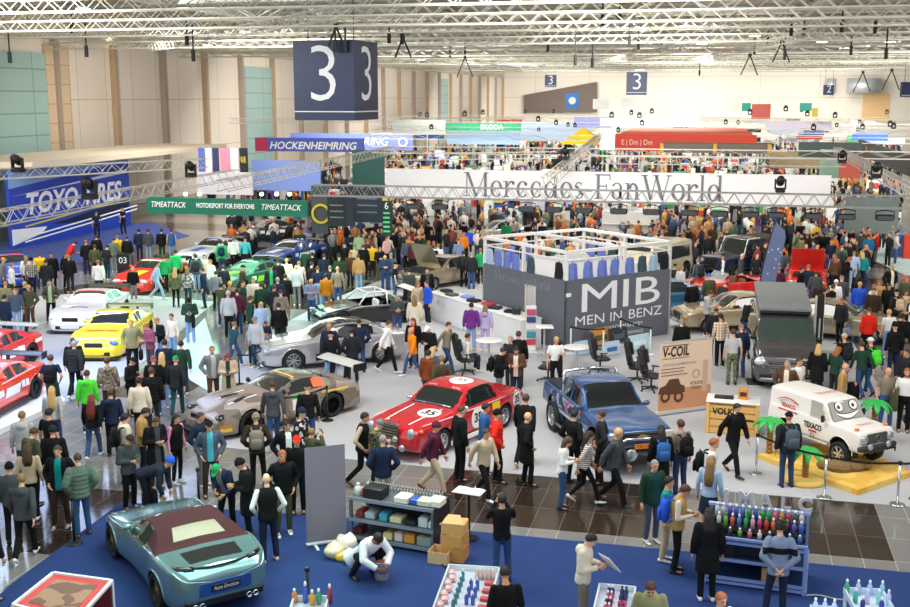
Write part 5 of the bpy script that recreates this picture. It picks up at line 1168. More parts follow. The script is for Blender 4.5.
o, w, h = fascia(615, 757, 134, 150.5, 88, '#e04426', 'red booth fascia with white flowing script across the far middle', 'booth_fascia', .6)
lett(o, 'E | Dm | Dm', -w * .34, h * .5, w * .22, h * .45, '#f4ded8');
MB().poly([(-w * .46, .6, h), (w * .47, .6, h), (w * .42, 5.5, h + .25), (-w * .40, 5.5, h + .25)], .12).build('sloped_roof', mat('#d9634d', .6), o)
for sx, q in ((-.02, 1), (.2, .6)): MB().tube([(w * sx + w * .07 * t, -.03, h * (.12 + .26 * math.sin(PI * t))) for t in [k / 10 for k in range(11)]], .08, 4).build('script_line', mat('#f6e6da', .5), o)
o, w, h = fascia(660, 772, 143.5, 152.5, 80, '#6c6257', 'grey brown flat awning with ochre ends in front of the red booth', 'awning', 2.5); 
for sx in (-1, 0, 1): MB().rbox((sx * w * .48, -.1, h * .5), (w * .035, .4, h * 1.1), .05).build('awning_end', mat('#d6a54a', .6), o)
# yellow pyramid tent
p = at_d(583, 152, 118); o = thing('pyramid_tent', 'yellow pyramid topped tent on black legs among the far crowd', 'tent', (p.x, p.y, p.z)); w = 2.3
MB().add([(-w, -w, .9), (w, -w, .9), (w, w, .9), (-w, w, .9), (0, 0, 2.6)], [(0, 1, 4), (1, 2, 4), (2, 3, 4), (3, 0, 4), (3, 2, 1, 0)]).build('tent_roof', mat('#e8c51c', .7), o)
for sx in (-1, 1):
    for sy in (-1, 1): MB().tube([(sx * w * .92, sy * w * .92, -2.4), (sx * w * .92, sy * w * .92, 1.0)], .14, 5).build('tent_leg', DARK(), o)
# merchandise panels standing over the green stand
for n, (a, b, col, lb) in enumerate(((198, 203.5, '#5c73c8', 'narrow blue hanging panel'), (205, 211, '#efe9e6', 'white shirt shaped panel'), (212, 218, '#39406b', 'dark navy panel'), (220, 229, '#ea8fa6', 'pink panel'), (230, 238, '#e9dfe3', 'pale panel with pink edge'), (239, 247, '#22242e', 'black panel with yellow lettering'))):
    o, w, h = fascia(a, b, 148, 172, 80, col, lb + ' in the row of upright panels above the white screen', 'merchandise_board', .1)
    if n == 5: lett(o, 'WIR', 0, h * .5, w * .7, h * .4, '#e8d23a', y=-.06)
# tyre stand with blue printed wall
q = at(13, 250); r_ = at_x(131, 218, q.x); XW, Y0, Y1 = q.x, q.y, r_.y; Lw = Y1 - Y0; HW = 4.6
o = thing('tyre_stand_wall', 'blue printed stand wall with white swooshes and tyre brand lettering at left', 'stand wall', (XW, (Y0 + Y1) / 2, 0))
MB().box((-.1, 0, HW / 2), (.2, Lw, HW)).build('board', mat('#2748b8', .45), o)
def onw(pts, m, name, off): return MB().poly([V(off, (a - .5) * Lw, b * HW) for a, b in pts], .01, V(1, 0, 0)).build(name, m, o)
onw([(0, .78), (1, .98), (1, 1), (0, 1)], mat('#8fb4ea', .5), 'printed_band', .01); onw([(.02, .68), (.98, .80), (.98, .86), (.5, .76)], mat('#e9eef6', .5), 'white_swoosh', .012); onw([(.30, .24), (.98, .40), (.98, .24), (.6, .18)], mat('#0f2038', .5), 'dark_swoosh', .014); onw([(.1, .26), (.98, .41), (.98, .44), (.1, .28)], mat('#d9c84a', .5), 'yellow_line', .02)
onw([(0, .05), (.22, .14), (.26, .22), (.0, .26)], mat('#f1f3f6', .5), 'white_swoosh', .016)
text('TOYO TIRES', 1.75, mat('#f4f6fa', .5), o, (.06, .0 * Lw, HW * .54), (PI / 2, 0, PI / 2), 'wall_lettering', width=Lw * .80, shear=.2, bold=.05)
for k in range(2): MB().tube([(.9, -.5 * Lw, .5 + k * .25), (.9, .45 * Lw, 1.2 + k * .25)], .05, 5).build('hand_rail', mat('#eef0f4', .4), o)
c = at(0, 190, 5.0); MBc = MB().box((0, 0, 0), (7, 26, .35)).build('stand_canopy', mat('#efe0c9', .7), None, False, (XW - 1.8, Y0 + 13, 5.0)); tag(MBc, 'cream flat canopy roof above the blue tyre stand wall', 'canopy')
for px, py in ((8, 196), (26, 178), (56, 190)):
    pass
# right hand dark fascia running away
q = at(912, 170, 3.6); a2 = at(862, 150, 3.6); XR = q.x
o = thing('stand_fascia', 'dark charcoal fascia slanting away at the upper right edge', 'fascia', (XR, (q.y + a2.y) / 2, 3.5)); Lr = a2.y - q.y + 3
MB().box((0, 0, .35), (.25, abs(Lr), 1.5)).build('board', mat('#33393a', .5), o); text('antominster', .5, mat('#e6e8e8', .5), o, (-.14, 0, .45), (PI / 2, 0, -PI / 2), 'fascia_lettering', width=abs(Lr) * .4)
MB().box((-.15, abs(Lr) * .3, .5), (.02, .8, .5)).build('fascia_emblem', mat('#e08a2a', .5), o)
for n, (px, py, col, lb) in enumerate(((899, 256, '#3f8fe0', 'bright blue display cube at the right edge'), (909, 258, '#d8402e', 'red display cube at the right edge'))):
    p = at(px, py); tag(MB().rbox((0, 0, .65), (.75, .75, 1.3), .02).build('display_cube', mat(col, .5), None, loc=p, angle=40), lb, 'display cube')
# black race pit panels behind the drift cars
for n, (a, b, c, dd, D, col, lb) in enumerate(((311, 327, 186, 233, 60, '#4a5054', 'grey curved stand panel with a yellow ring'), (327, 346, 196, 226, 58, '#23282c', 'black stand panel with small print right of the yellow ring'), (346, 353, 186, 226, 57, '#1b2430', 'tall black pillar between the pit panels'), (353, 381, 188, 222, 62, '#2a3a48', 'dark blue pit panel with stacked tyres'), (382, 391, 201, 236, 55, '#12332c', 'dark green number tower with bright strips'))):
    o, w, h = fascia(a, b, c, dd, D, col, lb, 'pit_backdrop', .2)
    if n == 0: MB().lathe([(.55, 0), (.55, .04), (.42, .04), (.42, 0)], 24, M=Matrix.Rotation(PI / 2, 3, 'X')).build('yellow_ring', mat('#d8c83a', .5), o, False, (.1, -.05, h * .42))
    if n == 4:
        lett(o, '6', 0, h * .86, w * .4, .5, '#e8f2ec')
        for k in range(5): MB().box((0, -.03, h * (.14 + .13 * k)), (w * .7, .03, h * .05)).build('bright_strip', mat('#5fcf8a', .5), o)
    if n in (1, 3):
        for k in range(3): MB().box((0, -.02, h * (.3 + .2 * k)), (w * .7, .03, h * .04)).build('print_line', mat('#7c868c', .5), o)
def number_board(px, py, num, label):
    p = at(px, py); o = thing('number_board', label, 'sign', p, YAW)
    MB().rbox((0, 0, .75), (.62, .08, 1.5), .02).build('board', mat('#15171a', .5), o, angle=40); text(num, .42, mat('#eef0f0', .5), o, (0, -.05, 1.15), name='race_number'); MB().box((0, -.045, .45), (.5, .01, .16)).build('yellow_strip', mat('#d8d23a', .5), o)
for a in ((124.5, 284, '03', 'black number board 03 beside the red race car'), (261, 287, '33', 'black number board 33 beside the green race car'), (333, 250, '13', 'black number board 13 behind the crowd at the pit panels'), (301, 262, '23', 'black number board 23 beside the blue race car')): number_board(*a)
# wheel shop wall under the banner
o, w, h = fascia(602, 656, 211, 243, 66, '#eceae6', 'white display wall with alloy wheels under the serif lettered banner', 'wheel_display', .3, 'display wall')
for k, xx in enumerate((-.42, -.10, .22, .45)):
    t, rm = wheel_meshes(.38, .2, 'multi'); oo = put('display_wheel', rm, [mat('#2a2b2d', .4), mat('#b9bcc0', .3, .6)], o, (w * xx, -.15, h * (.30 + .25 * (k % 2)))); oo.rotation_euler.z = -PI / 2
MB().box((0, -.2, h * .62), (w * .96, .3, .05)).build('shelf', mat('#d9d7d2', .5), o)

# goods on the far stalls: too many to count
rr = random.Random(21); mb = MB(); GC = [mat(c, .6) for c in ('#f2f1ee', '#e9efe9', '#4fae6a', '#d8e8dc', '#d8433a', '#3f6fc8', '#22262b', '#e9c46a', '#cfd6e8', '#efe3d6', '#7a4b9a')]
for k in range(1500):
    px = rr.uniform(388, 850) if k % 4 else rr.uniform(150, 908); y = 1 / rr.uniform(1 / 80., 1 / 240.); p = at_y(px, 150, y)
    if p.x < XL + 2 or px < 385 and y < 90: continue
    c = rr.choice((0, 0, 0, 0, 1, 1, 2, 3, 3, 4, 5, 6, 6, 7, 8, 8, 9, 10)); hh = rr.uniform(.3, 1.3) * (1.6 if rr.random() < .15 else 1); ww = rr.uniform(.3, 1.5)
    mb.box((p.x, y, hh / 2), (ww, rr.uniform(.3, .8), hh), c)
    if rr.random() < .5: mb.box((p.x, y - .45, hh * .6), (ww * .6, .08, hh * .4), rr.choice((2, 4, 5, 6, 7, 0)))
for k in range(110):
    px = rr.uniform(388, 905); y = rr.uniform(120, 238); p = at_y(px, 150, y); z = rr.uniform(2.6, 4.6)
    if 430 < px < 600 and y < 165: continue
    if 600 < px < 780 and y < 110: continue
    c = c = rr.choice((0, 0, 1, 8, 8, 9, 3, 5, 6, 4, 2))
    mb.box((p.x, y, z), (rr.uniform(1.5, 5), .2, rr.uniform(.3, .9)), c); mb.box((p.x, y + .1, z / 2), (.12, .12, z), 0)
tag(mb.build('stall_goods', GC), 'countless bright goods and small boards on the far stalls beyond the white banner', 'goods', None, 'stuff')
for n in range(34):
    px = rr.uniform(392, 905); p = at(px, 100 + rr.uniform(12, 34), 5.5); q = V(p.x, min(p.y, 200), 5.6)
    mb = MB().rbox((0, 0, 0), (.36, .36, .12), .03).rbox((-.15, 0, .2), (.10, .2, .36), .03).rbox((.15, 0, .2), (.10, .2, .36), .03).rbox((0, .05, .36), (.26, .46, .26), .06); tag(mb.build('moving_light', mat('#151618', .5), None, loc=at_d(px, rr.uniform(110, 132), rr.uniform(90, 150)), angle=40), 'tiny black moving light on the trusses of the far stands', 'stage light', 'moving lights of the far stands')
for n in range(6):
    y = 74 + 25 * n; truss((max(at_y(372, 140, y).x, XL + 1.5), y, 5.3), (at_y(915, 140, y).x, y, 5.3), 'pale truss over the far stands beyond the white banner', .45, .035, group='trusses over the far stands', step=1.4)
# ------------------------------------------------------------------ place the cars
def place(r, label, cat, front, rear, side, wb, half, group=None, lift=0.0, mid=None):
    """front / rear: pixel of the two wheel contacts on the visible side (+1 = the car's left)"""
    F, R_ = at(*front), at(*rear); d = (F - R_); th = math.atan2(d.x, -d.y); c, s = math.cos(th), math.sin(th)
    ym = (wb[0] + wb[1]) / 2; m = (F + R_) / 2; lx, ly = side * half, ym
    r.location = (m.x - (c * lx - s * ly), m.y - (s * lx + c * ly), lift + .012); r.rotation_euler.z = th
    return tag(r, label, cat, group)
def place2(r, label, cat, px, py, head, lift=0.012, sc=1.0):
    p = at(px, py); r.location = (p.x, p.y, lift); r.rotation_euler.z = YAW + math.radians(head); r.scale = (sc,) * 3
    return tag(r, label, cat)
ONLY = globals().get('ONLY')
a = aston(); a.scale = (.95,) * 3; place(a, 'pale blue green soft top sports car with burgundy roof on the blue carpet', 'car', (112.8, 561), (152.5, 606), 1, (-1.42, 1.38), .95)
place(bronze(), 'bronze grey race car with large rear wing behind the black belt posts', 'car', (250, 437), (334, 417), 1, (-1.4, 1.25), .98)
place(silver(), 'silver luxury saloon with black glass roof behind the bronze race car', 'car', (298, 372), (379, 364), 1, (-1.62, 1.45), .95)
place(classic_red(), 'red classic saloon wearing race number 35 on bonnet, roof and doors', 'car', (444, 455), (504, 429), 1, (-1.42, 1.40), .9)
place(pickup(), 'blue lifted pickup truck with orange plate and chrome front bar', 'car', (589, 464), (555, 433.5), -1, (-1.5, 1.55), .9)
vn = van(); vn.scale = (1.05,) * 3; place(vn, 'dark grey camper van with its grey pop up roof raised', 'car', (753.6, 384), (748, 357), -1, (-1.66, 1.54), .95)
g = gwagon(); g.scale = (.75,) * 3; place(g, 'white boxy off road car with cartoon eyes and grin on yellow sand plate', 'car', (832, 470), (788, 453), -1, (-.94, .86), .60, lift=.14)
place(gt('#ecd21c', '#f4e04a', hood=('Hasseroder', '#b8321e'), strip='#e8e4da', rim='#3a3c40', wingc='#6f7a3a', lights='#3f6fc0'), 'yellow touring race car with red script on its bonnet', 'car', (126, 358), (153, 337), 1, (-1.32, 1.3), .95)
place(gt('#e9e9ec', '#f6f6f6', hood=('Service', '#2a4fb0'), strip='#d8302c', rim='#cfd3d8', wingc='#3a3d33', lights='#dfe6ee'), 'white touring race car with blue script bonnet behind the yellow one', 'car', (94, 335), (134, 312), 1, (-1.32, 1.3), .95)
place(gt('#e8431c', '#f0efe9', strip='#f0efe9', num='1', rim='#23242a', wingc='#23262a'), 'orange red touring race car cut by the left edge on a white plinth', 'car', (-14, 432), (40, 402), 1, (-1.32, 1.3), .95, lift=.16)
place(gt('#cf2130', '#f2f0ee', strip='#f2efe9', rim='#e6e6e6', wingc='#8d9a92'), 'red and white touring race car with rear wing at the left edge', 'car', (-16, 383), (33, 363), 1, (-1.32, 1.3), .95)
p0, p1 = at(-30, 455), at(66, 403); tag(slab('plinth', [(-60, 462), (66, 405), (40, 380), (-60, 405)], .16, mat('#e9e9e6', .4)), 'low white plinth under the orange red race car', 'plinth')
place2(gt('#2f55c8', '#e9eef6', num=None, hood=('TOYO', '#f2f4f8')), 'blue and white race car half hidden at the far left by the blue tyre stand', 'car', 12, 281, 30)
place2(gt('#dd2a1e', '#e8c92c', strip='#f0efe9'), 'bright red race car behind the two green hoodies', 'car', 152, 287, -12)
place2(gt('#e6eaf2', '#2f5fc8', strip='#2f5fc8'), 'white and blue striped race car left of the white hoodie', 'car', 213, 262, -25)
place2(gt('#2f5a4a', '#8fd23a', strip='#bfe8d0'), 'dark green race car with lime mirror behind the crowd', 'car', 249, 288, -35)
place2(gt('#2a4f9c', '#e6ecf4', strip='#e6ecf4'), 'blue race car with pale bonnet right behind the dark green one', 'car', 290, 264, -30)
place2(gt('#1c2023', '#f0f2f0', strip='#e88a4a'), 'black drift car with bold white side lettering under the green fascia', 'car', 266, 240, -60)
place2(hot_rod(), 'black stripped race car with white roll cage behind the silver saloon', 'car', 365, 322, -62)
place2(sedan('#a99a82', 62, metal=.6), 'beige metallic classic with its bonnet raised left of the booth', 'car', 441, 285, -42)
place2(sedan('#c7c9cc', None, nm='estate_car'), 'silver grey car under the banner left of the booth corner', 'car', 498, 243, -75)
place2(suv('#1f2a48'), 'dark blue open off road car with brown soft top behind the crowd', 'car', 741, 275, -55)
place2(sedan('#d4261c', None, conv=True, metal=0), 'bright red open sports car left of the feather flag', 'car', 727, 300, -72); place2(sedan('#d8281e', 60, nm='coupe_car', metal=0), 'bright red coupe with its bonnet raised right of the feather flag', 'car', 806, 289, -18)
place2(suv('#c9bd9e', conv=False, bus=True, nm='minibus'), 'cream old minibus between the booth and the dark blue off road car', 'car', 657, 281, -38)
place2(sedan('#3f79a6', None, nm='coupe_car', metal=.5), 'sky blue classic coupe half hidden behind the grey booth', 'car', 655, 312, -75)
place2(sedan('#b9a98a', None, metal=.5), 'light gold classic saloon left of the camper van', 'car', 733, 328, -80)
place2(sedan('#b9ad94', None, metal=.6), 'champagne classic saloon right of the camper van', 'car', 836, 337, 60)
place2(gt('#e9e9e6', '#3a9a58'), 'white race car among the pit panels left of the banner', 'car', 364, 229, -40)
OBST = []
bpy.context.view_layer.update()
for o in list(COL.objects):
    if o.get('category') == 'car':
        k = o.scale.x; OBST.append((o.matrix_world.copy(), -1.2, 1.2, -2.6 if 'bonnet' not in o['label'] else -2.5, 2.55))
# ------------------------------------------------------------------ MIB booth
A_, Rr = at(564.7, 351.0), at(669.2, 334.2)
u_ = (Rr - A_); BL = u_.length; u_.normalize(); v_ = V(-u_.y, u_.x, 0); 
th = math.atan2(u_.y, u_.x); HB = 2.52
bo = thing('fan_shop_booth', 'dark grey square booth with big white lettering and hoodies along its rim', 'booth', (A_.x, A_.y, .012), th)
GW = mat('#63666f', .6)
WL = (at(482.4, 262.6, HB) - A_); WL.z = 0; WLn = WL.length
LL = BL
MB().box((LL / 2, .04, HB / 2), (LL, .08, HB)).build('front_wall', GW, bo)
mbw = MB(); d0, d1 = 1.75, 2.35
mbw.box((.04, d0 / 2, HB / 2), (.08, d0, HB)); mbw.box((.04, (d1 + LL) / 2, HB / 2), (.08, LL - d1, HB)); mbw.box((.04, (d0 + d1) / 2, 2.3), (.08, d1 - d0, .44))
mbw.build('side_wall', GW, bo)
MB().box((.9, (d0 + d1) / 2, 1.05), (.06, 1.6, 2.1)).build('inner_screen', mat('#d9d5cc', .6), bo); 
for yy in (d0, d1): MB().box((.04, yy, 1.04), (.10, .05, 2.08)).build('door_post', mat('#d8d3c6', .5), bo)
MB().box((LL / 2, LL - .04, HB / 2), (LL, .08, HB)).build('rear_wall', mat('#dededc', .6), bo); MB().box((LL - .04, LL / 2, HB / 2), (.08, LL, HB)).build('end_wall', mat('#dededc', .6), bo)
MB().box((LL / 2, .095, HB - .06), (LL, .03, .05)).build('wall_trim', mat('#4b4e56', .5), bo)
WH = mat('#eceae8', .5); ZR = 3.52
for z, s in ((ZR, .11), (ZR - .30, .05)):
    for c, d in (((LL / 2, .06, z), (LL, s, s)), ((LL / 2, LL - .06, z), (LL, s, s)), ((.06, LL / 2, z), (s, LL, s)), ((LL - .06, LL / 2, z), (s, LL, s)), ((LL / 2, LL / 2, z), (s, LL, s)))[: 5 if z == ZR else 4]: MB().box(c, d).build('rail', WH, bo)
for x, y in ((.06, .06), (LL - .06, .06), (.06, LL - .06), (LL - .06, LL - .06), (LL / 2, .06), (.06, LL / 2), (LL / 2, LL - .06), (LL - .06, LL / 2)): MB().box((x, y, (HB + ZR) / 2), (.10, .10, ZR - HB)).build('rail_post', WH, bo)
for y0, y1 in ((.4, 2.3),): MB().box((.12, (y0 + y1) / 2 - .2, HB + .36), (.03, 1.8, .72)).build('white_panel', mat('#f1efec', .6), bo)
MB().box((1.3, .12, HB + .36), (2.3, .03, .72)).build('white_panel', mat('#f1efec', .6), bo)
W = mat('#eef0f1', .45); OBST.append((Matrix.Translation(bo.location) @ Matrix.Rotation(th, 4, 'Z'), -.3, LL + .3, -.3, LL + .3))
[text(ch, 1.50, W, bo, (x, -.012, 1.76), name='booth_lettering', width=wd) for ch, x, wd in (('M', 1.56, 1.66), ('I', 2.83, .27), ('B', 3.86, 1.22))]; [text(t_, .50, W, bo, (x, -.012, .98), name='booth_lettering', width=wd) for t_, x, wd in (('MEN', 1.13, 1.36), ('IN', 2.38, .55), ('BENZ', 3.82, 1.66))]
text('PERFORMANCE*', .22, W, bo, (2.75, -.012, .58), name='booth_lettering', width=1.9); text('PERFORMANCE', .16, W, bo, (3.2, -.012, .30), name='booth_lettering', width=1.1)
serif('Mercedes-FanWorld', mat('#8d9099', .5), bo, (-.012, 2.6, 2.02), 3.4, .34, (PI / 2, 0, -PI / 2), 'booth_lettering')
MB().box((.12, -.012, 2.0), (.22, .01, .14)).build('small_sign', mat('#e8e9ea', .5), bo)
HOOD = {'b': ('#6e80c8', 'blue'), 'l': ('#a9c4dc', 'light blue'), 'g': ('#3f5560', 'dark green grey'), 'k': ('#20242a', 'black')}
def hoodie(x, y, rot, k, where):
    p = V(A_.x, A_.y, 0) + u_ * x + v_ * y; h, nm = HOOD[k]
    o = put('hanging_hoodie', top_mesh('st', 'hd'), [cloth(h), cloth(h)], None, objmat=True); o.scale = (.72, .55, .98); o.location = (p.x, p.y, 3.13 - 1.50 * .98); o.rotation_euler.z = th + rot
    MB().tube([(-.16, 0, 1.42), (0, 0, 1.50), (.16, 0, 1.42)], .014, 4).tube([(0, 0, 1.50), (0, 0, 1.56)], .012, 4).build('hanger', mat('#2a2a2c', .5), o)
    tag(o, f'{nm} hoodie hanging {where}', 'hoodie', 'hoodies hung along the booth rim')
ordn = ['first', 'second', 'third', 'fourth', 'fifth', 'sixth', 'seventh', 'eighth']
for i, (t, k) in enumerate(((.07, 'b'), (.21, 'b'), (.34, 'b'), (.46, 'b'), (.60, 'b'), (.72, 'g'), (.83, 'l'), (.94, 'k'))): hoodie(t * LL, -.10 + .18, 0, k, f'{ordn[i]} from the booth corner above the lettered front wall')
for i, (t, k) in enumerate(((.93, 'l'), (.82, 'b'), (.71, 'b'), (.60, 'b'), (.42, 'g'), (.10, 'k'))): hoodie(.08, t * LL, -PI / 2, k, f'{ordn[i]} from the left end above the booth side wall')
for i, (t, k) in enumerate(((.30, 'b'), (.16, 'b'))): hoodie(t * LL + .4, LL - .2, 0, k, f'{ordn[i]} from the middle on the rear left booth rail')
for i, (t, k) in enumerate(((.86, 'b'), (.74, 'b'), (.62, 'g'))): hoodie(LL - .2, t * LL, -PI / 2, k, f'{ordn[i]} from the back corner on the right booth rail')
# ------------------------------------------------------------------ counter, tables, chairs
p, q = at(430, 318), at(520, 350); d = (q - p); L = d.length; rz = math.atan2(d.y, d.x)
ct = thing('sales_counter', 'long white counter left of the dark grey booth with folded clothes', 'counter', ((p.x + q.x) / 2, (p.y + q.y) / 2, .012), rz)
MB().box((0, .45, .52), (L, .9, 1.04)).build('counter_body', mat('#e9e8e7', .5), ct); MB().rbox((0, .45, 1.06), (L + .06, .96, .05), .01).build('counter_top', mat('#d9d8d8', .4), ct, angle=40)
OBST.append((Matrix.Translation(ct.location) @ Matrix.Rotation(rz, 4, 'Z'), -L / 2 - .3, L / 2 + .3, -.3, 1.2)); C_ = lambda t, w, z: V(*(Matrix.Rotation(rz, 3, 'Z') @ V((t - .5) * L, .45 + w, z))) + V((p.x + q.x) / 2, (p.y + q.y) / 2, .012)
for i, (t, w, c, n) in enumerate(((.06, .1, '#23262b', 'black'), (.18, -.1, '#4b5a52', 'moss green'), (.30, .15, '#7f8fd0', 'periwinkle'), (.42, -.05, '#2a2c31', 'charcoal'), (.55, .1, '#b83a44', 'red'), (.66, -.1, '#2f3340', 'ink blue'), (.80, .05, '#1d1e22', 'jet black'))):
    tag(MB().rbox((0, 0, .05), (.5, .4, .10), .03).build('folded_clothes', cloth(c), None, loc=C_(t, w, 1.085), rz=rz + .1 * i, angle=40), f'{n} folded clothes lying on the long white counter', 'clothes', 'folded clothes on the white counter')
tag(MB().rbox((0, 0, .13), (.30, .22, .26), .03).build('card_terminal', mat('#22252a', .5), None, loc=C_(.86, 0, 1.085), angle=40), 'black box standing on the right end of the white counter', 'box')
tag(MB().rbox((0, 0, .07), (.30, .22, .14), .05).build('yellow_cap', cloth('#e3cf2c'), None, loc=C_(.96, .1, 1.085), angle=40), 'yellow folded cap at the right end of the white counter', 'cap')
p = at(531, 352); o = thing('leaflet_stand', 'slim white leaflet stand with coloured packs right of the white counter', 'stand', p, YAW); MB().rbox((0, 0, .02), (.4, .4, .04), .01).rbox((0, .12, .85), (.36, .04, 1.6), .01).build('stand_frame', mat('#e2e3e4', .5), o, angle=40)
for k, c in enumerate(('#c43a4a', '#3a8fa0', '#d9d9d6', '#2f3f74', '#b84a6a')): MB().rbox((0, .06, .35 + .27 * k), (.32, .07, .2), .01).build('leaflet_pack', mat(c, .6), o, angle=40)
p = at(544, 356); o = thing('bar_table', 'small white square bar table against the booth side wall', 'table', p, YAW); MB().rbox((0, 0, 1.05), (.6, .6, .04), .01).build('table_top', mat('#eeeeec', .4), o, angle=40); MB().tube([(0, 0, .02), (0, 0, 1.04)], .035, 8).lathe([(.25, 0), (.25, .02)], 16).build('leg', mat('#c9cbcd', .3, .6), o)
def round_table(px, py, label):
    p = at(px, py, .74); o = thing('round_table', label, 'table', (p.x, p.y, .012)); MB().lathe([(.001, .71), (.45, .71), (.48, .725), (.45, .74), (.001, .74)], 28).build('table_top', mat('#f0efed', .35), o, True)
    MB().tube([(0, 0, .02), (0, 0, .71)], .04, 8).lathe([(.28, 0), (.28, .02), (.05, .05)], 18).build('leg', mat('#cfd0d1', .3, .6), o)
round_table(577, 347, 'white round table behind the blue pickup truck'); round_table(489, 340, 'white round table beside the seated person')
def game_chair(px, py, face, label, col='#1c1d21'):
    p = at(px, py); o = thing('gaming_chair', label, 'chair', (p.x, p.y, .012), YAW + math.radians(face)); K = mat(col, .55); P = mat('#17181a', .5)
    mb = MB()
    for k in range(5): a = 2 * PI * k / 5; mb.tube([(0, 0, .12), (.34 * math.cos(a), .34 * math.sin(a), .07)], [.035, .02], 6)
    mb.build('base', P, o)
    for k in range(5): a = 2 * PI * k / 5; MB().ball((.34 * math.cos(a), .34 * math.sin(a), .035), .034, 8, 6).build('caster', P, o)
    MB().tube([(0, 0, .1), (0, 0, .42)], .03, 8).build('post', P, o); MB().rbox((0, -.02, .48), (.54, .54, .12), .05).build('seat', K, o, angle=40)
    Rx = Matrix.Rotation(-.20, 3, 'X')
    MB().rbox((0, .30, .92), (.50, .12, .82), .05, 0, Rx).rbox((-.24, .27, 1.02), (.10, .16, .44), .04, 0, Rx).rbox((.24, .27, 1.02), (.10, .16, .44), .04, 0, Rx).build('backrest', K, o, angle=40); MB().rbox((0, .32, 1.30), (.30, .10, .18), .04, 0, Rx).build('head_rest', mat('#3a3b42', .6), o, angle=40)
    for sx in (1, -1): MB().tube([(sx * .30, .08, .48), (sx * .32, .05, .70)], .022, 6).rbox((sx * .32, 0, .71), (.08, .26, .035), .012).build('armrest', P, o)
    return o
game_chair(465, 374, 110, 'black gaming chair carrying the seated person in white'); game_chair(600, 373, 100, 'black gaming chair behind the round table near the booth'); game_chair(637, 382, 70, 'black gaming chair left of two beside the leaning poster wall'); game_chair(651, 391, 60, 'dark plum gaming chair nearest to the tan standing banner', '#2b2228'); game_chair(548, 382, 250, 'black low chair behind the blonde person in white t shirt')
# poster boards
for px, py, w, hh, c1, c2, lb in ((582, 344, 1.0, .6, '#69b83c', '#dfeee0', 'green and white car poster leaning at the booth'), (601, 348, 1.0, .6, '#c98a3c', '#5f5138', 'amber sunset poster leaning at the booth'), (619, 346, .9, .55, '#33383f', '#555c66', 'dark grey poster leaning at the booth'),
                               (585, 357, .9, .45, '#a9cbe6', '#2f5a94', 'low poster with blue car in front of the green poster'), (612, 358, .8, .45, '#bcd3e6', '#3a6ab0', 'low pale blue poster in front of the amber one'), (640, 352, 1.0, .5, '#bfe0e8', '#e9f2f2', 'pale cyan poster at the right end of the row')):
    p = at(px, py); o = thing('poster_board', lb, 'poster', (p.x, p.y, .012), th + .05)
    MB().box((0, 0, hh / 2 + .12), (w, .04, hh)).build('board', mat(c1, .4), o).rotation_euler.x = -.15; MB().rbox((0, -.05, hh * .45 + .10), (w * .6, .02, hh * .32), .01).build('picture', mat(c2, .4), o, angle=40).rotation_euler.x = -.15
    for sx in (1, -1): MB().tube([(sx * w * .3, .05, .5), (sx * w * .3, .22, 0)], .018, 5).build('leg', mat('#d8d9da', .4, .4), o)
def post(px, py, col, label, h=1.0, z=.012):
    p = at(px, py); o = thing('barrier_post', label, 'barrier post', (p.x, p.y, z), YAW); M = mat(col, .2, .9) if col == '#d0d3d6' else mat(col, .45)
    MB().lathe([(.17, 0), (.17, .015), (.14, .03), (.03, .05)], 20).build('base', M, o, True); MB().tube([(0, 0, .04), (0, 0, h - .08)], .028, 10).build('pole', M, o, True); MB().rbox((0, 0, h - .04), (.08, .08, .09), .015).build('belt_head', mat('#1b1c1f', .4), o, angle=40)
    return V(p.x, p.y, h - .04 + z)
def belt(a, b, label):
    m = (a + b) / 2; n = 10; pts = [a.lerp(b, i / n) + V(0, 0, -.06 * math.sin(PI * i / n)) for i in range(n + 1)]
    vs = []; 
    for p in pts: vs += [p + V(0, 0, .025), p - V(0, 0, .025)]
    d = (b - a).cross(V(0, 0, 1)).normalized() * .004; mb = MB(); mb.add([v + d for v in vs] + [v - d for v in vs], [(2 * i, 2 * i + 1, 2 * i + 3, 2 * i + 2) for i in range(n)] + [(2 * n + 2 + 2 * i, 2 * n + 2 + 2 * i + 2, 2 * n + 2 + 2 * i + 3, 2 * n + 2 + 2 * i + 1) for i in range(n)])
    tag(mb.build('barrier_belt', mat('#15161a', .6)), label, 'belt')
SV = '#d0d3d6'
s1 = post(755.7, 474, SV, 'chrome barrier post left of the white cartoon car'); s2 = post(824, 498, SV, 'chrome barrier post in front of the white cartoon car'); s3 = post(897, 505, SV, 'chrome barrier post at the lower right in front of the sand plate'); s4 = post(916, 500, SV, 'chrome barrier post cut by the right edge'); s5 = post(908, 432, SV, 'chrome barrier post at the right edge by the bearded person')
belt(s1, s2, 'black belt between the chrome posts left of the cartoon car'); belt(s2, s3, 'black belt before the nose of the cartoon car'); belt(s3, s4, 'short black belt at the lower right edge'); belt(V(at(872, 428).x, at(872, 428).y, .9), s5, 'black belt behind the palm at the right edge')
b1 = post(570.5, 354, '#e0e2e4', 'white barrier post left of the leaning posters'); b2 = post(603, 356, '#e0e2e4', 'white barrier post in the middle before the amber poster'); b3 = post(650, 355, '#e0e2e4', 'white barrier post right of the leaning posters'); b4 = post(620, 345, '#e0e2e4', 'white barrier post close to the booth wall')
belt(b1, b2, 'black belt between the left and middle white posts'); belt(b4, b3, 'black belt running to the right white post')
k1 = post(327.5, 421, '#17181a', 'black barrier post beside the rear wheel of the bronze race car'); k2 = post(284.5, 433, '#17181a', 'black barrier post before the door of the bronze race car'); k3 = post(239.5, 385, '#17181a', 'black barrier post behind the bonnet of the bronze race car')
belt(k1, k2, 'black belt along the bronze race car'); belt(k3, V(at(262, 380).x, at(262, 380).y, .95), 'short black belt behind the bronze race car bonnet')
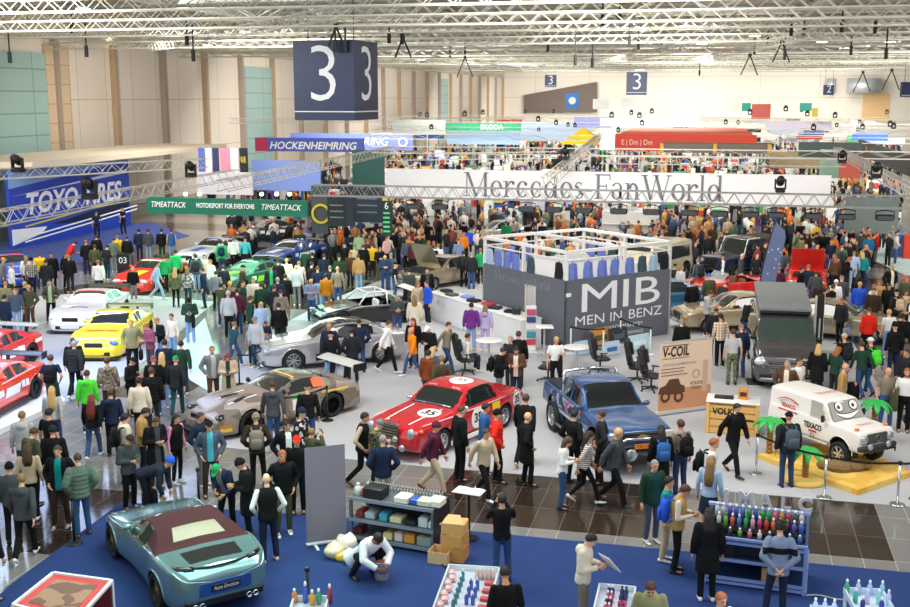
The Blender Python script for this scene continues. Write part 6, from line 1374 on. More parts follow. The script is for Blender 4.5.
post(74.5, 544, '#17181a', 'black barrier post beside the green puffer jacket person'); post(199.5, 512, '#17181a', 'black barrier post behind the soft top sports car'); post(308.5, 622, '#17181a', 'black barrier post at the bottom edge behind the coloured bottles', z=0.012)
# ------------------------------------------------------------------ standing banner, crate counter, sand plate, palms
a, b = at(657.5, 416), at(709.5, 408.5); d = b - a; L = d.length; rz = math.atan2(d.y, d.x); HBn = 2.0
o = thing('standing_banner', 'tan roll up banner with black lettering and truck drawing', 'banner', ((a.x + b.x) / 2, (a.y + b.y) / 2, .012), rz)
MB().rbox((0, 0, .06), (L + .06, .24, .11), .03).build('banner_base', mat('#c9cacb', .3, .5), o, angle=40); MB().box((0, 0, HBn / 2 + .1), (L, .012, HBn)).build('banner_sheet', mat('#dec3a8', .6), o); MB().box((0, -.008, .42), (L, .006, .62)).build('sand_print', mat('#c98f66', .6), o); MB().box((0, 0, HBn + .1), (L, .03, .03)).build('top_rail', mat('#c9cacb', .3, .5), o)
K = mat('#2a211c', .6); text('V-COIL', .40, K, o, (-.20 * L, -.014, 1.80), name='banner_lettering', width=L * .50, bold=.012, shear=.1); MB().box((-.20 * L, -.012, 1.99), (L * .5, .006, .02)).build('print_line', K, o); MB().box((-.20 * L, -.012, 1.62), (L * .5, .006, .012)).build('print_line', K, o)
text('SCHUTZ & AUFBEREITUNG', .1, mat('#5f86ac', .6), o, (-.12 * L, -.014, 1.44), name='banner_lettering', width=L * .62)
for k, wd in enumerate((.44, .42, .50)): MB().box((-.24 * L + (wd - .44) * L / 2, -.012, 1.32 - .09 * k), (L * wd, .006, .022)).build('print_line', mat('#6b5a4c', .6), o)
tr = MB(); 
for cx, cz, rr in ((-.62, .52, .17), (-.20, .48, .17)): tr.lathe([(rr, 0), (rr, .006), (rr * .5, .006), (rr * .5, 0)], 18, 0, (cx * L * .6, -.012, cz), Matrix.Rotation(PI / 2, 3, 'X'))
tr.poly([(x * L * .6, -.010, z) for x, z in ((-.85, .62), (-.8, .80), (-.62, .86), (-.5, 1.02), (-.22, 1.02), (-.15, .84), (-.02, .78), (0, .60), (-.3, .55))], -.006, V(0, 1, 0)); tr.build('truck_drawing', mat('#5a3826', .6), o)
text('VOLKEL', .15, K, o, (.22 * L, -.014, .82), name='banner_lettering', width=L * .26); text('TEAM', .13, K, o, (.20 * L, -.014, .68), name='banner_lettering', width=L * .18)
MB().lathe([(.13, 0), (.13, .006), (.10, .006), (.10, 0)], 18, M=Matrix.Rotation(PI / 2, 3, 'X')).build('stamp', mat('#b39a86', .6), o, False, (.20 * L, -.012, 1.10)); MB().rbox((.38 * L, -.012, 1.0), (.18, .006, .95), .01).build('side_print', mat('#c3a78d', .6), o)
a, b = at(707, 433), at(756, 437); d = b - a; L = d.length; rz = math.atan2(d.y, d.x); WO = pattern('crate_wood', '#d9a962', '#c9944c', 'noise', 2.5, .6)
o = thing('wooden_counter', 'wooden crate counter with white top beside the tan banner', 'counter', ((a.x + b.x) / 2, (a.y + b.y) / 2, .012), rz); cd_ = .7
MB().box((0, cd_ / 2, .44), (L - .06, cd_ - .06, .80)).build('crate_body', WO, o)
for x in (-L / 2, L / 2):
    for y in (0, cd_): MB().rbox((x, y, .43), (.09, .09, .86), .012).build('corner_post', mat('#e0b267', .6), o, angle=40)
for z in (.10, .30, .50, .70): MB().box((0, .0, z), (L - .1, .03, .17)).build('front_plank', mat('#dcae66', .6), o)
MB().rbox((0, cd_ / 2, .88), (L + .12, cd_ + .12, .04), .01).build('counter_top', mat('#e9e6e2', .4), o, angle=40); text('VOLKEL', .24, K, o, (-.15, -.02, .62), name='crate_lettering', width=.75, bold=.01); MB().box((.35, -.02, .42), (.42, .01, .05)).build('crate_lettering', K, o)
cp = lambda x, y, z: V(*(Matrix.Rotation(rz, 3, 'Z') @ V(x, y, 0))) + V((a.x + b.x) / 2, (a.y + b.y) / 2, .012 + z)
tag(MB().rbox((0, 0, .02), (.5, .34, .04), .01).build('black_tray', mat('#1f2023', .5), None, loc=cp(-.25, .4, .90), rz=rz, angle=40), 'flat black tray lying on the wooden crate counter', 'tray'); tag(MB().rbox((0, 0, .15), (.26, .18, .30), .01).rbox((0, -.095, .15), (.18, .01, .12), .004, 1).build('display_box', [mat('#d08a3c', .6), mat('#3a2a1c', .6)], None, loc=cp(.25, .4, .90), rz=rz, angle=40), 'orange brown display box standing on the wooden crate counter', 'box')
sp = [(757, 459), (857, 496), (911, 477), (842, 444)]; P = [at(*q) for q in sp]
tag(MB().poly([V(p.x, p.y, .012) for p in P], .13).build('sand_plate', pattern('sand_foam', '#e3bd5e', '#d9ab46', 'noise', 2.2, .8)), 'yellow sand coloured plate under the white cartoon car', 'plate')
p = at(803, 482); tag(MB().lathe([(.48, 0), (.50, .08), (.40, .12), (.001, .14)], 24).build('sand_disc', mat('#e6c060', .8), None, True, (p.x, p.y, .012)), 'round yellow sand disc in front of the sand plate', 'plate')
p = at(838, 476); rk = MB()
for k, (x, y, s) in enumerate(((0, 0, .34), (.35, .1, .26), (-.3, .05, .22), (.62, .2, .18))): rk.ball((x, y, .14), (s, s * .7, s * .5), 9, 6)
tag(rk.build('rock', mat('#7d6544', .9, bump=.8, bscale=8), None, loc=(p.x, p.y, .10)), 'brown rock mound under the front wheel of the cartoon car', 'rock')
def palm(px, py, label, z=.14, h=.75):
    p = at(px, py, z); o = thing('toy_palm', label, 'palm', p); tk = MB()
    for k in range(7): tk.lathe([(.07, h * k / 7), (.085, h * (k + .6) / 7), (.06, h * (k + 1) / 7)], 10)
    tk.build('trunk', mat('#9a6a2c', .7), o, True)
    for k in range(8):
        a = 2 * PI * k / 8; d = V(math.cos(a), math.sin(a), 0); mb = MB()
        ring_loft(mb, [(V(0, 0, h) + d * r_ + V(0, 0, zz), V(-d.y, d.x, 0) * w, V(0, 0, .04)) for r_, zz, w in ((.02, .02, .05), (.13, .11, .09), (.25, .10, .10), (.36, .0, .07), (.43, -.09, .02))], 8)
        mb.build('palm_leaf', mat('#2fae4c', .4), o, True)
palm(769, 453, 'green toy palm at the left end of the sand plate', .14); palm(805, 477, 'green toy palm on the round sand disc', .14, .55); palm(873, 440, 'green toy palm behind the bonnet of the cartoon car', .14, .9)
# feather flag, black sign board
a, b = at(764, 315), None
o = thing('feather_flag', 'slate blue curved feather flag with small stars before the red sports car', 'flag', (a.x, a.y, .012), YAW); pts = []; n = 14; Hf = 3.9
Lp = [(-.30 + (.58) * (i / n) ** 1.8, .35 + (Hf - .35) * i / n) for i in range(n + 1)]; Rp = [(.34 + (.58) * (i / n) ** 1.8 - .50 * (i / n) ** 14, .35 + (Hf - .5) * i / n) for i in range(n + 1)]
fl = MB(); vs = [];
for (x0, z0), (x1, z1) in zip(Lp, Rp): vs += [(x0, 0, z0), (x1, 0, z1)]
fl.add(vs, [(2 * i, 2 * i + 1, 2 * i + 3, 2 * i + 2) for i in range(n)]); fl.add([(x, .012, z) for x, y, z in vs], [(2 * i, 2 * i + 2, 2 * i + 3, 2 * i + 1) for i in range(n)]); fl.build('flag_cloth', mat('#66729c', .6), o)
MB().tube([(-.30, .01, 0)] + [(x, .01, z) for x, z in Lp], .025, 5).build('pole', DARK(), o); MB().lathe([(.3, 0), (.3, .04)], 16).build('base', DARK(), o, False, (-.3, 0, 0))
rr = random.Random(5)
for k in range(16): MB().box((rr.uniform(.05, .55), -.008, rr.uniform(.7, 2.9)), (.05, .006, .05), 0, Matrix.Rotation(.78, 3, 'Y')).build('star', mat('#dfe4ee', .5), o)
p = at(817, 352); o = thing('sign_board', 'narrow black sign board in white frame right of the camper van', 'sign', (p.x, p.y, .012), YAW + .9); MB().box((0, 0, 1.05), (.75, .05, 2.0)).build('board', mat('#1c1d20', .5), o)
for sx in (-1, 1): MB().box((sx * .385, 0, 1.05), (.03, .07, 2.05)).build('frame', mat('#e2e3e4', .5), o)
MB().box((0, -.03, .8), (.12, .01, .8)).build('sign_print', mat('#cfcfca', .5), o)
# ------------------------------------------------------------------ front stand
a, b = at(307, 547), at(346.5, 541.5); d = b - a; L = d.length; rz = math.atan2(d.y, d.x)
o = thing('standing_banner', 'plain grey back of a standing banner on the blue carpet', 'banner', ((a.x + b.x) / 2, (a.y + b.y) / 2, .012), rz); MB().box((0, 0, 1.06), (L, .012, 2.0)).build('banner_sheet', mat('#867c88', .7), o); MB().rbox((0, 0, .04), (L + .04, .12, .07), .02).build('banner_base', mat('#d5d6d8', .3, .4), o, angle=40)
MB().tube([(.02, .02, .05), (.02, .02, 2.05)], .02, 6).build('pole', mat('#b9bac0', .4), o)
for sx in (-1, 1): MB().rbox((sx * L * .3, -.12, .015), (.06, .36, .02), .006).build('foot', mat('#e3e3e3', .4), o, angle=40)
# grey work rack
a, b = at(349.5, 541.5), at(433.5, 556); d = b - a; L = d.length; rz = math.atan2(d.y, d.x); ML = mat('#6e7480', .4, .4)
RK = thing('workshop_rack', 'grey metal workshop rack filled with tools and boxes', 'rack', ((a.x + b.x) / 2, (a.y + b.y) / 2, .012), rz); RD, RH = .8, .92
OBST.append((Matrix.Translation(RK.location) @ Matrix.Rotation(rz, 4, 'Z'), -L / 2 - .3, L / 2 + .3, -.3, RD + .3)); rk = lambda x, y, z: V(*(Matrix.Rotation(rz, 3, 'Z') @ V(x, y, 0))) + V((a.x + b.x) / 2, (a.y + b.y) / 2, .012 + z)
for x in (-L / 2 + .03, L / 2 - .03):
    for y in (.03, RD - .03): MB().box((x, y, RH / 2), (.06, .06, RH)).build('upright', ML, RK)
for z in (.10, .48, RH): MB().box((0, RD / 2, z), (L, RD, .035)).build('shelf', ML, RK); MB().box((0, .0, z), (L, .03, .07)).build('shelf_edge', mat('#8d94a2', .4, .3), RK)
MB().box((0, RD - .02, .5), (L - .05, .02, .85)).build('back_panel', mat('#2a2c31', .6), RK); MB().box((L / 2, RD / 2, .5), (.02, RD, .9)).build('side_panel', mat('#1e1f23', .6), RK); MB().rbox((L / 2 + .015, .3, .55), (.01, .05, .05), .003).build('side_sticker', mat('#e4e4e4', .5), RK)
def item(name, c, s, loc, label, cat='box', group=None, r=.01, rot=None): return tag(MB().rbox((0, 0, s[2] / 2), s, r).build(name, mat(c, .5), None, loc=loc, rz=rz if rot is None else rot, angle=40), label, cat, group)
TP = RH + .02
for x, y, s, c, lb in ((.20, .22, (.30, .34, .14), '#ded9c6', 'cream tool case'), (.47, .22, (.20, .26, .12), '#2f56a8', 'blue tool case'), (.68, .22, (.30, .28, .13), '#c9c6b4', 'grey cream slatted case'), (.95 - .06, .28, (.28, .34, .15), '#e2dfd0', 'pale cream case with lid'), (-.45, .26, (.44, .36, .22), '#1b1c20', 'large black case')):
    item('tool_case', c, s, rk(x, y, TP), f'{lb} on top of the grey workshop rack', 'case', None, .02)
for k in range(26): tag(MB().lathe([(.022, 0), (.022, .09), (.010, .12), (.001, .125)], 8).build('socket_bit', mat('#b9b8b0', .3, .6), None, True, rk(-.78 + k * .064, .72 - .0 * k, TP)), 'pale socket standing in the rear row on the workshop rack', 'tool', 'row of sockets on the workshop rack')
for k in range(22): tag(MB().lathe([(.018, 0), (.018, .07), (.008, .09), (.001, .095)], 8).build('socket_bit', mat('#d5d6d2', .3, .6), None, True, rk(-.70 + k * .072, .62, TP)), 'small socket standing in the front row on the workshop rack', 'tool', 'front row of sockets on the workshop rack')
def spray(p, col, cap, label, group=None, h=.22, r=.035):
    o = tag(MB().lathe([(r, 0), (r, h * .62), (r * .5, h * .75), (r * .4, h * .8)], 12).build('bottle', mat(col, .25, coat=.5), None, True, p), label, 'bottle', group)
    MB().lathe([(r * .5, h * .8), (r * .55, h * .9), (r * .3, h), (.001, h)], 10).build('bottle_cap', mat(cap, .4), o, True); return o
spray(rk(-.92 + .1, .2, TP), '#d8d8d4', '#c8c8c4', 'white tub at the left end on top of the rack', None, .26, .08); spray(rk(-.70, .18, TP), '#d2502c', '#e8e0d8', 'orange bottle on top of the rack', None, .2, .04); spray(rk(-.63, .26, TP), '#3aa0b8', '#e9e4da', 'turquoise spray can on top of the rack', None, .28, .04)
for x, z, s, c, lb in ((-.75, .50, (.16, .3, .14), '#8a2f2c', 'dark red box on the upper shelf'), (-.52, .50, (.22, .3, .13), '#a9b2be', 'pale grey box on the upper shelf'), (-.22, .50, (.18, .3, .16), '#3a9ab8', 'turquoise bag on the upper shelf'), (.06, .50, (.26, .3, .12), '#d8c8a4', 'cream paper pack on the upper shelf'), (.38, .50, (.24, .34, .10), '#23262c', 'black box on the upper shelf'), (.66, .50, (.2, .3, .2), '#c4cad2', 'light grey drawer box on the upper shelf'), (.86, .50, (.16, .3, .14), '#e2e0da', 'white pack at the right of the upper shelf'),
                      (-.80, .12, (.18, .3, .16), '#5a1f20', 'maroon box on the lower shelf'), (-.12, .12, (.2, .3, .14), '#e4c98f', 'sand box on the lower shelf'), (.12, .12, (.18, .3, .18), '#d9c9c0', 'pinkish box on the lower shelf'), (.36, .12, (.24, .3, .19), '#d9903c', 'orange carton on the lower shelf'), (.72, .12, (.36, .36, .2), '#8d948c', 'grey net bag on the lower shelf')):
    item('shelf_box', c, s, rk(x, .24, z), lb + ' of the workshop rack', 'box', None, .015)
# paper stand, cartons, bags
p = at(456, 548); o = thing('leaflet_table', 'black post with a small tray of leaflets behind the cardboard boxes', 'stand', (p.x + .15, p.y + .5, .012), rz); MB().tube([(0, 0, 0), (0, 0, 1.0)], .03, 8).lathe([(.2, 0), (.2, .02)], 16).build('post', DARK(), o); MB().rbox((0, 0, 1.02), (.62, .36, .03), .01).build('tray', mat('#d9d6d2', .4), o, angle=40)
for sx in (-.16, .16): MB().box((sx, 0, 1.045), (.22, .30, .012)).build('leaflet', mat('#f0ecea', .5), o)
p = at(455, 559); CB = lambda h: mat(h, .8)
for k, (s, c, dz, rr_, lb) in enumerate((((.46, .42, .30), '#c98a48', 0, .1, 'lowest brown carton of the stack beside the rack'), ((.44, .42, .26), '#d59a55', .30, .02, 'middle brown carton of the stack beside the rack'), ((.46, .40, .22), '#dfa866', .56, .16, 'topmost open brown carton of the stack beside the rack'))):
    o = tag(MB().rbox((0, 0, s[2] / 2), s, .01).build('carton', CB(c), None, loc=(p.x, p.y, .012 + dz), rz=rz + rr_, angle=40), lb, 'carton'); MB().box((0, 0, s[2] + .002), (.06, s[1], .004)).build('tape', mat('#e9d6b4', .5), o)
    if k == 2: MB().poly([(-.22, -.2, .22), (.22, -.2, .22), (.12, -.05, .36), (-.12, -.05, .36)], .01, V(0, -.6, .8)).build('carton_flap', CB('#e6bb80'), o)
p = at(441, 561); o = thing('open_carton', 'small open pale carton on the carpet before the stack', 'carton', (p.x, p.y, .012), rz + .05)
for c, s in (((0, -.19, .12), (.40, .015, .24)), ((0, .19, .12), (.40, .015, .24)), ((-.2, 0, .12), (.015, .38, .24)), ((.2, 0, .12), (.015, .38, .24)), ((0, 0, .01), (.40, .38, .015))): MB().box(c, s).build('carton_side', CB('#dcb483'), o)
p = at(446, 549)
def bag(loc, c, s, label, seed):
    mb = MB(); mb.ball((0, 0, s[2] * .8), s, 14, 10); r_ = random.Random(seed); o = mb.build('plastic_bag', mat(c, .4, bump=.8, bscale=9, coat=.3), None, True, loc)
    for v in o.data.vertices:
        n_ = noise.noise(V(v.co.x * 9 + seed, v.co.y * 9, v.co.z * 9)); v.co *= 1 + .28 * n_
        v.co.z = max(v.co.z, .003)
    tag(o, label, 'bag')
bag((p.x, p.y, .012), '#e9e6e2', (.16, .14, .22), 'white plastic bag between the rack and the cartons', 1)
for q, c, s, lb, sd in (((334, 558), '#e5d5b0', (.20, .18, .15), 'cream paper bag at the foot of the grey banner', 2), ((341, 561), '#e8c23c', (.12, .10, .09), 'yellow pack among the bags by the grey banner', 3), ((347, 553), '#e6dccb', (.22, .2, .22), 'tall cream bag leaning between banner and rack', 4), ((351, 563), '#ece8e2', (.18, .16, .14), 'white plastic bag behind the kneeling person', 5)): 
    p = at(*q); bag((p.x, p.y, .012), c, s, lb, sd)
p = at(382, 578.5); o = thing('bucket', 'white plastic bucket with blue print before the kneeling person', 'bucket', (p.x, p.y, .012)); MB().lathe([(.135, 0), (.16, .34), (.172, .345), (.172, .36), (.155, .36), (.13, .03), (.001, .03)], 24).build('bucket_body', mat('#e4e1dc', .4), o, True); MB().lathe([(.148, .12), (.155, .22)], 24, cap=False).build('blue_print', mat('#6d83c0', .4), o, True)
MB().tube([(.17 * math.cos(a), .17 * math.sin(a), .33 - .10 * math.sin((a) % PI)) for a in [PI + PI * k / 10 for k in range(11)]], .008, 4).build('handle', mat('#c9c9c9', .4), o); MB().ball((0, 0, .30), (.13, .13, .06), 12, 6).build('sponge', mat('#e0906a', .8), o, True)
# bottle tables
def bottle_table(c0, c1, c2, H, label, frame='#d9dde2', shelf='#cdd6e2'):
    """front left, front right, back left corners at table height"""
    a, b, c = at(*c0, H), at(*c1, H), at(*c2, H); ux = (b - a); w = ux.length; ux.normalize(); uy = (c - a); uy -= ux * uy.dot(ux); d = uy.length; uy.normalize(); r_ = math.atan2(ux.y, ux.x)
    o = thing('display_table', label, 'table', (a.x, a.y, .012), r_); M = mat(frame, .35, .2); s = 1 if uy.cross(ux).z < 0 else -1
    for x in (.02, w - .02):
        for y in (.02, d - .02): MB().box((x, y * s, H / 2), (.045, .045, H)).build('leg', M, o)
    MB().rbox((w / 2, s * d / 2, H - .01), (w, d, .03), .008).build('table_top', mat(shelf, .3, coat=.4), o, angle=40)
    for x in (.0, w): MB().box((x, s * d / 2, H + .05), (.03, d, .10)).build('rim', M, o)
    for y in (0, d): MB().box((w / 2, s * y, H + .05), (w, .03, .10)).build('rim', M, o)
    MB().rbox((w / 2, s * d / 2, H * .4), (w - .05, d - .05, .03), .008).build('shelf', mat(shelf, .4), o, angle=40)
    OBST.append((Matrix.Translation(o.location) @ Matrix.Rotation(r_, 4, 'Z'), -.3, w + .3, min(0, s * d) - .3, max(0, s * d) + .3))
    return lambda x, y: V(a.x, a.y, .012 + H + .005) + ux * (x * w) + uy * (y * d)
ft = bottle_table((428, 628), (484, 632), (464, 571), .85, 'white framed bottle table at the bottom left of centre')
for k in range(9): tag(MB().rbox((0, 0, .05), (.10, .14, .10), .02).build('pink_pack', mat('#e8b3b4', .5), None, loc=ft(.10 + .04 * (k % 2), .12 + .095 * k), rz=.3, angle=40), 'pink pack in the left row of the bottle table', 'pack', 'pink packs on the bottle table')
for k in range(6): spray(ft(.34, .30 + .10 * k), '#2f7f86', '#e6ebea', 'teal bottle in the second row of the bottle table', 'teal bottles on the bottle table', .22)
for k in range(6): spray(ft(.55 + .12 * (k % 2), .40 + .13 * (k // 2)), '#3a5cc0', '#dfe3ee', 'blue bottle in the middle of the bottle table', 'blue bottles on the bottle table', .22)
for k in range(4): spray(ft(.36 + .14 * k, .16), '#2a2c30', '#c03a3a' if k % 2 else '#3a9a5a', 'dark bottle in the near row of the bottle table', 'dark bottles on the bottle table', .2)
for k in range(5): spray(ft(.60 + .08 * k, .86), '#e6c9bb', '#efe4de', 'cream bottle in the far row of the bottle table', 'cream bottles on the bottle table', .2)
for k in range(5): tag(MB().rbox((0, 0, .03), (.14, .10, .06), .01).build('red_pack', mat('#c8454a', .5), None, loc=ft(.86, .2 + .14 * k), angle=40), 'red flat pack in the right row of the bottle table', 'pack', 'red packs on the bottle table')
ft = bottle_table((592, 622), (630, 626), (597, 589), .85, 'small white bottle table cut by the bottom edge')
for k in range(8): spray(ft(.30 + .10 * (k % 2), .25 + .18 * (k // 2)), '#d8487a' if k % 4 < 2 else '#1f2c5c', '#eef0f6', 'pink or navy bottle in the left row of the small bottle table', 'left row on the small bottle table', .2)
for k in range(8): spray(ft(.66 + .12 * (k % 2), .25 + .18 * (k // 2)), '#22346c' if k > 3 else '#d8567f', '#1a2034', 'navy or pink bottle in the right row of the small bottle table', 'right row on the small bottle table', .2)
ft = bottle_table((286, 628), (322, 628), (288, 602), .85, 'bottle table at the bottom edge under the black post')
for x, y, c, cap, h, lb in ((.02, .95, '#e0972c', '#f2ece0', .24, 'amber bottle at the left'), (.34, .95, '#3454c8', '#f2f4fa', .36, 'tall blue bottle'), (.56, .85, '#dc9a30', '#f4f0e6', .26, 'second amber bottle'), (.74, .9, '#2f9a6a', '#dff0f4', .26, 'green bottle'), (1.06, .9, '#9a2f4a', '#f6f2f2', .34, 'tall maroon bottle')): spray(ft(x, y), c, cap, lb + ' on the table at the bottom edge', None, h, .045)
ft = bottle_table((858, 620), (898, 622), (857, 594), .9, 'pale blue lit bottle table at the bottom right', '#cfe0f2', '#dcebf8')
for k, (x, y, c) in enumerate(((.05, .95, '#2fa874'), (.35, .95, '#b9c6e6'), (.65, .95, '#a9cbe8'), (.98, .95, '#9fd0e0'), (.15, .6, '#35b09a'), (.45, .6, '#c6bfe8'), (.75, .6, '#8fd6cc'), (1.0, .6, '#c2d2f0'), (.22, .3, '#1f2c74'), (.70, .3, '#27358a'))): spray(ft(x, y), c, '#eef3fa', f'{["green", "lilac", "sky blue", "aqua", "sea green", "violet", "mint", "pale blue", "navy", "deep blue"][k]} bottle on the pale lit table at bottom right', None, .26, .04)
ft = bottle_table((818, 634), (846, 636), (818, 612), .9, 'bottle table just cut off at the bottom right of centre', '#cfe0f2', '#dcebf8')
for k in range(3): spray(ft(.15 + .35 * k, .9), '#c6dcf4', '#f2f6fb', f'{ordn[k]} pale bottle from the left showing its top at the bottom edge', None, .26, .04)
# counter with bottles and standing letters
a, b = at(702, 583), at(805, 597); d = b - a; L = d.length; rz = math.atan2(d.y, d.x); FR = mat('#8fa6dc', .35, .2)
CT = thing('bottle_counter', 'blue framed counter with stepped rows of bottles and standing letters', 'counter', (a.x, a.y, .012), rz); H1, D1 = .92, .95
OBST.append((Matrix.Translation(CT.location) @ Matrix.Rotation(rz, 4, 'Z'), -.25, L + .25, -.28, D1 + .3)); bc = lambda x, y, z: V(*(Matrix.Rotation(rz, 3, 'Z') @ V(x, y, 0))) + V(a.x, a.y, .012 + z)
for x in (.03, L - .03):
    for y in (.03, D1): MB().box((x, y, H1 / 2 + (.14 if y > .5 else 0)), (.06, .06, H1 + (.28 if y > .5 else 0))).build('frame_post', FR, CT)
for z, y in ((.06, 0), (.14, 0), (.50, 0), (.84, 0), (.92, 0), (1.20, D1)): MB().box((L / 2, y + .02, z), (L, .05, .05)).build('frame_rail', FR, CT)
for z in (.10, .50): MB().box((L / 2, D1 / 2, z), (L - .08, D1 - .05, .025)).build('shelf', mat('#223c66', .4), CT)
MB().box((L / 2, D1 - .02, .5), (L - .1, .02, .85)).build('back_panel', mat('#14202f', .5), CT); MB().box((L / 2, D1 + .0, 1.22), (L + .04, .10, .05)).build('top_rail', mat('#a9b6e0', .35), CT)
for k, (y, z) in enumerate(((.16, .90), (.42, .98), (.68, 1.06))): MB().box((L / 2, y, z), (L - .1, .26, .04)).build('step', mat('#15161b', .3, coat=.6), CT)
for sx in (0, 1): MB().box((sx * L, D1 / 2, .06), (.05, D1, .05)).box((sx * L, D1 / 2, .50), (.05, D1, .05)).build('side_rail', FR, CT)
MB().box((.75, .35, .66), (.62, .3, .24)).build('dark_locker', mat('#0f1116', .4), CT)
for i, ch in enumerate('IMALC'): text(ch, .38, mat('#c9cdd6', .35, .2), CT, (.30 + .36 * i, D1 + .02, 1.37), (PI / 2, 0, 0), 'standing_letter', depth=.04, bold=.012)
BC = ['#c9d6e0', '#b9cbd8', '#6a3fa8', '#2f5fb0', '#4a6ac0', '#2f9a5a', '#3058b8', '#38a85a', '#2fa060', '#d8607a', '#c98a3c', '#b83a6a', '#3a4a5a', '#c8c8d0']
for k in range(14): spray(bc(.16 + (L - .3) * k / 13, .70, 1.085), BC[k], '#eef0f2', 'bottle standing in the rear row of the stepped counter', 'rear row of bottles on the stepped counter', .26, .045)
BC2 = ['#d6d8c8', '#6ab84a', '#d8644a', '#4a7ac0', '#38a05a', '#d8a8b4', '#c83a7a', '#d0402c', '#d8742c', '#2a2c34', '#3a3c44', '#6a5ac0', '#3a6ac0', '#3a86b8']
for k in range(13): spray(bc(.22 + (L - .36) * k / 12, .44, 1.005), BC2[k], ['#f0f0ee', '#3a9a4a', '#f2f2f2'][k % 3], 'bottle standing in the middle row of the stepped counter', 'middle row of bottles on the stepped counter', .25, .042)
for k in range(8): spray(bc(.45 + (L - .6) * k / 7, .16, .925), ['#2a2c30', '#58a83a', '#d86a8a', '#d8d4cc', '#2a3c50', '#d8c83a', '#2f4fa0', '#2a6aa8'][k], '#e9e9e6', 'bottle standing in the front row of the stepped counter', 'front row of bottles on the stepped counter', .17, .04)
item('carton', '#b98860', (.34, .25, .30), bc(1.22, .2, .115), 'brown carton on the lower shelf of the bottle counter', 'carton'); item('shelf_box', '#5f6b7c', (.34, .3, .22), bc(1.30, .25, .515), 'grey box on the upper shelf of the bottle counter'); item('shelf_box', '#1a1c22', (.5, .3, .24), bc(.30, .3, .515), 'black box at the left of the bottle counter shelf')
p0, p1 = at(806, 597), at(857, 601); tag(MB().tube([V(p0.x + (p1.x - p0.x) * t, p0.y + (p1.y - p0.y) * t + .06 * math.sin(7 * t), .03) for t in [k / 12 for k in range(13)]], .012, 5).build('cable', mat('#c9c4b8', .5)), 'pale cable on the carpet from the bottle counter to the right', 'cable')
p0, p1 = at(442, 566), at(459, 579); tag(MB().tube([V(p0.x, p0.y, .03), V(p1.x, p1.y, .03)], .015, 5).build('cable', mat('#1a1b1f', .5)), 'dark cable on the carpet from the open carton to the bottle table', 'cable')
# red display case at the corner
H = .95; a, b, c, d = at(13, 606, H), at(76, 622, H), at(112, 582, H), at(53.4, 574, H); o = thing('display_case', 'white edged red display case at the bottom left corner', 'display case', (a.x, a.y, .012)); z0 = -H + .0
Q = [V(q.x - a.x, q.y - a.y, 0) for q in (a, b, c, d)]; WE = mat('#e9e6ec', .4)
MB().add([q + V(0, 0, z) for z in (0.0, H) for q in Q], [(0, 1, 5, 4), (1, 2, 6, 5), (2, 3, 7, 6), (3, 0, 4, 7), (3, 2, 1, 0)]).build('case_body', mat('#5a1020', .35, coat=.6), o)
cen = sum(Q, V(0, 0, 0)) / 4; ins = [cen + (q - cen) * .86 for q in Q]; ins2 = [cen + (q - cen) * .70 for q in Q]
MB().poly([q + V(0, 0, H - .02) for q in Q], .015).build('red_border', mat('#d8453c', .4, coat=.4), o); MB().poly([q + V(0, 0, H - .004) for q in ins2], .006).build('picture', pattern('case_picture', '#a8805f', '#7a5540', 'noise', 3, .5), o)
for k in range(4): MB().tube([Q[k] + V(0, 0, H + .005), Q[(k + 1) % 4] + V(0, 0, H + .005)], .035, 4).build('case_edge', WE, o); MB().tube([Q[k], Q[k] + V(0, 0, H)], .03, 4).build('case_edge', WE, o)
e = Q[2] - Q[1]; ang = math.atan2(e.y, e.x); nrm = V(e.y, -e.x, 0).normalized(); m_ = (Q[1] + Q[2]) / 2; text('90', .34, mat('#e9e6ee', .5), o, m_ + nrm * .012 + V(0, 0, H * .62), (PI / 2, 0, ang), 'case_lettering', shear=.2, bold=.01)
# stepping bags and loose things
def backpack(loc, rzz, col, label, s=1.0, z=0.0):
    o = thing('backpack', label, 'backpack', (loc.x, loc.y, loc.z + z), rzz); o.scale = (s, s, s); M = cloth(col)
    MB().rbox((0, 0, .24), (.32, .17, .46), .07).build('bag_body', M, o, angle=60); MB().rbox((0, .10, .16), (.25, .07, .24), .04).build('front_pocket', M, o, angle=60); MB().tube([(-.06, 0, .46), (0, 0, .52), (.06, 0, .46)], .014, 5).build('grab_loop', mat('#1a1b1e', .7), o)
    for sx in (-1, 1): MB().tube([(sx * .10, -.06, .44), (sx * .11, -.12, .49), (sx * .12, -.30, .44), (sx * .13, -.33, .30), (sx * .13, -.20, .10), (sx * .12, -.08, .06)], .020, 5).build('strap', M if col not in ('#7d7468',) else cloth('#8d8478'), o)
    return o
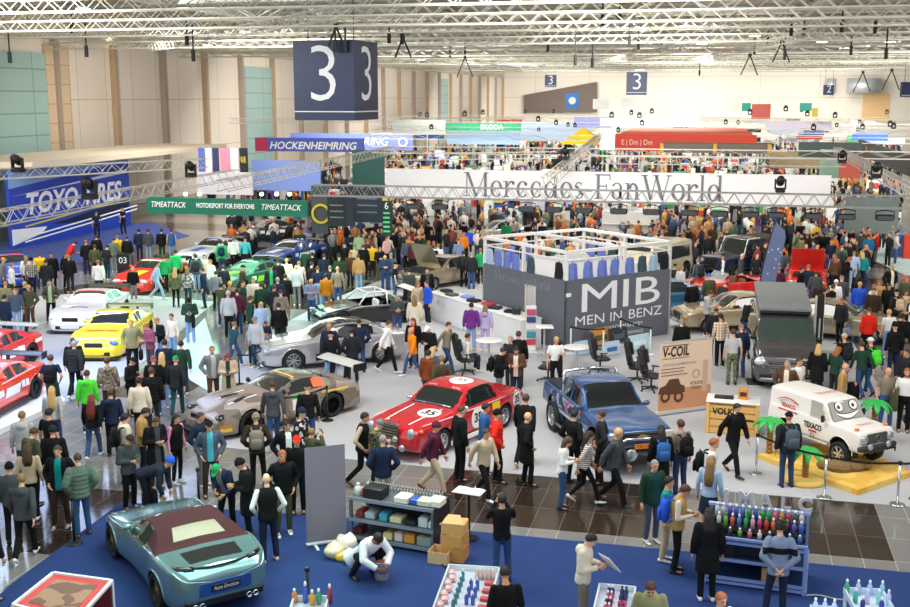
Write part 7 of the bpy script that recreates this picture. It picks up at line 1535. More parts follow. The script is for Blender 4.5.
# ------------------------------------------------------------------ visitors
PAL = dict(black='#0f1012', charcoal='#232529', darkgrey='#45484c', grey='#74777b', lightgrey='#b3b4b4', white='#e8e7e4', cream='#ddd2bd', beige='#c3ad90', tan='#b08d58', brown='#5a3d2c', darkbrown='#3a2a20', rust='#7a3a20', mustard='#b8741c', orange='#e8821a', red='#cf2a22', brightred='#e0281c', maroon='#571f35', purple='#6f2f86', mauve='#8c4a62', pink='#e088ac', palepink='#e2b6b0', lilac='#a9a0d0', navy='#1c2740', blue='#2f5f9c', royal='#2b58d0', jeans='#34507c', lightjeans='#7d9cc4', denim='#2a3f63', teal='#0f8a8a', darkteal='#164a52', cyan='#4ab0c0', green='#1f9a5c', brightgreen='#2fae6a', lime='#52d83c', olive='#4a4c34', khaki='#8b8a62', darkgreen='#20402f', palegreen='#a9bc98', greyblue='#7c8aa4', lightblue='#a4bcd8', slate='#4c5866', taupe='#867a6c', yellow='#e2b41e', greygreen='#5c6b5f', skyblue='#4a8ac0', tealblue='#1f6f9c', lavender='#b9a8d0',
 plaid='plaid', plaidbeige='plaidbeige', camo='camo', camotan='camotan', camogreen='camogreen', stripes='stripes', jersey='jersey', patterned='whitepat')
SAY = dict(darkgrey='dark grey', lightgrey='light grey', darkbrown='dark brown', brightred='bright red', palepink='pale pink', royal='royal blue', jeans='blue denim', lightjeans='light denim', denim='dark denim', darkteal='dark teal', brightgreen='bright green', lime='lime green', darkgreen='dark green', palegreen='pale green', greyblue='grey blue', lightblue='light blue', greygreen='grey green', skyblue='sky blue', tealblue='teal blue', plaid='black white checked', plaidbeige='beige checked', camotan='tan mottled', camogreen='green camouflage', camo='camouflage', stripes='striped', jersey='black white printed', patterned='white patterned')
say = lambda c: SAY.get(c, c)
HCOL = dict(dk='#211813', br='#4a3020', lb='#8a6a42', bl='#c9a468', gr='#8f8c88', wh='#d8d4cc', rd='#7a2a20', gi='#a0582c')
HSAY = dict(dk='dark', br='brown', lb='light brown', bl='blond', gr='grey', wh='white', rd='red', gi='ginger')
HN = dict(short='{} hair', crop='cropped {} hair', bald='bald head', curly='curly {} hair', long='long {} hair', verylong='very long {} hair', bob='{} bob', bun='{} bun', tail='{} ponytail', beanie='{} beanie', cap='{} cap')
TN_ = dict(ts='t shirt', sw='sweater', hd='hoodie', hu='raised hood', jk='jacket', pf='puffer jacket', ct='coat', vs='vest', bl='sweater')
ROWS_NEAR = """
19.8 474.9 1.75 185 wk short:lb hd:darkgrey pt:black white | walking away left of the black barrier post
27 444.6 1.68 190 st long:br sw:beige pt:black white | seen from behind near the left edge
8.5 463.7 1.68 195 st beanie:black jk:darkgrey/palepink pt:black black | at the left edge behind the grey hoodie
57.6 446 1.78 5 pk short:br jk:black/teal pt:darkbrown grey | facing the camera above the black barrier post
77.5 453.8 1.78 215 pk crop:br pf:greygreen pt:jeans brown | at the black barrier post by the blue carpet
48 427 1.78 190 st beanie:charcoal jk:black pt:charcoal black | back turned above the teal shirt person
33 428 1.76 150 ph short:br hd:olive pt:black black | below the light grey hoodie near the orange race car
21 412 1.75 185 st short:lb hd:lightgrey pt:darkgrey white | by the white plinth corner
47.5 409 1.76 160 st short:dk ts:black pt:black black | between two hoods beneath the long blond hair
51 387 1.68 190 wk verylong:bl sw:lightgrey pt:jeans white bag:palepink | walking with a pale shoulder bag past the plinth
50 355 1.76 185 pk short:br ts:navy pt:darkgreen black bp:black | behind the orange race car with a black backpack
73 341 1.78 180 wk crop:gr pf:charcoal pt:black white | walking toward the yellow race car nose
72.5 338 1.75 200 st crop:br jk:black pt:black black | half hidden by the charcoal puffer before the yellow race car
86 370.6 1.75 185 st short:br hd:lime pt:black white | with broad lime back in the left aisle
91 395 1.66 185 wk verylong:rd sw:black pt:jeans white | walking away with long red brown hair
109.5 389.8 1.72 190 st short:br hd:navy/palepink pt:black black | right of the long red hair in the left aisle
106.8 358 1.76 200 st short:br hd:camotan pt:darkbrown black | looking toward the yellow race car
126.5 413 1.72 130 st short:dk hd:cream pt:black black bp:black | with black backpack beside the tan bearded person
137 408 1.76 100 ph short:dk jk:tan pt:charcoal black beard | bearded, looking at something in hand left of the black coat
153.5 415 1.76 40 ph short:br ct:black/darkgrey pt:darkbrown brown | looking down over a phone above the bending person
174.6 414 1.68 60 st verylong:dk vs:black/pink lg:black white | in pink sleeves standing alone on the tiles
199.7 412.6 1.76 70 pk short:br jk:navy pt:grey white | left of the open grey jacket near the bronze nose
209 421 1.76 15 pk cap:black jk:slate/cyan pt:darkbrown black | open jacket over cyan shirt before the bronze race car
226 451.5 1.74 -20 ln cap:green jk:navy/grey pt:black white | in green cap leaning over the sports car bonnet
126.5 433 1.74 50 ph cap:darkbrown jk:darkgrey pt:black brown phone | holding a phone beside the bending blue beanie
129 356.5 1.74 80 ph cap:black jk:black pt:black black | in black cap left of the cream back
138.4 378 1.72 190 st short:dk jk:cream pt:black black | cream back turned in the crowded aisle
151 368 1.78 185 st short:br pf:black pt:charcoal black | broad black back right of the cream jacket
153 356.5 1.72 190 st cap:mauve jk:black pt:jeans white | in a mauve cap beneath the long blond hair
164 340 1.78 185 st short:dk jk:navy pt:lightjeans white | tall behind the blond hair in the left aisle
161.5 353 1.66 190 st long:bl jk:charcoal pt:lightjeans white | seen from behind with blond hair left of the green cap
175 356.5 1.75 185 wk cap:green jk:charcoal pt:darkteal black | in green cap walking away with printed back
180.5 341 1.76 190 wk short:dk jk:darkgreen pt:jeans white | walking away behind the green cap
211.5 346 1.80 30 pk crop:lb jk:grey/lightgrey pt:brown black | alone by the bright floor graphic
227.4 352 1.68 10 ph long:rd ct:beige/darkgreen pt:charcoal black phone | in a pale coat with green scarf behind the bronze race car
131 320 1.78 10 pk crop:lb jk:khaki pt:black black bag:black | with black bag over the arm before the yellow race car
149 322 1.74 -40 ph short:gi hd:mauve pt:darkgrey black | beside the yellow race car
160 316.5 1.75 -50 ph crop:lb sw:black pt:lightjeans white | between the mauve hoodie and the cream top
172 313.7 1.62 -30 st short:br sw:cream pt:lightjeans white | smaller, right of the black sweater by the yellow car
189 296.5 1.78 10 ph cap:black jk:darkgreen pt:lightjeans white phone bag:black | facing the camera alone in the mint lit aisle
227.8 291.3 1.76 185 st beanie:lightgrey jk:lightgrey pt:black black | hooded pale back near the silver saloon bonnet
237 289 1.74 190 st short:dk hd:maroon pt:denim black | back right of the pale hooded jacket
249.5 296 1.76 120 st short:br jk:darkgreen pt:darkgreen black | turned right above the grey sweater boy
260.8 302 1.60 20 st bob:bl jk:lightblue pt:lightjeans white | blond, left of the fur collar behind the silver saloon
232.4 322 1.55 140 wk bun:lb sw:darkteal pt:jeans white | child walking left of the grey sweater child
251.5 325 1.38 -10 st short:bl sw:lightgrey pt:darkgreen yellow | child standing at the silver saloon headlight
266.7 321.7 1.38 20 ph short:br sw:navy pt:charcoal black | child in front of the light grey jacket
277 315 1.74 -20 st cap:taupe jk:lightgrey pt:denim white | with crossbody strap behind the silver saloon bonnet
330.5 332 1.78 185 bk cap:black jk:black pt:lightjeans black | hands behind back at the silver saloon door
351.5 328.5 1.78 190 pk short:dk jk:charcoal pt:charcoal black | middle of three backs at the silver saloon
359 319.5 1.80 195 pk crop:dk jk:navy pt:jeans black | rightmost of three backs at the silver saloon
329 323 1.76 0 st cap:tan jk:navy pt:charcoal black | on the far side of the silver saloon window
386.4 320 1.78 90 wk short:br hd:white pt:black white | walking right behind the silver saloon tail
397 294 1.76 10 ph crop:gr sw:darkgrey pt:jeans white phone | facing the camera above the silver saloon tail
414.4 296 1.70 185 st long:lb ct:cream pt:beige white | in a cream coat left of the royal blue jacket
427.6 280.8 1.76 -60 st short:br jk:royal pt:charcoal white | in royal blue at the white counter
413.4 318 1.70 -15 st long:rd jk:black/red pt:charcoal black | in a red scarf behind the orange jacket
412.7 327.5 1.62 -60 wk bun:bl jk:orange pt:jeans white | in bright orange walking left
429.2 324.5 1.74 -30 ph cap:white jk:black pt:black black phone | in white cap right of the orange jacket
446.4 321.5 1.78 60 wk short:br sw:taupe pt:denim brown | in taupe sweater striding right on the grey carpet
427.3 350.5 1.72 140 st short:dk hd:rust pt:denim black | in rust hoodie above the red saloon
431.9 347.5 1.66 150 st bob:bl jk:slate pt:charcoal black | blond between rust hoodie and olive jacket
441.8 356 1.70 190 st short:lb jk:olive pt:charcoal black bp:darkbrown | with dark backpack above the red saloon roof
474 303 1.76 175 st short:dk hd:purple pt:lightjeans white | in purple hoodie at the white counter
482.5 305 1.68 170 st long:lb hd:lavender pt:lavender white | in pale lavender right of the purple hoodie
499.3 346.5 1.74 80 ph short:dk pf:black pt:grey black bp:black | with black backpack left of the brown jacket
516.5 345 1.76 -10 ph short:dk jk:brown/cream pt:navy black beard | in brown jacket over cream shirt near the counter
511 336 1.74 -30 st short:gr jk:charcoal pt:charcoal black | grey haired behind the brown jacket
518.5 331.5 1.78 170 st short:br jk:black pt:charcoal black bp:black | back turned behind the grey haired one
556 336.5 1.74 10 cy short:bl ts:white pt:black black jkt:black | blond in white t shirt behind the blue pickup
272.3 381.5 1.78 195 wk short:br hd:darkgrey pt:jeans white | in dark grey hoodie beside the bronze race car door
307.3 383.5 1.80 190 st cap:charcoal sw:black pt:jeans black | in black sweater beside the bronze car rear wheel
255.7 414 1.76 190 pk beanie:taupe jk:darkbrown pt:black black bp:taupe | with taupe backpack at the bronze front wheel
286.6 420.5 1.78 25 pk curly:dk jk:black/white pt:black black | left of the printed jersey before the bronze car
300.4 408 1.76 60 st beanie:navy sw:jersey pt:black black | in printed jersey and dark beanie at the black post
296.5 435.5 1.76 10 st cap:brightred hd:black pt:black black | in bright red cap behind the grey banner
312 428.5 1.55 150 p1 short:lb jk:olive pt:black black phone | smaller, raising a phone above the grey banner
282 450.5 1.80 20 pk short:gi hd:black pt:olive white bp:black beard | ginger bearded with backpack straps near the grey banner
246 457 1.76 -70 ln beanie:black hd:black ct:black | x
266.5 474.3 1.80 200 pk bald:gr vs:black/white pt:navy palepink | bald in black vest and white sleeves on the blue carpet
361.7 412 1.80 80 wp short:dk vs:black/beige pt:black brown | in black vest walking right of the grey banner
374.8 419.5 1.74 120 ph beanie:grey hd:camo pt:charcoal black | in camouflage and grey hood beside the red saloon nose
382.7 435.5 1.76 185 pk crop:gr jk:navy pt:lightgrey brown | navy back turned to us above the workshop rack
432.9 421.5 1.72 75 wk beanie:maroon hd:maroon pt:beige brown | in maroon hood walking past the red front wheel
459.8 406.5 1.82 120 st crop:br jk:black pt:black black | tall in black at the red saloon front door
484 403.5 1.74 90 st short:dk jk:blue pt:denim white | in blue jacket behind the red puffer
496.7 410 1.76 90 pk beanie:black pf:brightred pt:black black | in bright red puffer and black beanie
484 428 1.66 40 wk short:br jk:beige pt:black white | boy in beige jacket before the red saloon
527 412.5 1.76 100 pk bald:gr ct:black pt:black black | bald in long black coat right of the red saloon
525 394.5 1.82 160 wk short:br jk:black pt:black beige | tall black back right of the red saloon tail
574 410.5 1.78 130 pk short:dk jk:black pt:black black | at the blue pickup front wheel
602 410.5 1.78 -100 pk short:br jk:charcoal pt:black black | facing left at the blue pickup bonnet
563 435.5 1.68 80 ph verylong:br sw:white pt:jeans black | with long brown hair holding a black jacket by the pickup
586 431 1.68 90 wk long:dk sw:stripes lg:black white | in striped white sweater walking past the pickup
615 427.5 1.80 60 wk short:bl jk:darkgrey pt:black black | blond walking before the pickup number plate
661.8 426.5 1.68 185 st long:dk ct:black pt:black black bp:blue | with small blue backpack right of the pickup
653.8 459.5 1.76 20 st crop:gr jk:darkgreen/darkteal pt:slate white | grey haired in green jacket right of the pickup
667 476.5 1.72 70 st short:dk ts:teal pt:beige white | in teal t shirt behind the blue backpack
679 483 1.78 75 ph short:br vs:tan/cream pt:black black bp:royal | in tan vest wearing the big blue backpack
682 420.5 1.76 200 st short:br ts:taupe pt:denim black bp:black | in taupe t shirt and black backpack near the banner
712 438.5 1.76 70 st short:gi ts:white pt:denim black bp:black | ginger in white t shirt with a large black backpack
711 457 1.68 150 st verylong:lb sw:lightblue sk:navy black | with long hair in navy skirt at the bottle counter
709.8 509.5 1.72 175 st long:dk ct:black pt:black white | in long black coat before the bottle counter
781 523.5 1.72 170 bk curly:dk bl:greyblue/black pt:navy black | hands behind back before the bottle counter
790 413 1.78 185 st cap:black jk:charcoal pt:denim black bp:slate | with slate backpack facing the white cartoon car
735 402.5 1.80 30 wk short:dk jk:black pt:black black beard | bearded all in black striding past the wooden counter
734 329.5 1.78 175 st short:br ts:lightgrey pt:camogreen black | in pale t shirt and camouflage trousers left of the van
721.5 314 1.78 190 st short:dk sw:plaidbeige pt:black black | in beige checked shirt left of the van
716.3 308 1.78 170 st crop:br jk:charcoal pt:jeans black | behind the beige checked shirt left of the van
742 325 1.74 190 st cap:taupe jk:navy pt:jeans brown | half hidden behind the pale t shirt left of the van
682 319.5 1.70 20 si crop:gr jk:black pt:jeans black | x
788 360.5 1.76 -20 pk crop:gr jk:brown/cream pt:lightjeans black | grey haired in brown jacket before the van
798 357.5 1.78 30 st short:br ts:white pt:denim black | in white t shirt before the van grille
843.4 363 1.76 70 cy bald:gr sw:tan pt:denim black jkt:black | bald in tan top behind the cartoon car
888.2 367 1.78 10 cy bald:gr ts:taupe pt:jeans white jkt:olive | bald in taupe t shirt at the right edge
907 368 1.78 -20 st short:gi ts:white pt:black brown beard | ginger bearded cut by the right edge
845.4 334 1.78 190 st cap:beige ts:black pt:lightjeans white bp:charcoal | with charcoal backpack right of the van
872.4 338 1.78 195 wk cap:white sw:navy pt:jeans black bp:lime | in white cap wearing the bright green backpack
863.8 341.5 1.74 190 wk short:br sw:darkgreen pt:jeans black | left of the bright green backpack
832 346 1.66 120 ph bob:gi sw:darkgreen pt:charcoal black | in green sweater right of the van grille
823 345 1.66 150 st bob:bl ct:black pt:charcoal white | blond in black coat right of the van grille
896 324 1.80 185 st cap:black hd:black pt:navy white | in black hoodie with small print at the right
908 349 1.76 -60 st short:br jk:charcoal pt:charcoal black bag:white | at the right edge with a clear plastic bag
869.8 308 1.76 185 st crop:br jk:brightred pt:black black | broad bright red back at the right
890 310 1.70 185 st short:bl ts:white pt:lightjeans white | blond in white t shirt right of the red back
901 314 1.72 170 st short:dk jk:black pt:black black | dark jacket at right edge above the black hoodie
585.5 531.5 1.74 70 ph short:dk hd:cream pt:taupe white paper | in cream hoodie reading a leaflet on the blue carpet
646 576.5 1.74 -10 ph short:br hd:khaki pt:charcoal black | in khaki hoodie at the bottom edge
720 592 1.74 20 st short:gi sw:white pt:denim black | only head showing at the bottom edge left of the grey sweater
503.6 568.5 1.76 185 ph short:dk sw:black pt:black black | black back at the bottle table bottom edge
502 494 1.74 185 p1 short:dk sw:black pt:jeans black phone | photographing beside the cardboard boxes
"""
ROWS_MID = """
312 278 1.78 5 ph bald:gr sw:greyblue pt:jeans black
326 273.5 1.76 185 st short:dk jk:mustard pt:grey black
337.4 266.3 1.78 185 st bald:gr sw:taupe pt:jeans black
317.6 266 1.76 190 st crop:br ts:navy pt:lightjeans black
311 261.6 1.76 140 st short:dk sw:black pt:black black
296 265 1.78 185 st bald:gr jk:lightgrey pt:grey white
299 261 1.76 200 st crop:lb sw:palepink pt:black black
278 259.7 1.76 200 st crop:dk jk:black pt:black black
270.8 264.3 1.76 10 st cap:black jk:charcoal/green pt:darkteal black
241.8 265 1.76 90 st cap:black jk:darkbrown pt:black black
261 282.7 1.74 190 st short:br jk:darkgreen pt:black black
253 277.5 1.74 20 st cap:khaki jk:cream pt:charcoal black
241.7 280.8 1.74 60 st crop:br vs:darkgreen/grey pt:black black
285 274 1.74 185 st short:dk jk:black pt:black black
277.4 277.5 1.76 190 st short:gr jk:navy pt:charcoal black
273.4 284.7 1.74 150 st short:br hd:charcoal/white pt:black black
280.7 290 1.74 190 st crop:br hd:taupe pt:black black
278.5 303 1.72 195 st short:dk jk:black/cream pt:charcoal black
324 253.7 1.76 185 st short:br jk:navy pt:black black
312.3 252.4 1.76 190 st short:dk jk:black pt:black black
306 248.5 1.76 170 st short:dk jk:darkgreen pt:black black
233 237 1.76 185 st short:lb hd:white pt:black black
245 237 1.74 180 st cap:black sw:cyan pt:charcoal black
221 240.5 1.74 190 st short:dk jk:brightgreen pt:denim black bp:navy
286.6 258.4 1.72 190 st short:bl jk:cream pt:beige white
330 265.6 1.74 190 st crop:lb jk:charcoal pt:black black
338.7 253.7 1.76 185 st short:dk jk:black pt:black black
221 283 1.74 170 p1 short:dk jk:olive pt:denim white phone
229.5 281 1.72 20 st cap:yellow jk:khaki pt:black black
233.5 285 1.70 0 st short:br jk:charcoal pt:black black
174 249.8 1.80 185 st short:dk hd:brightgreen pt:black black
163.4 255 1.76 190 st short:br hd:green pt:black black
155.5 261 1.76 100 wk short:br sw:lightblue pt:lightblue white
174.6 268 1.70 180 st long:bl jk:camogreen lg:black black
187 267.6 1.66 170 st bob:lb jk:patterned pt:darkteal white
203 267.6 1.76 -80 st short:br jk:navy pt:navy black
194.4 253 1.78 185 st crop:lb jk:black pt:black black
201 255 1.76 190 st short:dk jk:slate pt:lightjeans black bp:charcoal
222.8 265 1.74 190 st short:br jk:charcoal pt:black black
132.4 267 1.50 190 st short:bl jk:black pt:grey white
126.5 236 1.76 185 st short:br jk:black pt:grey black
140 229 1.76 185 st short:dk jk:navy pt:navy black
146 229 1.76 180 st short:br jk:darkgrey pt:lightjeans white
161 229 1.76 185 st short:dk jk:black/cream pt:darkgreen black
171 229 1.76 185 st short:br vs:blue/white pt:lightjeans white
113 238 1.76 190 st crop:br jk:greygreen pt:grey white
117 235 1.74 190 st short:lb jk:yellow pt:charcoal black
214.5 259 1.70 -40 st short:lb jk:white pt:grey white
209 255 1.70 20 st short:br jk:palepink pt:black black
215.5 271 1.70 170 st short:dk jk:grey pt:black black
97.6 259.7 1.76 190 wk short:lb hd:white pt:charcoal white
105.5 244.5 1.76 150 ph short:dk jk:charcoal/teal pt:darkteal white
94.3 244.5 1.74 185 st short:br jk:olive pt:charcoal black
85.7 240 1.76 190 st short:gi jk:black pt:charcoal black
67 239 1.74 120 ln short:dk jk:red pt:black black
64.6 252.4 1.70 60 st long:br sw:black pt:black black
68.6 255 1.76 200 st crop:lb jk:black pt:charcoal white
50.8 252.4 1.82 20 st short:dk ct:black pt:black black
45.5 259.5 1.76 190 st short:dk jk:charcoal pt:charcoal black
39 252.4 1.72 190 st short:br pf:yellow pt:denim black
30.3 257.7 1.76 185 st beanie:black sw:plaid pt:charcoal black
25.7 255.7 1.72 180 st long:lb jk:white pt:charcoal black
10.5 263 1.72 120 st short:lb jk:white pt:darkgreen black
2 257.7 1.74 100 st cap:tan jk:grey pt:charcoal black
49.5 279.5 1.74 10 pk short:br jk:camo/palegreen pt:black black
28.4 284.7 1.74 -10 pk short:bl jk:olive pt:brown brown
14.5 288 1.74 20 st short:lb hd:slate pt:lightjeans white
23.7 281.4 1.72 160 st short:bl jk:navy pt:charcoal black
4.6 281.4 1.72 180 st short:tan jk:khaki pt:charcoal black
3.3 294.6 1.76 160 st short:dk jk:navy/white pt:navy black
96 235 1.74 190 st short:br jk:black pt:black black
394.6 262.3 1.74 100 st cap:black ts:black pt:jeans white
384.7 253.7 1.78 10 ph bald:gr jk:denim pt:denim black
394.6 252.4 1.74 200 st crop:gr jk:slate pt:jeans black
379.5 246 1.76 20 ph crop:lb sw:black pt:olive black
358.4 254.4 1.74 190 st short:br jk:tan pt:lightjeans white
350 252 1.72 30 st short:gi jk:brown pt:charcoal black
339 255 1.74 185 st cap:darkgreen jk:darkgreen pt:black black
362.3 244.5 1.76 190 st short:br jk:black pt:black black
355 245 1.72 150 st cap:green jk:beige pt:black black
367 239 1.74 100 st short:gi jk:maroon pt:charcoal black
349.8 232 1.76 20 ph short:dk jk:navy pt:jeans white
358.4 232.6 1.74 190 st short:lb jk:palegreen pt:charcoal black
393.3 230 1.80 185 st short:dk jk:black pt:grey black
422.3 233.3 1.74 100 st short:br jk:darkgreen pt:black black
438 243.8 1.74 170 st short:lb hd:white pt:charcoal black
448.7 247 1.76 190 st short:dk jk:navy pt:black black
433 241 1.72 150 st short:gi sw:grey pt:black black
406.5 238 1.72 30 st short:br jk:slate pt:black black
413 241 1.74 -20 st short:gr jk:maroon pt:black black
428 240.5 1.68 120 st long:gi ts:black pt:black black
409 268.5 1.76 190 st short:dk ct:darkgrey pt:black black
427 267.6 1.80 10 st short:dk ct:black/darkgrey pt:black black
416.5 281 1.70 40 st long:gi ct:beige pt:beige white
399 203 1.80 185 st short:dk jk:black pt:black black
409.8 209 1.76 190 st short:bl jk:navy pt:black black
425.6 202 1.72 185 st tail:gi sw:white pt:black black
431.5 202.4 1.74 185 st short:br sw:white pt:charcoal black
446 201.8 1.72 185 st short:bl sw:pink pt:black black
438.8 209 1.80 190 st short:dk ct:grey pt:grey black
416.4 214 1.68 170 st long:gi jk:darkgrey pt:black black
431.5 229.5 1.74 10 st short:br sw:black pt:black black
429 222 1.74 -30 st cap:black jk:black pt:black black
421 224 1.72 60 st short:gi jk:beige pt:charcoal black
402 226 1.74 -40 st short:br sw:patterned pt:charcoal black
507 221 1.76 185 st crop:br hd:green pt:black black
484 226 1.74 150 st short:gi jk:beige pt:charcoal black
463.6 221.7 1.76 185 st short:dk jk:black pt:black black
463.6 232 1.68 20 st short:lb jk:orange pt:black black
469 228 1.72 190 st short:br jk:royal pt:charcoal black
458.4 238.8 1.74 185 st cap:purple hd:greyblue pt:jeans black
449 249 1.74 180 st short:dk jk:charcoal pt:black black bp:charcoal
471.5 252 1.76 185 st crop:gr jk:charcoal pt:jeans black
478.8 248 1.74 190 st short:lb jk:green pt:black black
457.7 225.6 1.70 10 st short:lb jk:beige pt:black black
538 206 1.78 0 st short:lb ts:black pt:black black
528 221.6 1.74 20 ph short:dk ts:black pt:black black
542.8 221.6 1.74 -20 ph short:br jk:navy pt:black black
512.4 221 1.74 40 st short:br jk:greyblue pt:black black
514.4 209.8 1.70 -30 st bun:bl sw:tan pt:black black
460 203 1.74 170 st short:dk jk:darkgreen pt:black black
643 216 1.66 -80 st long:gi sw:charcoal pt:charcoal black
631 224 1.68 20 st bob:gi sw:cream pt:charcoal black
598 207 1.78 90 st short:dk ts:black pt:navy white
695 238.8 1.78 185 st short:dk pf:black pt:jeans black
694.5 263 1.72 150 st cap:charcoal jk:charcoal pt:black black
695.8 264.8 1.74 120 st crop:lb jk:lightgrey pt:lightgrey white
704.4 260 1.74 200 st crop:lb hd:slate pt:jeans white bp:charcoal
709.7 273.7 1.78 185 st cap:royal jk:olive pt:jeans white
698.5 285.6 1.78 80 ph short:br hd:lightgrey pt:charcoal white
697 282 1.74 190 st short:br jk:black pt:jeans black
722.9 254.6 1.74 0 st short:dk jk:navy/white pt:charcoal black
741.3 253.3 1.78 80 st bald:gr jk:darkgrey pt:lightgrey black
757 253.3 1.74 10 st crop:lb sw:charcoal pt:charcoal black
779.6 267 1.74 185 st short:lb hd:maroon pt:charcoal black
801 266.5 1.78 60 st short:dk ct:black pt:jeans black
746.6 297.5 1.74 130 ln short:dk jk:black pt:jeans white
726 282 1.74 120 ln short:br jk:charcoal pt:charcoal white
801 221 1.76 0 st short:br sw:black pt:lightjeans white
809 219 1.74 170 st short:lb sw:white pt:charcoal black
817 223.6 1.72 190 st short:lb jk:yellow pt:charcoal black
817 232 1.80 185 st short:dk ct:black pt:black black
807.8 233.5 1.76 170 st short:gi jk:darkbrown pt:tan black
827 232 1.74 190 st short:gi jk:black pt:black black
831.5 239.5 1.78 0 st crop:lb sw:navy pt:jeans white
840.8 228 1.78 10 st crop:br ts:black pt:black black
851.3 228 1.78 20 ph crop:lb ts:black pt:black black
846.7 241.4 1.74 -20 st crop:br jk:charcoal pt:charcoal black
854 240 1.72 60 st tail:br jk:black pt:black black
869 234 1.82 185 st short:br jk:tealblue pt:jeans white
876.4 231 1.74 100 st short:gi jk:brightred pt:grey black
862 231 1.76 190 st short:br jk:darkgrey pt:charcoal black
862 221.6 1.72 150 st short:gi jk:blue pt:denim black
856 250.7 1.78 175 st crop:lb sw:lightblue pt:lightblue white
861.5 252 1.70 160 st bob:bl jk:teal pt:charcoal black
847.4 256 1.72 60 ph bob:gi jk:black pt:charcoal black
823.6 253.3 1.68 190 st bob:gi sw:white sk:charcoal black
811.8 253.3 1.74 -60 st crop:lb jk:blue pt:jeans black
836 256 1.70 180 st bob:gi jk:brown pt:charcoal black
798.6 250.7 1.74 190 st short:gr jk:slate pt:charcoal black
819 214 1.74 10 st short:br jk:beige pt:charcoal black
826 211 1.74 180 st crop:br sw:lightblue pt:navy black
829.5 216 1.68 190 st short:dk sw:pink sk:navy black
833.5 206 1.74 180 st short:dk jk:purple pt:charcoal black
803 213 1.72 20 st short:lb jk:palegreen pt:charcoal black
892 265 1.78 10 pk cap:tan jk:black/cream pt:charcoal black
816.4 270.4 1.76 160 st short:br jk:darkgrey pt:charcoal black
808.5 264.5 1.76 150 st crop:lb jk:navy pt:jeans white
820 281.6 1.68 170 st long:dk jk:darkbrown pt:charcoal black
824.5 288 1.70 60 st short:br pf:black pt:black black
832.3 284.3 1.72 100 st short:br jk:black pt:black black
836 279.7 1.72 140 st cap:white jk:white pt:charcoal black
842 275.7 1.74 170 st cap:taupe jk:darkgrey pt:charcoal black
844.7 296 1.72 -60 st short:gi jk:charcoal pt:black black bag:greyblue
861.9 281.6 1.78 -10 st short:bl hd:royal pt:lightjeans white
858.6 271.8 1.68 120 st verylong:dk ct:black pt:black black
874.4 288 1.76 -30 st short:br jk:darkbrown pt:charcoal black
885.6 294 1.76 -70 ph short:gi jk:navy/white pt:charcoal black
871.5 284 1.70 40 st short:lb jk:cream pt:charcoal black
879.7 279.7 1.66 -20 st long:gi jk:tan pt:charcoal black
889.6 283.6 1.68 -20 st long:dk jk:black pt:black black
897.5 289.6 1.74 190 st cap:black jk:charcoal pt:black black bp:beige
906 289.6 1.68 0 st long:br jk:beige pt:charcoal black
907 276.5 1.76 -20 st short:gi jk:olive pt:charcoal black
699.5 210 1.76 20 st short:dk ts:charcoal pt:lightjeans white
712.5 211 1.84 190 st cap:beige ct:beige pt:beige brown
713 225 1.70 -30 st short:gi jk:brown pt:charcoal black
728 218 1.72 180 st short:lb jk:beige pt:charcoal black
742 215 1.72 10 st short:dk sw:maroon pt:charcoal black
751 216 1.72 -20 st short:lb sw:patterned pt:charcoal black
768 216 1.74 180 st short:br jk:tan pt:charcoal black
771 212 1.78 190 st short:dk ct:darkgrey pt:charcoal black
780 214 1.74 185 st short:lb sw:white pt:lightjeans white
784.5 229 1.70 160 st tail:br jk:black/cream pt:black black
785 246 1.74 90 st short:br jk:black pt:black black
729 205 1.74 185 st short:dk jk:navy pt:charcoal black
735 207 1.72 20 st short:lb jk:white pt:charcoal black
757 208 1.70 150 st short:br sw:lightgrey pt:charcoal black
693 217 1.72 20 st short:gi jk:beige pt:jeans black
688 228 1.72 90 st short:br jk:charcoal pt:charcoal black
374 232 1.72 120 st short:gi jk:beige pt:charcoal black
372 243 1.74 185 st short:br sw:yellow pt:charcoal black
386 236 1.72 60 st short:br jk:palepink pt:charcoal black
345 243 1.70 -20 st short:dk jk:black pt:charcoal black
494 216 1.70 30 st short:br sw:white pt:charcoal black
520 214 1.72 0 st short:dk sw:charcoal pt:black black
552 213 1.72 40 st short:br jk:black pt:charcoal black
476 214 1.70 180 st short:dk jk:darkbrown pt:charcoal black
"""
LAND = [('the TOYO stand wall', 70, 225), ('the red race car', 150, 275), ('the blue striped race car', 213, 255), ('the dark green race car', 249, 280), ('the blue race car', 292, 258), ('the drift car', 268, 232), ('the stripped race car', 365, 310), ('the silver saloon', 325, 345), ('the raised beige bonnet', 425, 262), ('the white counter', 460, 315), ('the booth left corner', 490, 250), ('the wheel display wall', 628, 225), ('the cream minibus', 684, 265), ('the dark blue off road car', 738, 260), ('the feather flag', 768, 270), ('the red open sports car', 745, 290), ('the raised red panel', 790, 268), ('the camper van', 782, 330), ('the champagne saloon', 820, 330), ('the grey green stand wall', 872, 215), ('the colour cubes', 903, 245), ('the pale grey car', 498, 233), ('the number tower', 386, 218), ('the white race car', 94, 315), ('the far left blue race car', 12, 272), ('the stacked tyre panel', 365, 215), ('the orange race car', 20, 390), ('the cartoon car', 850, 430)]
LAND[0] = ('the blue stand wall', 70, 225)
def where_auto(px, py):
    n, x, y = min(LAND, key=lambda l: (l[1] - px) ** 2 + 2.5 * (l[2] - py) ** 2); dx, dy = px - x, py - y
    if abs(dx) > 1.2 * abs(dy): return ('right of ' if dx > 0 else 'left of ') + n
    return ('in front of ' if dy > 0 else 'behind ') + n
POSW = dict(wk='walking', wp='walking', ph='looking down', p1='photographing', ln='leaning forward', bk='hands behind back', pk='hands in pockets', si='seated', cy='carrying a jacket')
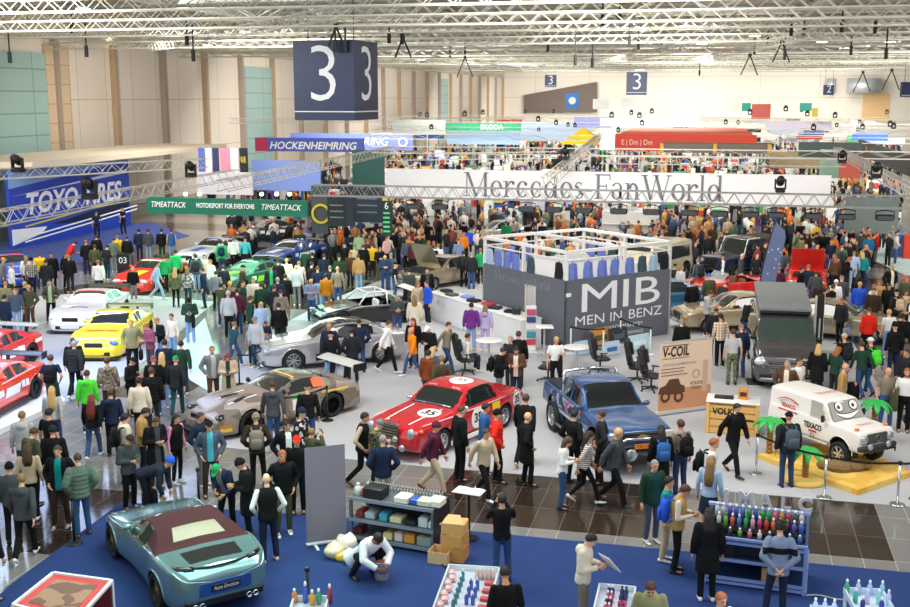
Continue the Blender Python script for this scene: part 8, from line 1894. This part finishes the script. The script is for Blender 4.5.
BN = dict(pt='trousers', lg='leggings', sk='skirt', wd='trousers', sh='shorts')
PEOPLE = []
def parse(block, near):
    for ln in block.strip().splitlines():
        if float(ln.split()[1]) < 216.5 and float(ln.split()[1]) > 201: continue
        d, _, wh = ln.partition('|'); t = d.split(); wh = wh.strip()
        if wh == 'x': continue
        hx, hy, H, face = map(float, t[:4]); pose = t[4]; hk, hc = t[5].split(':'); tk, tc = t[6].split(':'); inner = None
        if '/' in tc: tc, inner = tc.split('/')
        bk, bc = t[7].split(':'); sh = t[8]; opts = t[9:]
        PEOPLE.append(dict(hx=hx, hy=hy, H=H, face=face, pose=pose, hk=hk, hc=hc, tk=tk, tc=tc, inner=inner, bk=bk, bc=bc, sh=sh, opts=opts, wh=wh, near=near))
parse(ROWS_NEAR, True); parse(ROWS_MID, False)
PEOPLE.append(dict(hx=246, hy=457, H=1.78, face=-75, pose='ph', hk='beanie', hc='black', tk='ct', tc='black', inner=None, bk='pt', bc='black', sh='black', opts=[], wh='all in black behind the sports car', near=True))
PEOPLE.append(dict(hx=682, hy=319.5, H=1.74, face=190, pose='st', hk='crop', hc='gr', tk='jk', tc='black', inner=None, bk='pt', bc='charcoal', sh='black', opts=[], wh='bald in black beside the right end of the booth', near=True))
# stand them up, easing apart any two that would share the same spot
for p in PEOPLE:
    q = at(p['hx'], p['hy'], p['H']); p['pos'] = V(q.x, q.y, 0)
for it in range(30):
    moved = False
    for i in range(len(PEOPLE)):
        for j in range(i):
            d = PEOPLE[i]['pos'] - PEOPLE[j]['pos']; m = .50
            if 1e-6 < d.length < m: e = d.normalized() * (m - d.length) / 2; PEOPLE[i]['pos'] += e; PEOPLE[j]['pos'] -= e; moved = True
    if not moved: break
for p in PEOPLE:
    for mw, x0, x1, y0, y1 in OBST:
        l = mw.inverted() @ p['pos']; k = mw.to_scale().x
        if x0 < l.x < x1 and y0 < l.y < y1:
            c = [(x1 - l.x, V(x1, l.y, 0)), (l.x - x0, V(x0, l.y, 0)), (l.y - y0, V(l.x, y0, 0)), (y1 - l.y, V(l.x, y1, 0))]; q = mw @ min(c, key=lambda k: k[0])[1]; p['pos'] = V(q.x, q.y, 0)
labels = {}
for p in PEOPLE:
    hair = HN[p['hk']].format(say(p['hc']) if p['hk'] in ('cap', 'beanie') else HSAY.get(p['hc'], p['hc']))
    top = f"{say(p['tc'])} {TN_[p['tk']]}"; bot = f"{say(p['bc'])} {BN[p['bk']]}"
    ps = POSW.get(p['pose'], '')
    x, y = proj(p['pos'] + V(0, 0, 1.0)); w = p['wh'] or (where_auto(x, y))
    p['label'] = f"person in {top} and {bot}, {w}" if p['near'] else f"person in {top} and {bot}, {hair}, {w}"
    if p['near'] and w.startswith('in ') and any(g in w for g in ('hoodie', 't shirt', 'sweater', 'jacket', 'coat', 'vest', 'puffer', 'trousers')): p['label'] = 'person ' + w
    if len(p['label'].split()) > 15: p['label'] = p['label'].replace(' and ' + bot, '')
    if len(p['label'].split()) > 15 and not p['near']: p['label'] = p['label'].replace(hair + ', ', '')
    if len(p['label'].split()) > 15: p['label'] = 'person ' + w
    labels.setdefault(p['label'], []).append(p)
for l, v in labels.items():
    if len(v) > 1:
        import re
        if len(l.split()) > 13: l = re.sub(' and [a-z ]+ trousers', '', l)
        v.sort(key=lambda p: p['hx'])
        for k, p in enumerate(v): p['label'] = l + (', leftmost' if k == 0 else f', {["second", "third", "fourth"][min(k, 3) - 1]} from left')
NPEOPLE = len(PEOPLE)
for p in PEOPLE:
    far = not p['near'] and p['hy'] < 262
    x, y = proj(p['pos']); px_h = FPX / (p['pos'] - _O).length
    hc = PAL[p['hc']] if p['hk'] in ('cap', 'beanie') or p['hc'] in PAL else HCOL[p['hc']]
    z = .012 if p['near'] else 0.0
    beard = HCOL['gi' if p['hc'] == 'gi' else 'dk'] if 'beard' in p['opts'] else False
    person(p['label'], V(p['pos'].x, p['pos'].y, z), p['face'], p['H'], p['pose'], None if p['hk'] == 'bald' else p['hk'], hc, p['tk'], PAL[p['tc']], PAL[p['inner']] if p['inner'] else None, p['bk'], PAL[p['bc']], PAL[p['sh']], far=far, beard=beard)
    s = p['H'] / 1.75; rz = YAW + math.radians(p['face']); Rm = Matrix.Rotation(rz, 3, 'Z'); L0 = V(p['pos'].x, p['pos'].y, z)
    f = Fig(p['pose']); who = p['wh'] or f"the person in {say(p['tc'])} {TN_[p['tk']]} {where_auto(*proj(p['pos'] + V(0, 0, 1)))}"
    alt = f"person in {say(p['tc'])} {TN_[p['tk']]}"
    who = who.replace('the person in', 'person in')
    if len(who.split()) > 11: who = alt + ' ' + (' '.join(who.split(alt)[-1].split()) if alt in who else ' '.join(where_auto(x, y).split()))
    for o_ in p['opts']:
        k, _, c = o_.partition(':')
        if k == 'bp':
            col = PAL[c]; b = backpack(L0 + Rm @ V(0, .235 * s, 0) + V(0, 0, .96 * s), rz, col, f"{say(c)} backpack worn by person {who}".replace('person person', 'person'), s)
        elif k == 'bag':
            i = 0; w3 = L0 + Rm @ (f.wr[i] * s); o = thing('hand_bag', ' '.join(f"{say(c)} bag carried by person {who}".replace('person person', 'person').split()), 'bag', w3 + V(0, 0, -.50 * s), rz); MB().rbox((.06, 0, .16), (.12, .32, .32), .03).build('bag_body', cloth(PAL[c]), o, angle=50); MB().tube([(.06, -.10, .30), (.04, -.05, .52), (.04, .05, .52), (.06, .10, .30)], .012, 5).build('bag_handle', cloth(PAL[c]), o)
        elif k == 'phone':
            w3 = L0 + Rm @ (((f.wr[0] + f.wr[1]) / 2 + V(0, -.11, .05)) * s); tag(MB().rbox((0, 0, 0), (.075, .012, .15), .005).build('mobile_phone', mat('#121316', .2, coat=.8), None, loc=w3, rz=rz, angle=40), ' '.join(f"black phone held by person {who}".replace('person person', 'person').split()), 'phone').rotation_euler.x = -.5
        elif k == 'paper':
            w3 = L0 + Rm @ (((f.wr[0] + f.wr[1]) / 2 + V(.0, -.16, .08)) * s); o = tag(MB().box((0, 0, 0), (.30, .012, .38)).build('leaflet', mat('#e9e4dc', .6), None, loc=w3, rz=rz + .9), 'white leaflet held open by the person in cream hoodie', 'leaflet'); o.rotation_euler.x = -.7; MB().box((0, -.008, .04), (.2, .004, .18)).build('picture', mat('#a8a98f', .6), o)
        elif k == 'jkt':
            w3 = L0 + Rm @ ((f.wr[0] + V(.0, -.02, 0)) * s); mb = MB(); ring_loft(mb, [(V(0, 0, z_), V(.05 + .0 * z_, 0, 0) * a_, V(0, .15, 0) * a_) for z_, a_ in ((.05, .6), (.02, 1), (-.2, 1.15), (-.45, 1.2), (-.55, .8))], 10)
            tag(mb.build('carried_jacket', cloth(PAL[c]), None, True, w3, rz), ' '.join(f"{say(c)} jacket on the arm of person {who}".split()), 'jacket')
# bending, kneeling and seated visitors
p = at(146, 513); person('person in navy jacket and blue beanie bending over a black bag', (p.x, p.y, 0), 80, 1.75, 'bd', 'beanie', '#2a62d0', 'jk', '#232a38', None, 'pt', '#17181b', '#e8e6e2')
p = at(151, 509); backpack(V(p.x, p.y, 0), .4, '#1a1b1e', 'black backpack standing on the floor under the bending person')
p = at(367, 577); person('person in white coat kneeling on the blue carpet over a bucket', (p.x - .12, p.y + .05, .012), 38, 1.85, 'sq', 'short', '#17120f', 'ct', '#e6e6ea', None, 'pt', '#1a1b1f', '#17181b', '#8a5a3c')
p = at(465, 373); th_ = YAW + math.radians(110); person('person in white shirt seated in a black gaming chair', (p.x - .0, p.y, .045), 110, 1.70, 'si', 'short', '#3a2a20', 'sw', '#e2dfda', None, 'pt', '#2a2c31', '#e8e6e2', '#d79f7d')
p = at(-2, 602); person('person in black jacket cut by the left edge at the bottom', (p.x - .1, p.y, 0), 160, 1.7, 'st', 'short', '#2a1d15', 'jk', '#1c1d21', None, 'pt', '#1a1b1f', '#222222')
p = at(80, 243); person('person in dark blue polo reaching out on the blue stand', (p.x, p.y + 2, 0), 30, 1.78, 'pt', 'short', '#2a1d15', 'ts', '#1b2a4a', None, 'pt', '#20222a', '#222222', far=True); p = at(108, 238); person('person in navy polo on the blue stand under the white rail', (p.x, p.y + 2, 0), -30, 1.78, 'pt', 'crop', '#6a4a30', 'ts', '#18233f', None, 'pt', '#20222a', '#222222', far=True)
# the crowd beyond counting, far down the hall
rr = random.Random(11); CM = [mat(c, .8) for c in ('#17181b', '#2b3040', '#e3ddd4', '#7b3a34', '#3f5a86', '#c9955a', '#dcae90', '#d8742c', '#54704f', '#8f8f92')]
mb = MB(); 
def tiny(x, y, hgt):
    a = rr.random() * 6; c = rr.choice((0, 0, 0, 1, 1, 2, 2, 3, 4, 5, 7, 8, 9)); l = rr.choice((0, 0, 1, 4)); k = hgt / 1.75
    M = Matrix.Rotation(a, 3, 'Z'); o = V(x, y, 0)
    for sx in (-1, 1): mb.tube([o + M @ V(sx * .1, 0, 0), o + M @ V(sx * .09, 0, .85 * k)], [.06, .09], 5, l)
    for i, (z0, rx, ry) in enumerate(((.82, .17, .12), (1.1, .2, .14), (1.4, .2, .13), (1.48, .07, .07))):
        pass
    ring_loft(mb, [(o + V(0, 0, z0 * k), M @ V(rx, 0, 0), M @ V(0, ry, 0)) for z0, rx, ry in ((.80, .18, .13), (1.1, .2, .14), (1.38, .22, .13), (1.48, .08, .07))], 6, c)
    for sx in (-1, 1): mb.tube([o + M @ V(sx * .22, 0, 1.38 * k), o + M @ V(sx * .27, -.05, 1.1 * k), o + M @ V(sx * .22, -.2, .95 * k)], [.06, .05, .04], 4, c)
    mb.ball(o + V(0, 0, 1.60 * k), (.09, .10, .13), 6, 5, 6); mb.ball(o + M @ V(0, .025, 1.65 * k), (.095, .10, .10), 6, 4, rr.choice((0, 0, 5, 3)))
for n in range(1700):
    px = rr.uniform(385, 905) if rr.random() < .72 else rr.uniform(225, 420); y = 1 / rr.uniform(1 / 225., 1 / 56.) if rr.random() < .68 else rr.uniform(95, 225)
    p = at_y(px, 150, y)
    if p.x < XL + 2 or y < 55: continue
    if any(a < l.x < b and c < l.y < d for l, a, b, c, d in ((mw.inverted() @ V(p.x, p.y, 0), a, b, c, d) for mw, a, b, c, d in OBST)): continue
    x, yy = proj((p.x, p.y, 0))
    tiny(p.x, p.y, rr.uniform(1.6, 1.85))
o = mb.build('crowd', CM, None, True); tag(o, 'dense crowd of visitors far down the hall beyond the white banner', 'crowd', None, 'stuff')
# ------------------------------------------------------------------ light
w = bpy.data.worlds.new('hall_world'); S.world = w; w.use_nodes = True; bgn = w.node_tree.nodes['Background']; bgn.inputs['Color'].default_value = (.93, .97, 1.0, 1); bgn.inputs['Strength'].default_value = .8
def area(name, loc, sx, sy, power, col=(1, .96, .90), rot=(0, 0, 0)):
    l = bpy.data.lights.new(name, 'AREA'); l.shape = 'RECTANGLE'; l.size = sx; l.size_y = sy; l.energy = power; l.color = col
    o = bpy.data.objects.new(name, l); COL.objects.link(o); o.location = loc; o.rotation_euler = rot; return o
for y in (24, 44, 68, 100, 140, 185, 225):
    for x in (-32, -6, 20): area('hall_light', (x, y, 14.0), 10, 9 if y < 80 else 16, 2000 if y < 40 else 3300 if y < 80 else 6800, (1, .96, .90), (math.radians(38), 0, 0))
for y, e in ((70, 2500), (110, 7000), (160, 9000), (210, 9000)):
    for x in (-30, 0, 30): area('ceiling_fill', (x, y, 6.2), 8, 8, e * .24, (1, .95, .88), (PI, 0, 0))  # unseen upward fill lights, added over the stands to brighten the ceiling
for x in (-9, -2, 5): area('stand_light', (x, 22, 11.5), 3, 3, 260, (1, .98, .95))
for px, py, z, c, e, sz in ((230, 220, 3.3, (.3, 1, .6), 380, 6), (280, 235, 3.2, (.6, 1, .85), 320, 5), (80, 235, 4.5, (.45, .6, 1), 500, 6), (20, 260, 4.5, (.5, .65, 1), 300, 4), (205, 330, 5, (.5, 1, .85), 200, 4), (770, 540, 3.0, (.55, .7, 1), 40, 1.5), (875, 600, 2.6, (.6, .8, 1), 25, 1)):
    p = at(px, py, z); area('stand_spot', p, sz, sz, e, c)
S.view_settings.view_transform = 'Standard'; S.view_settings.look = 'None'; S.view_settings.gamma = 1.0; S.view_settings.exposure = 0.07
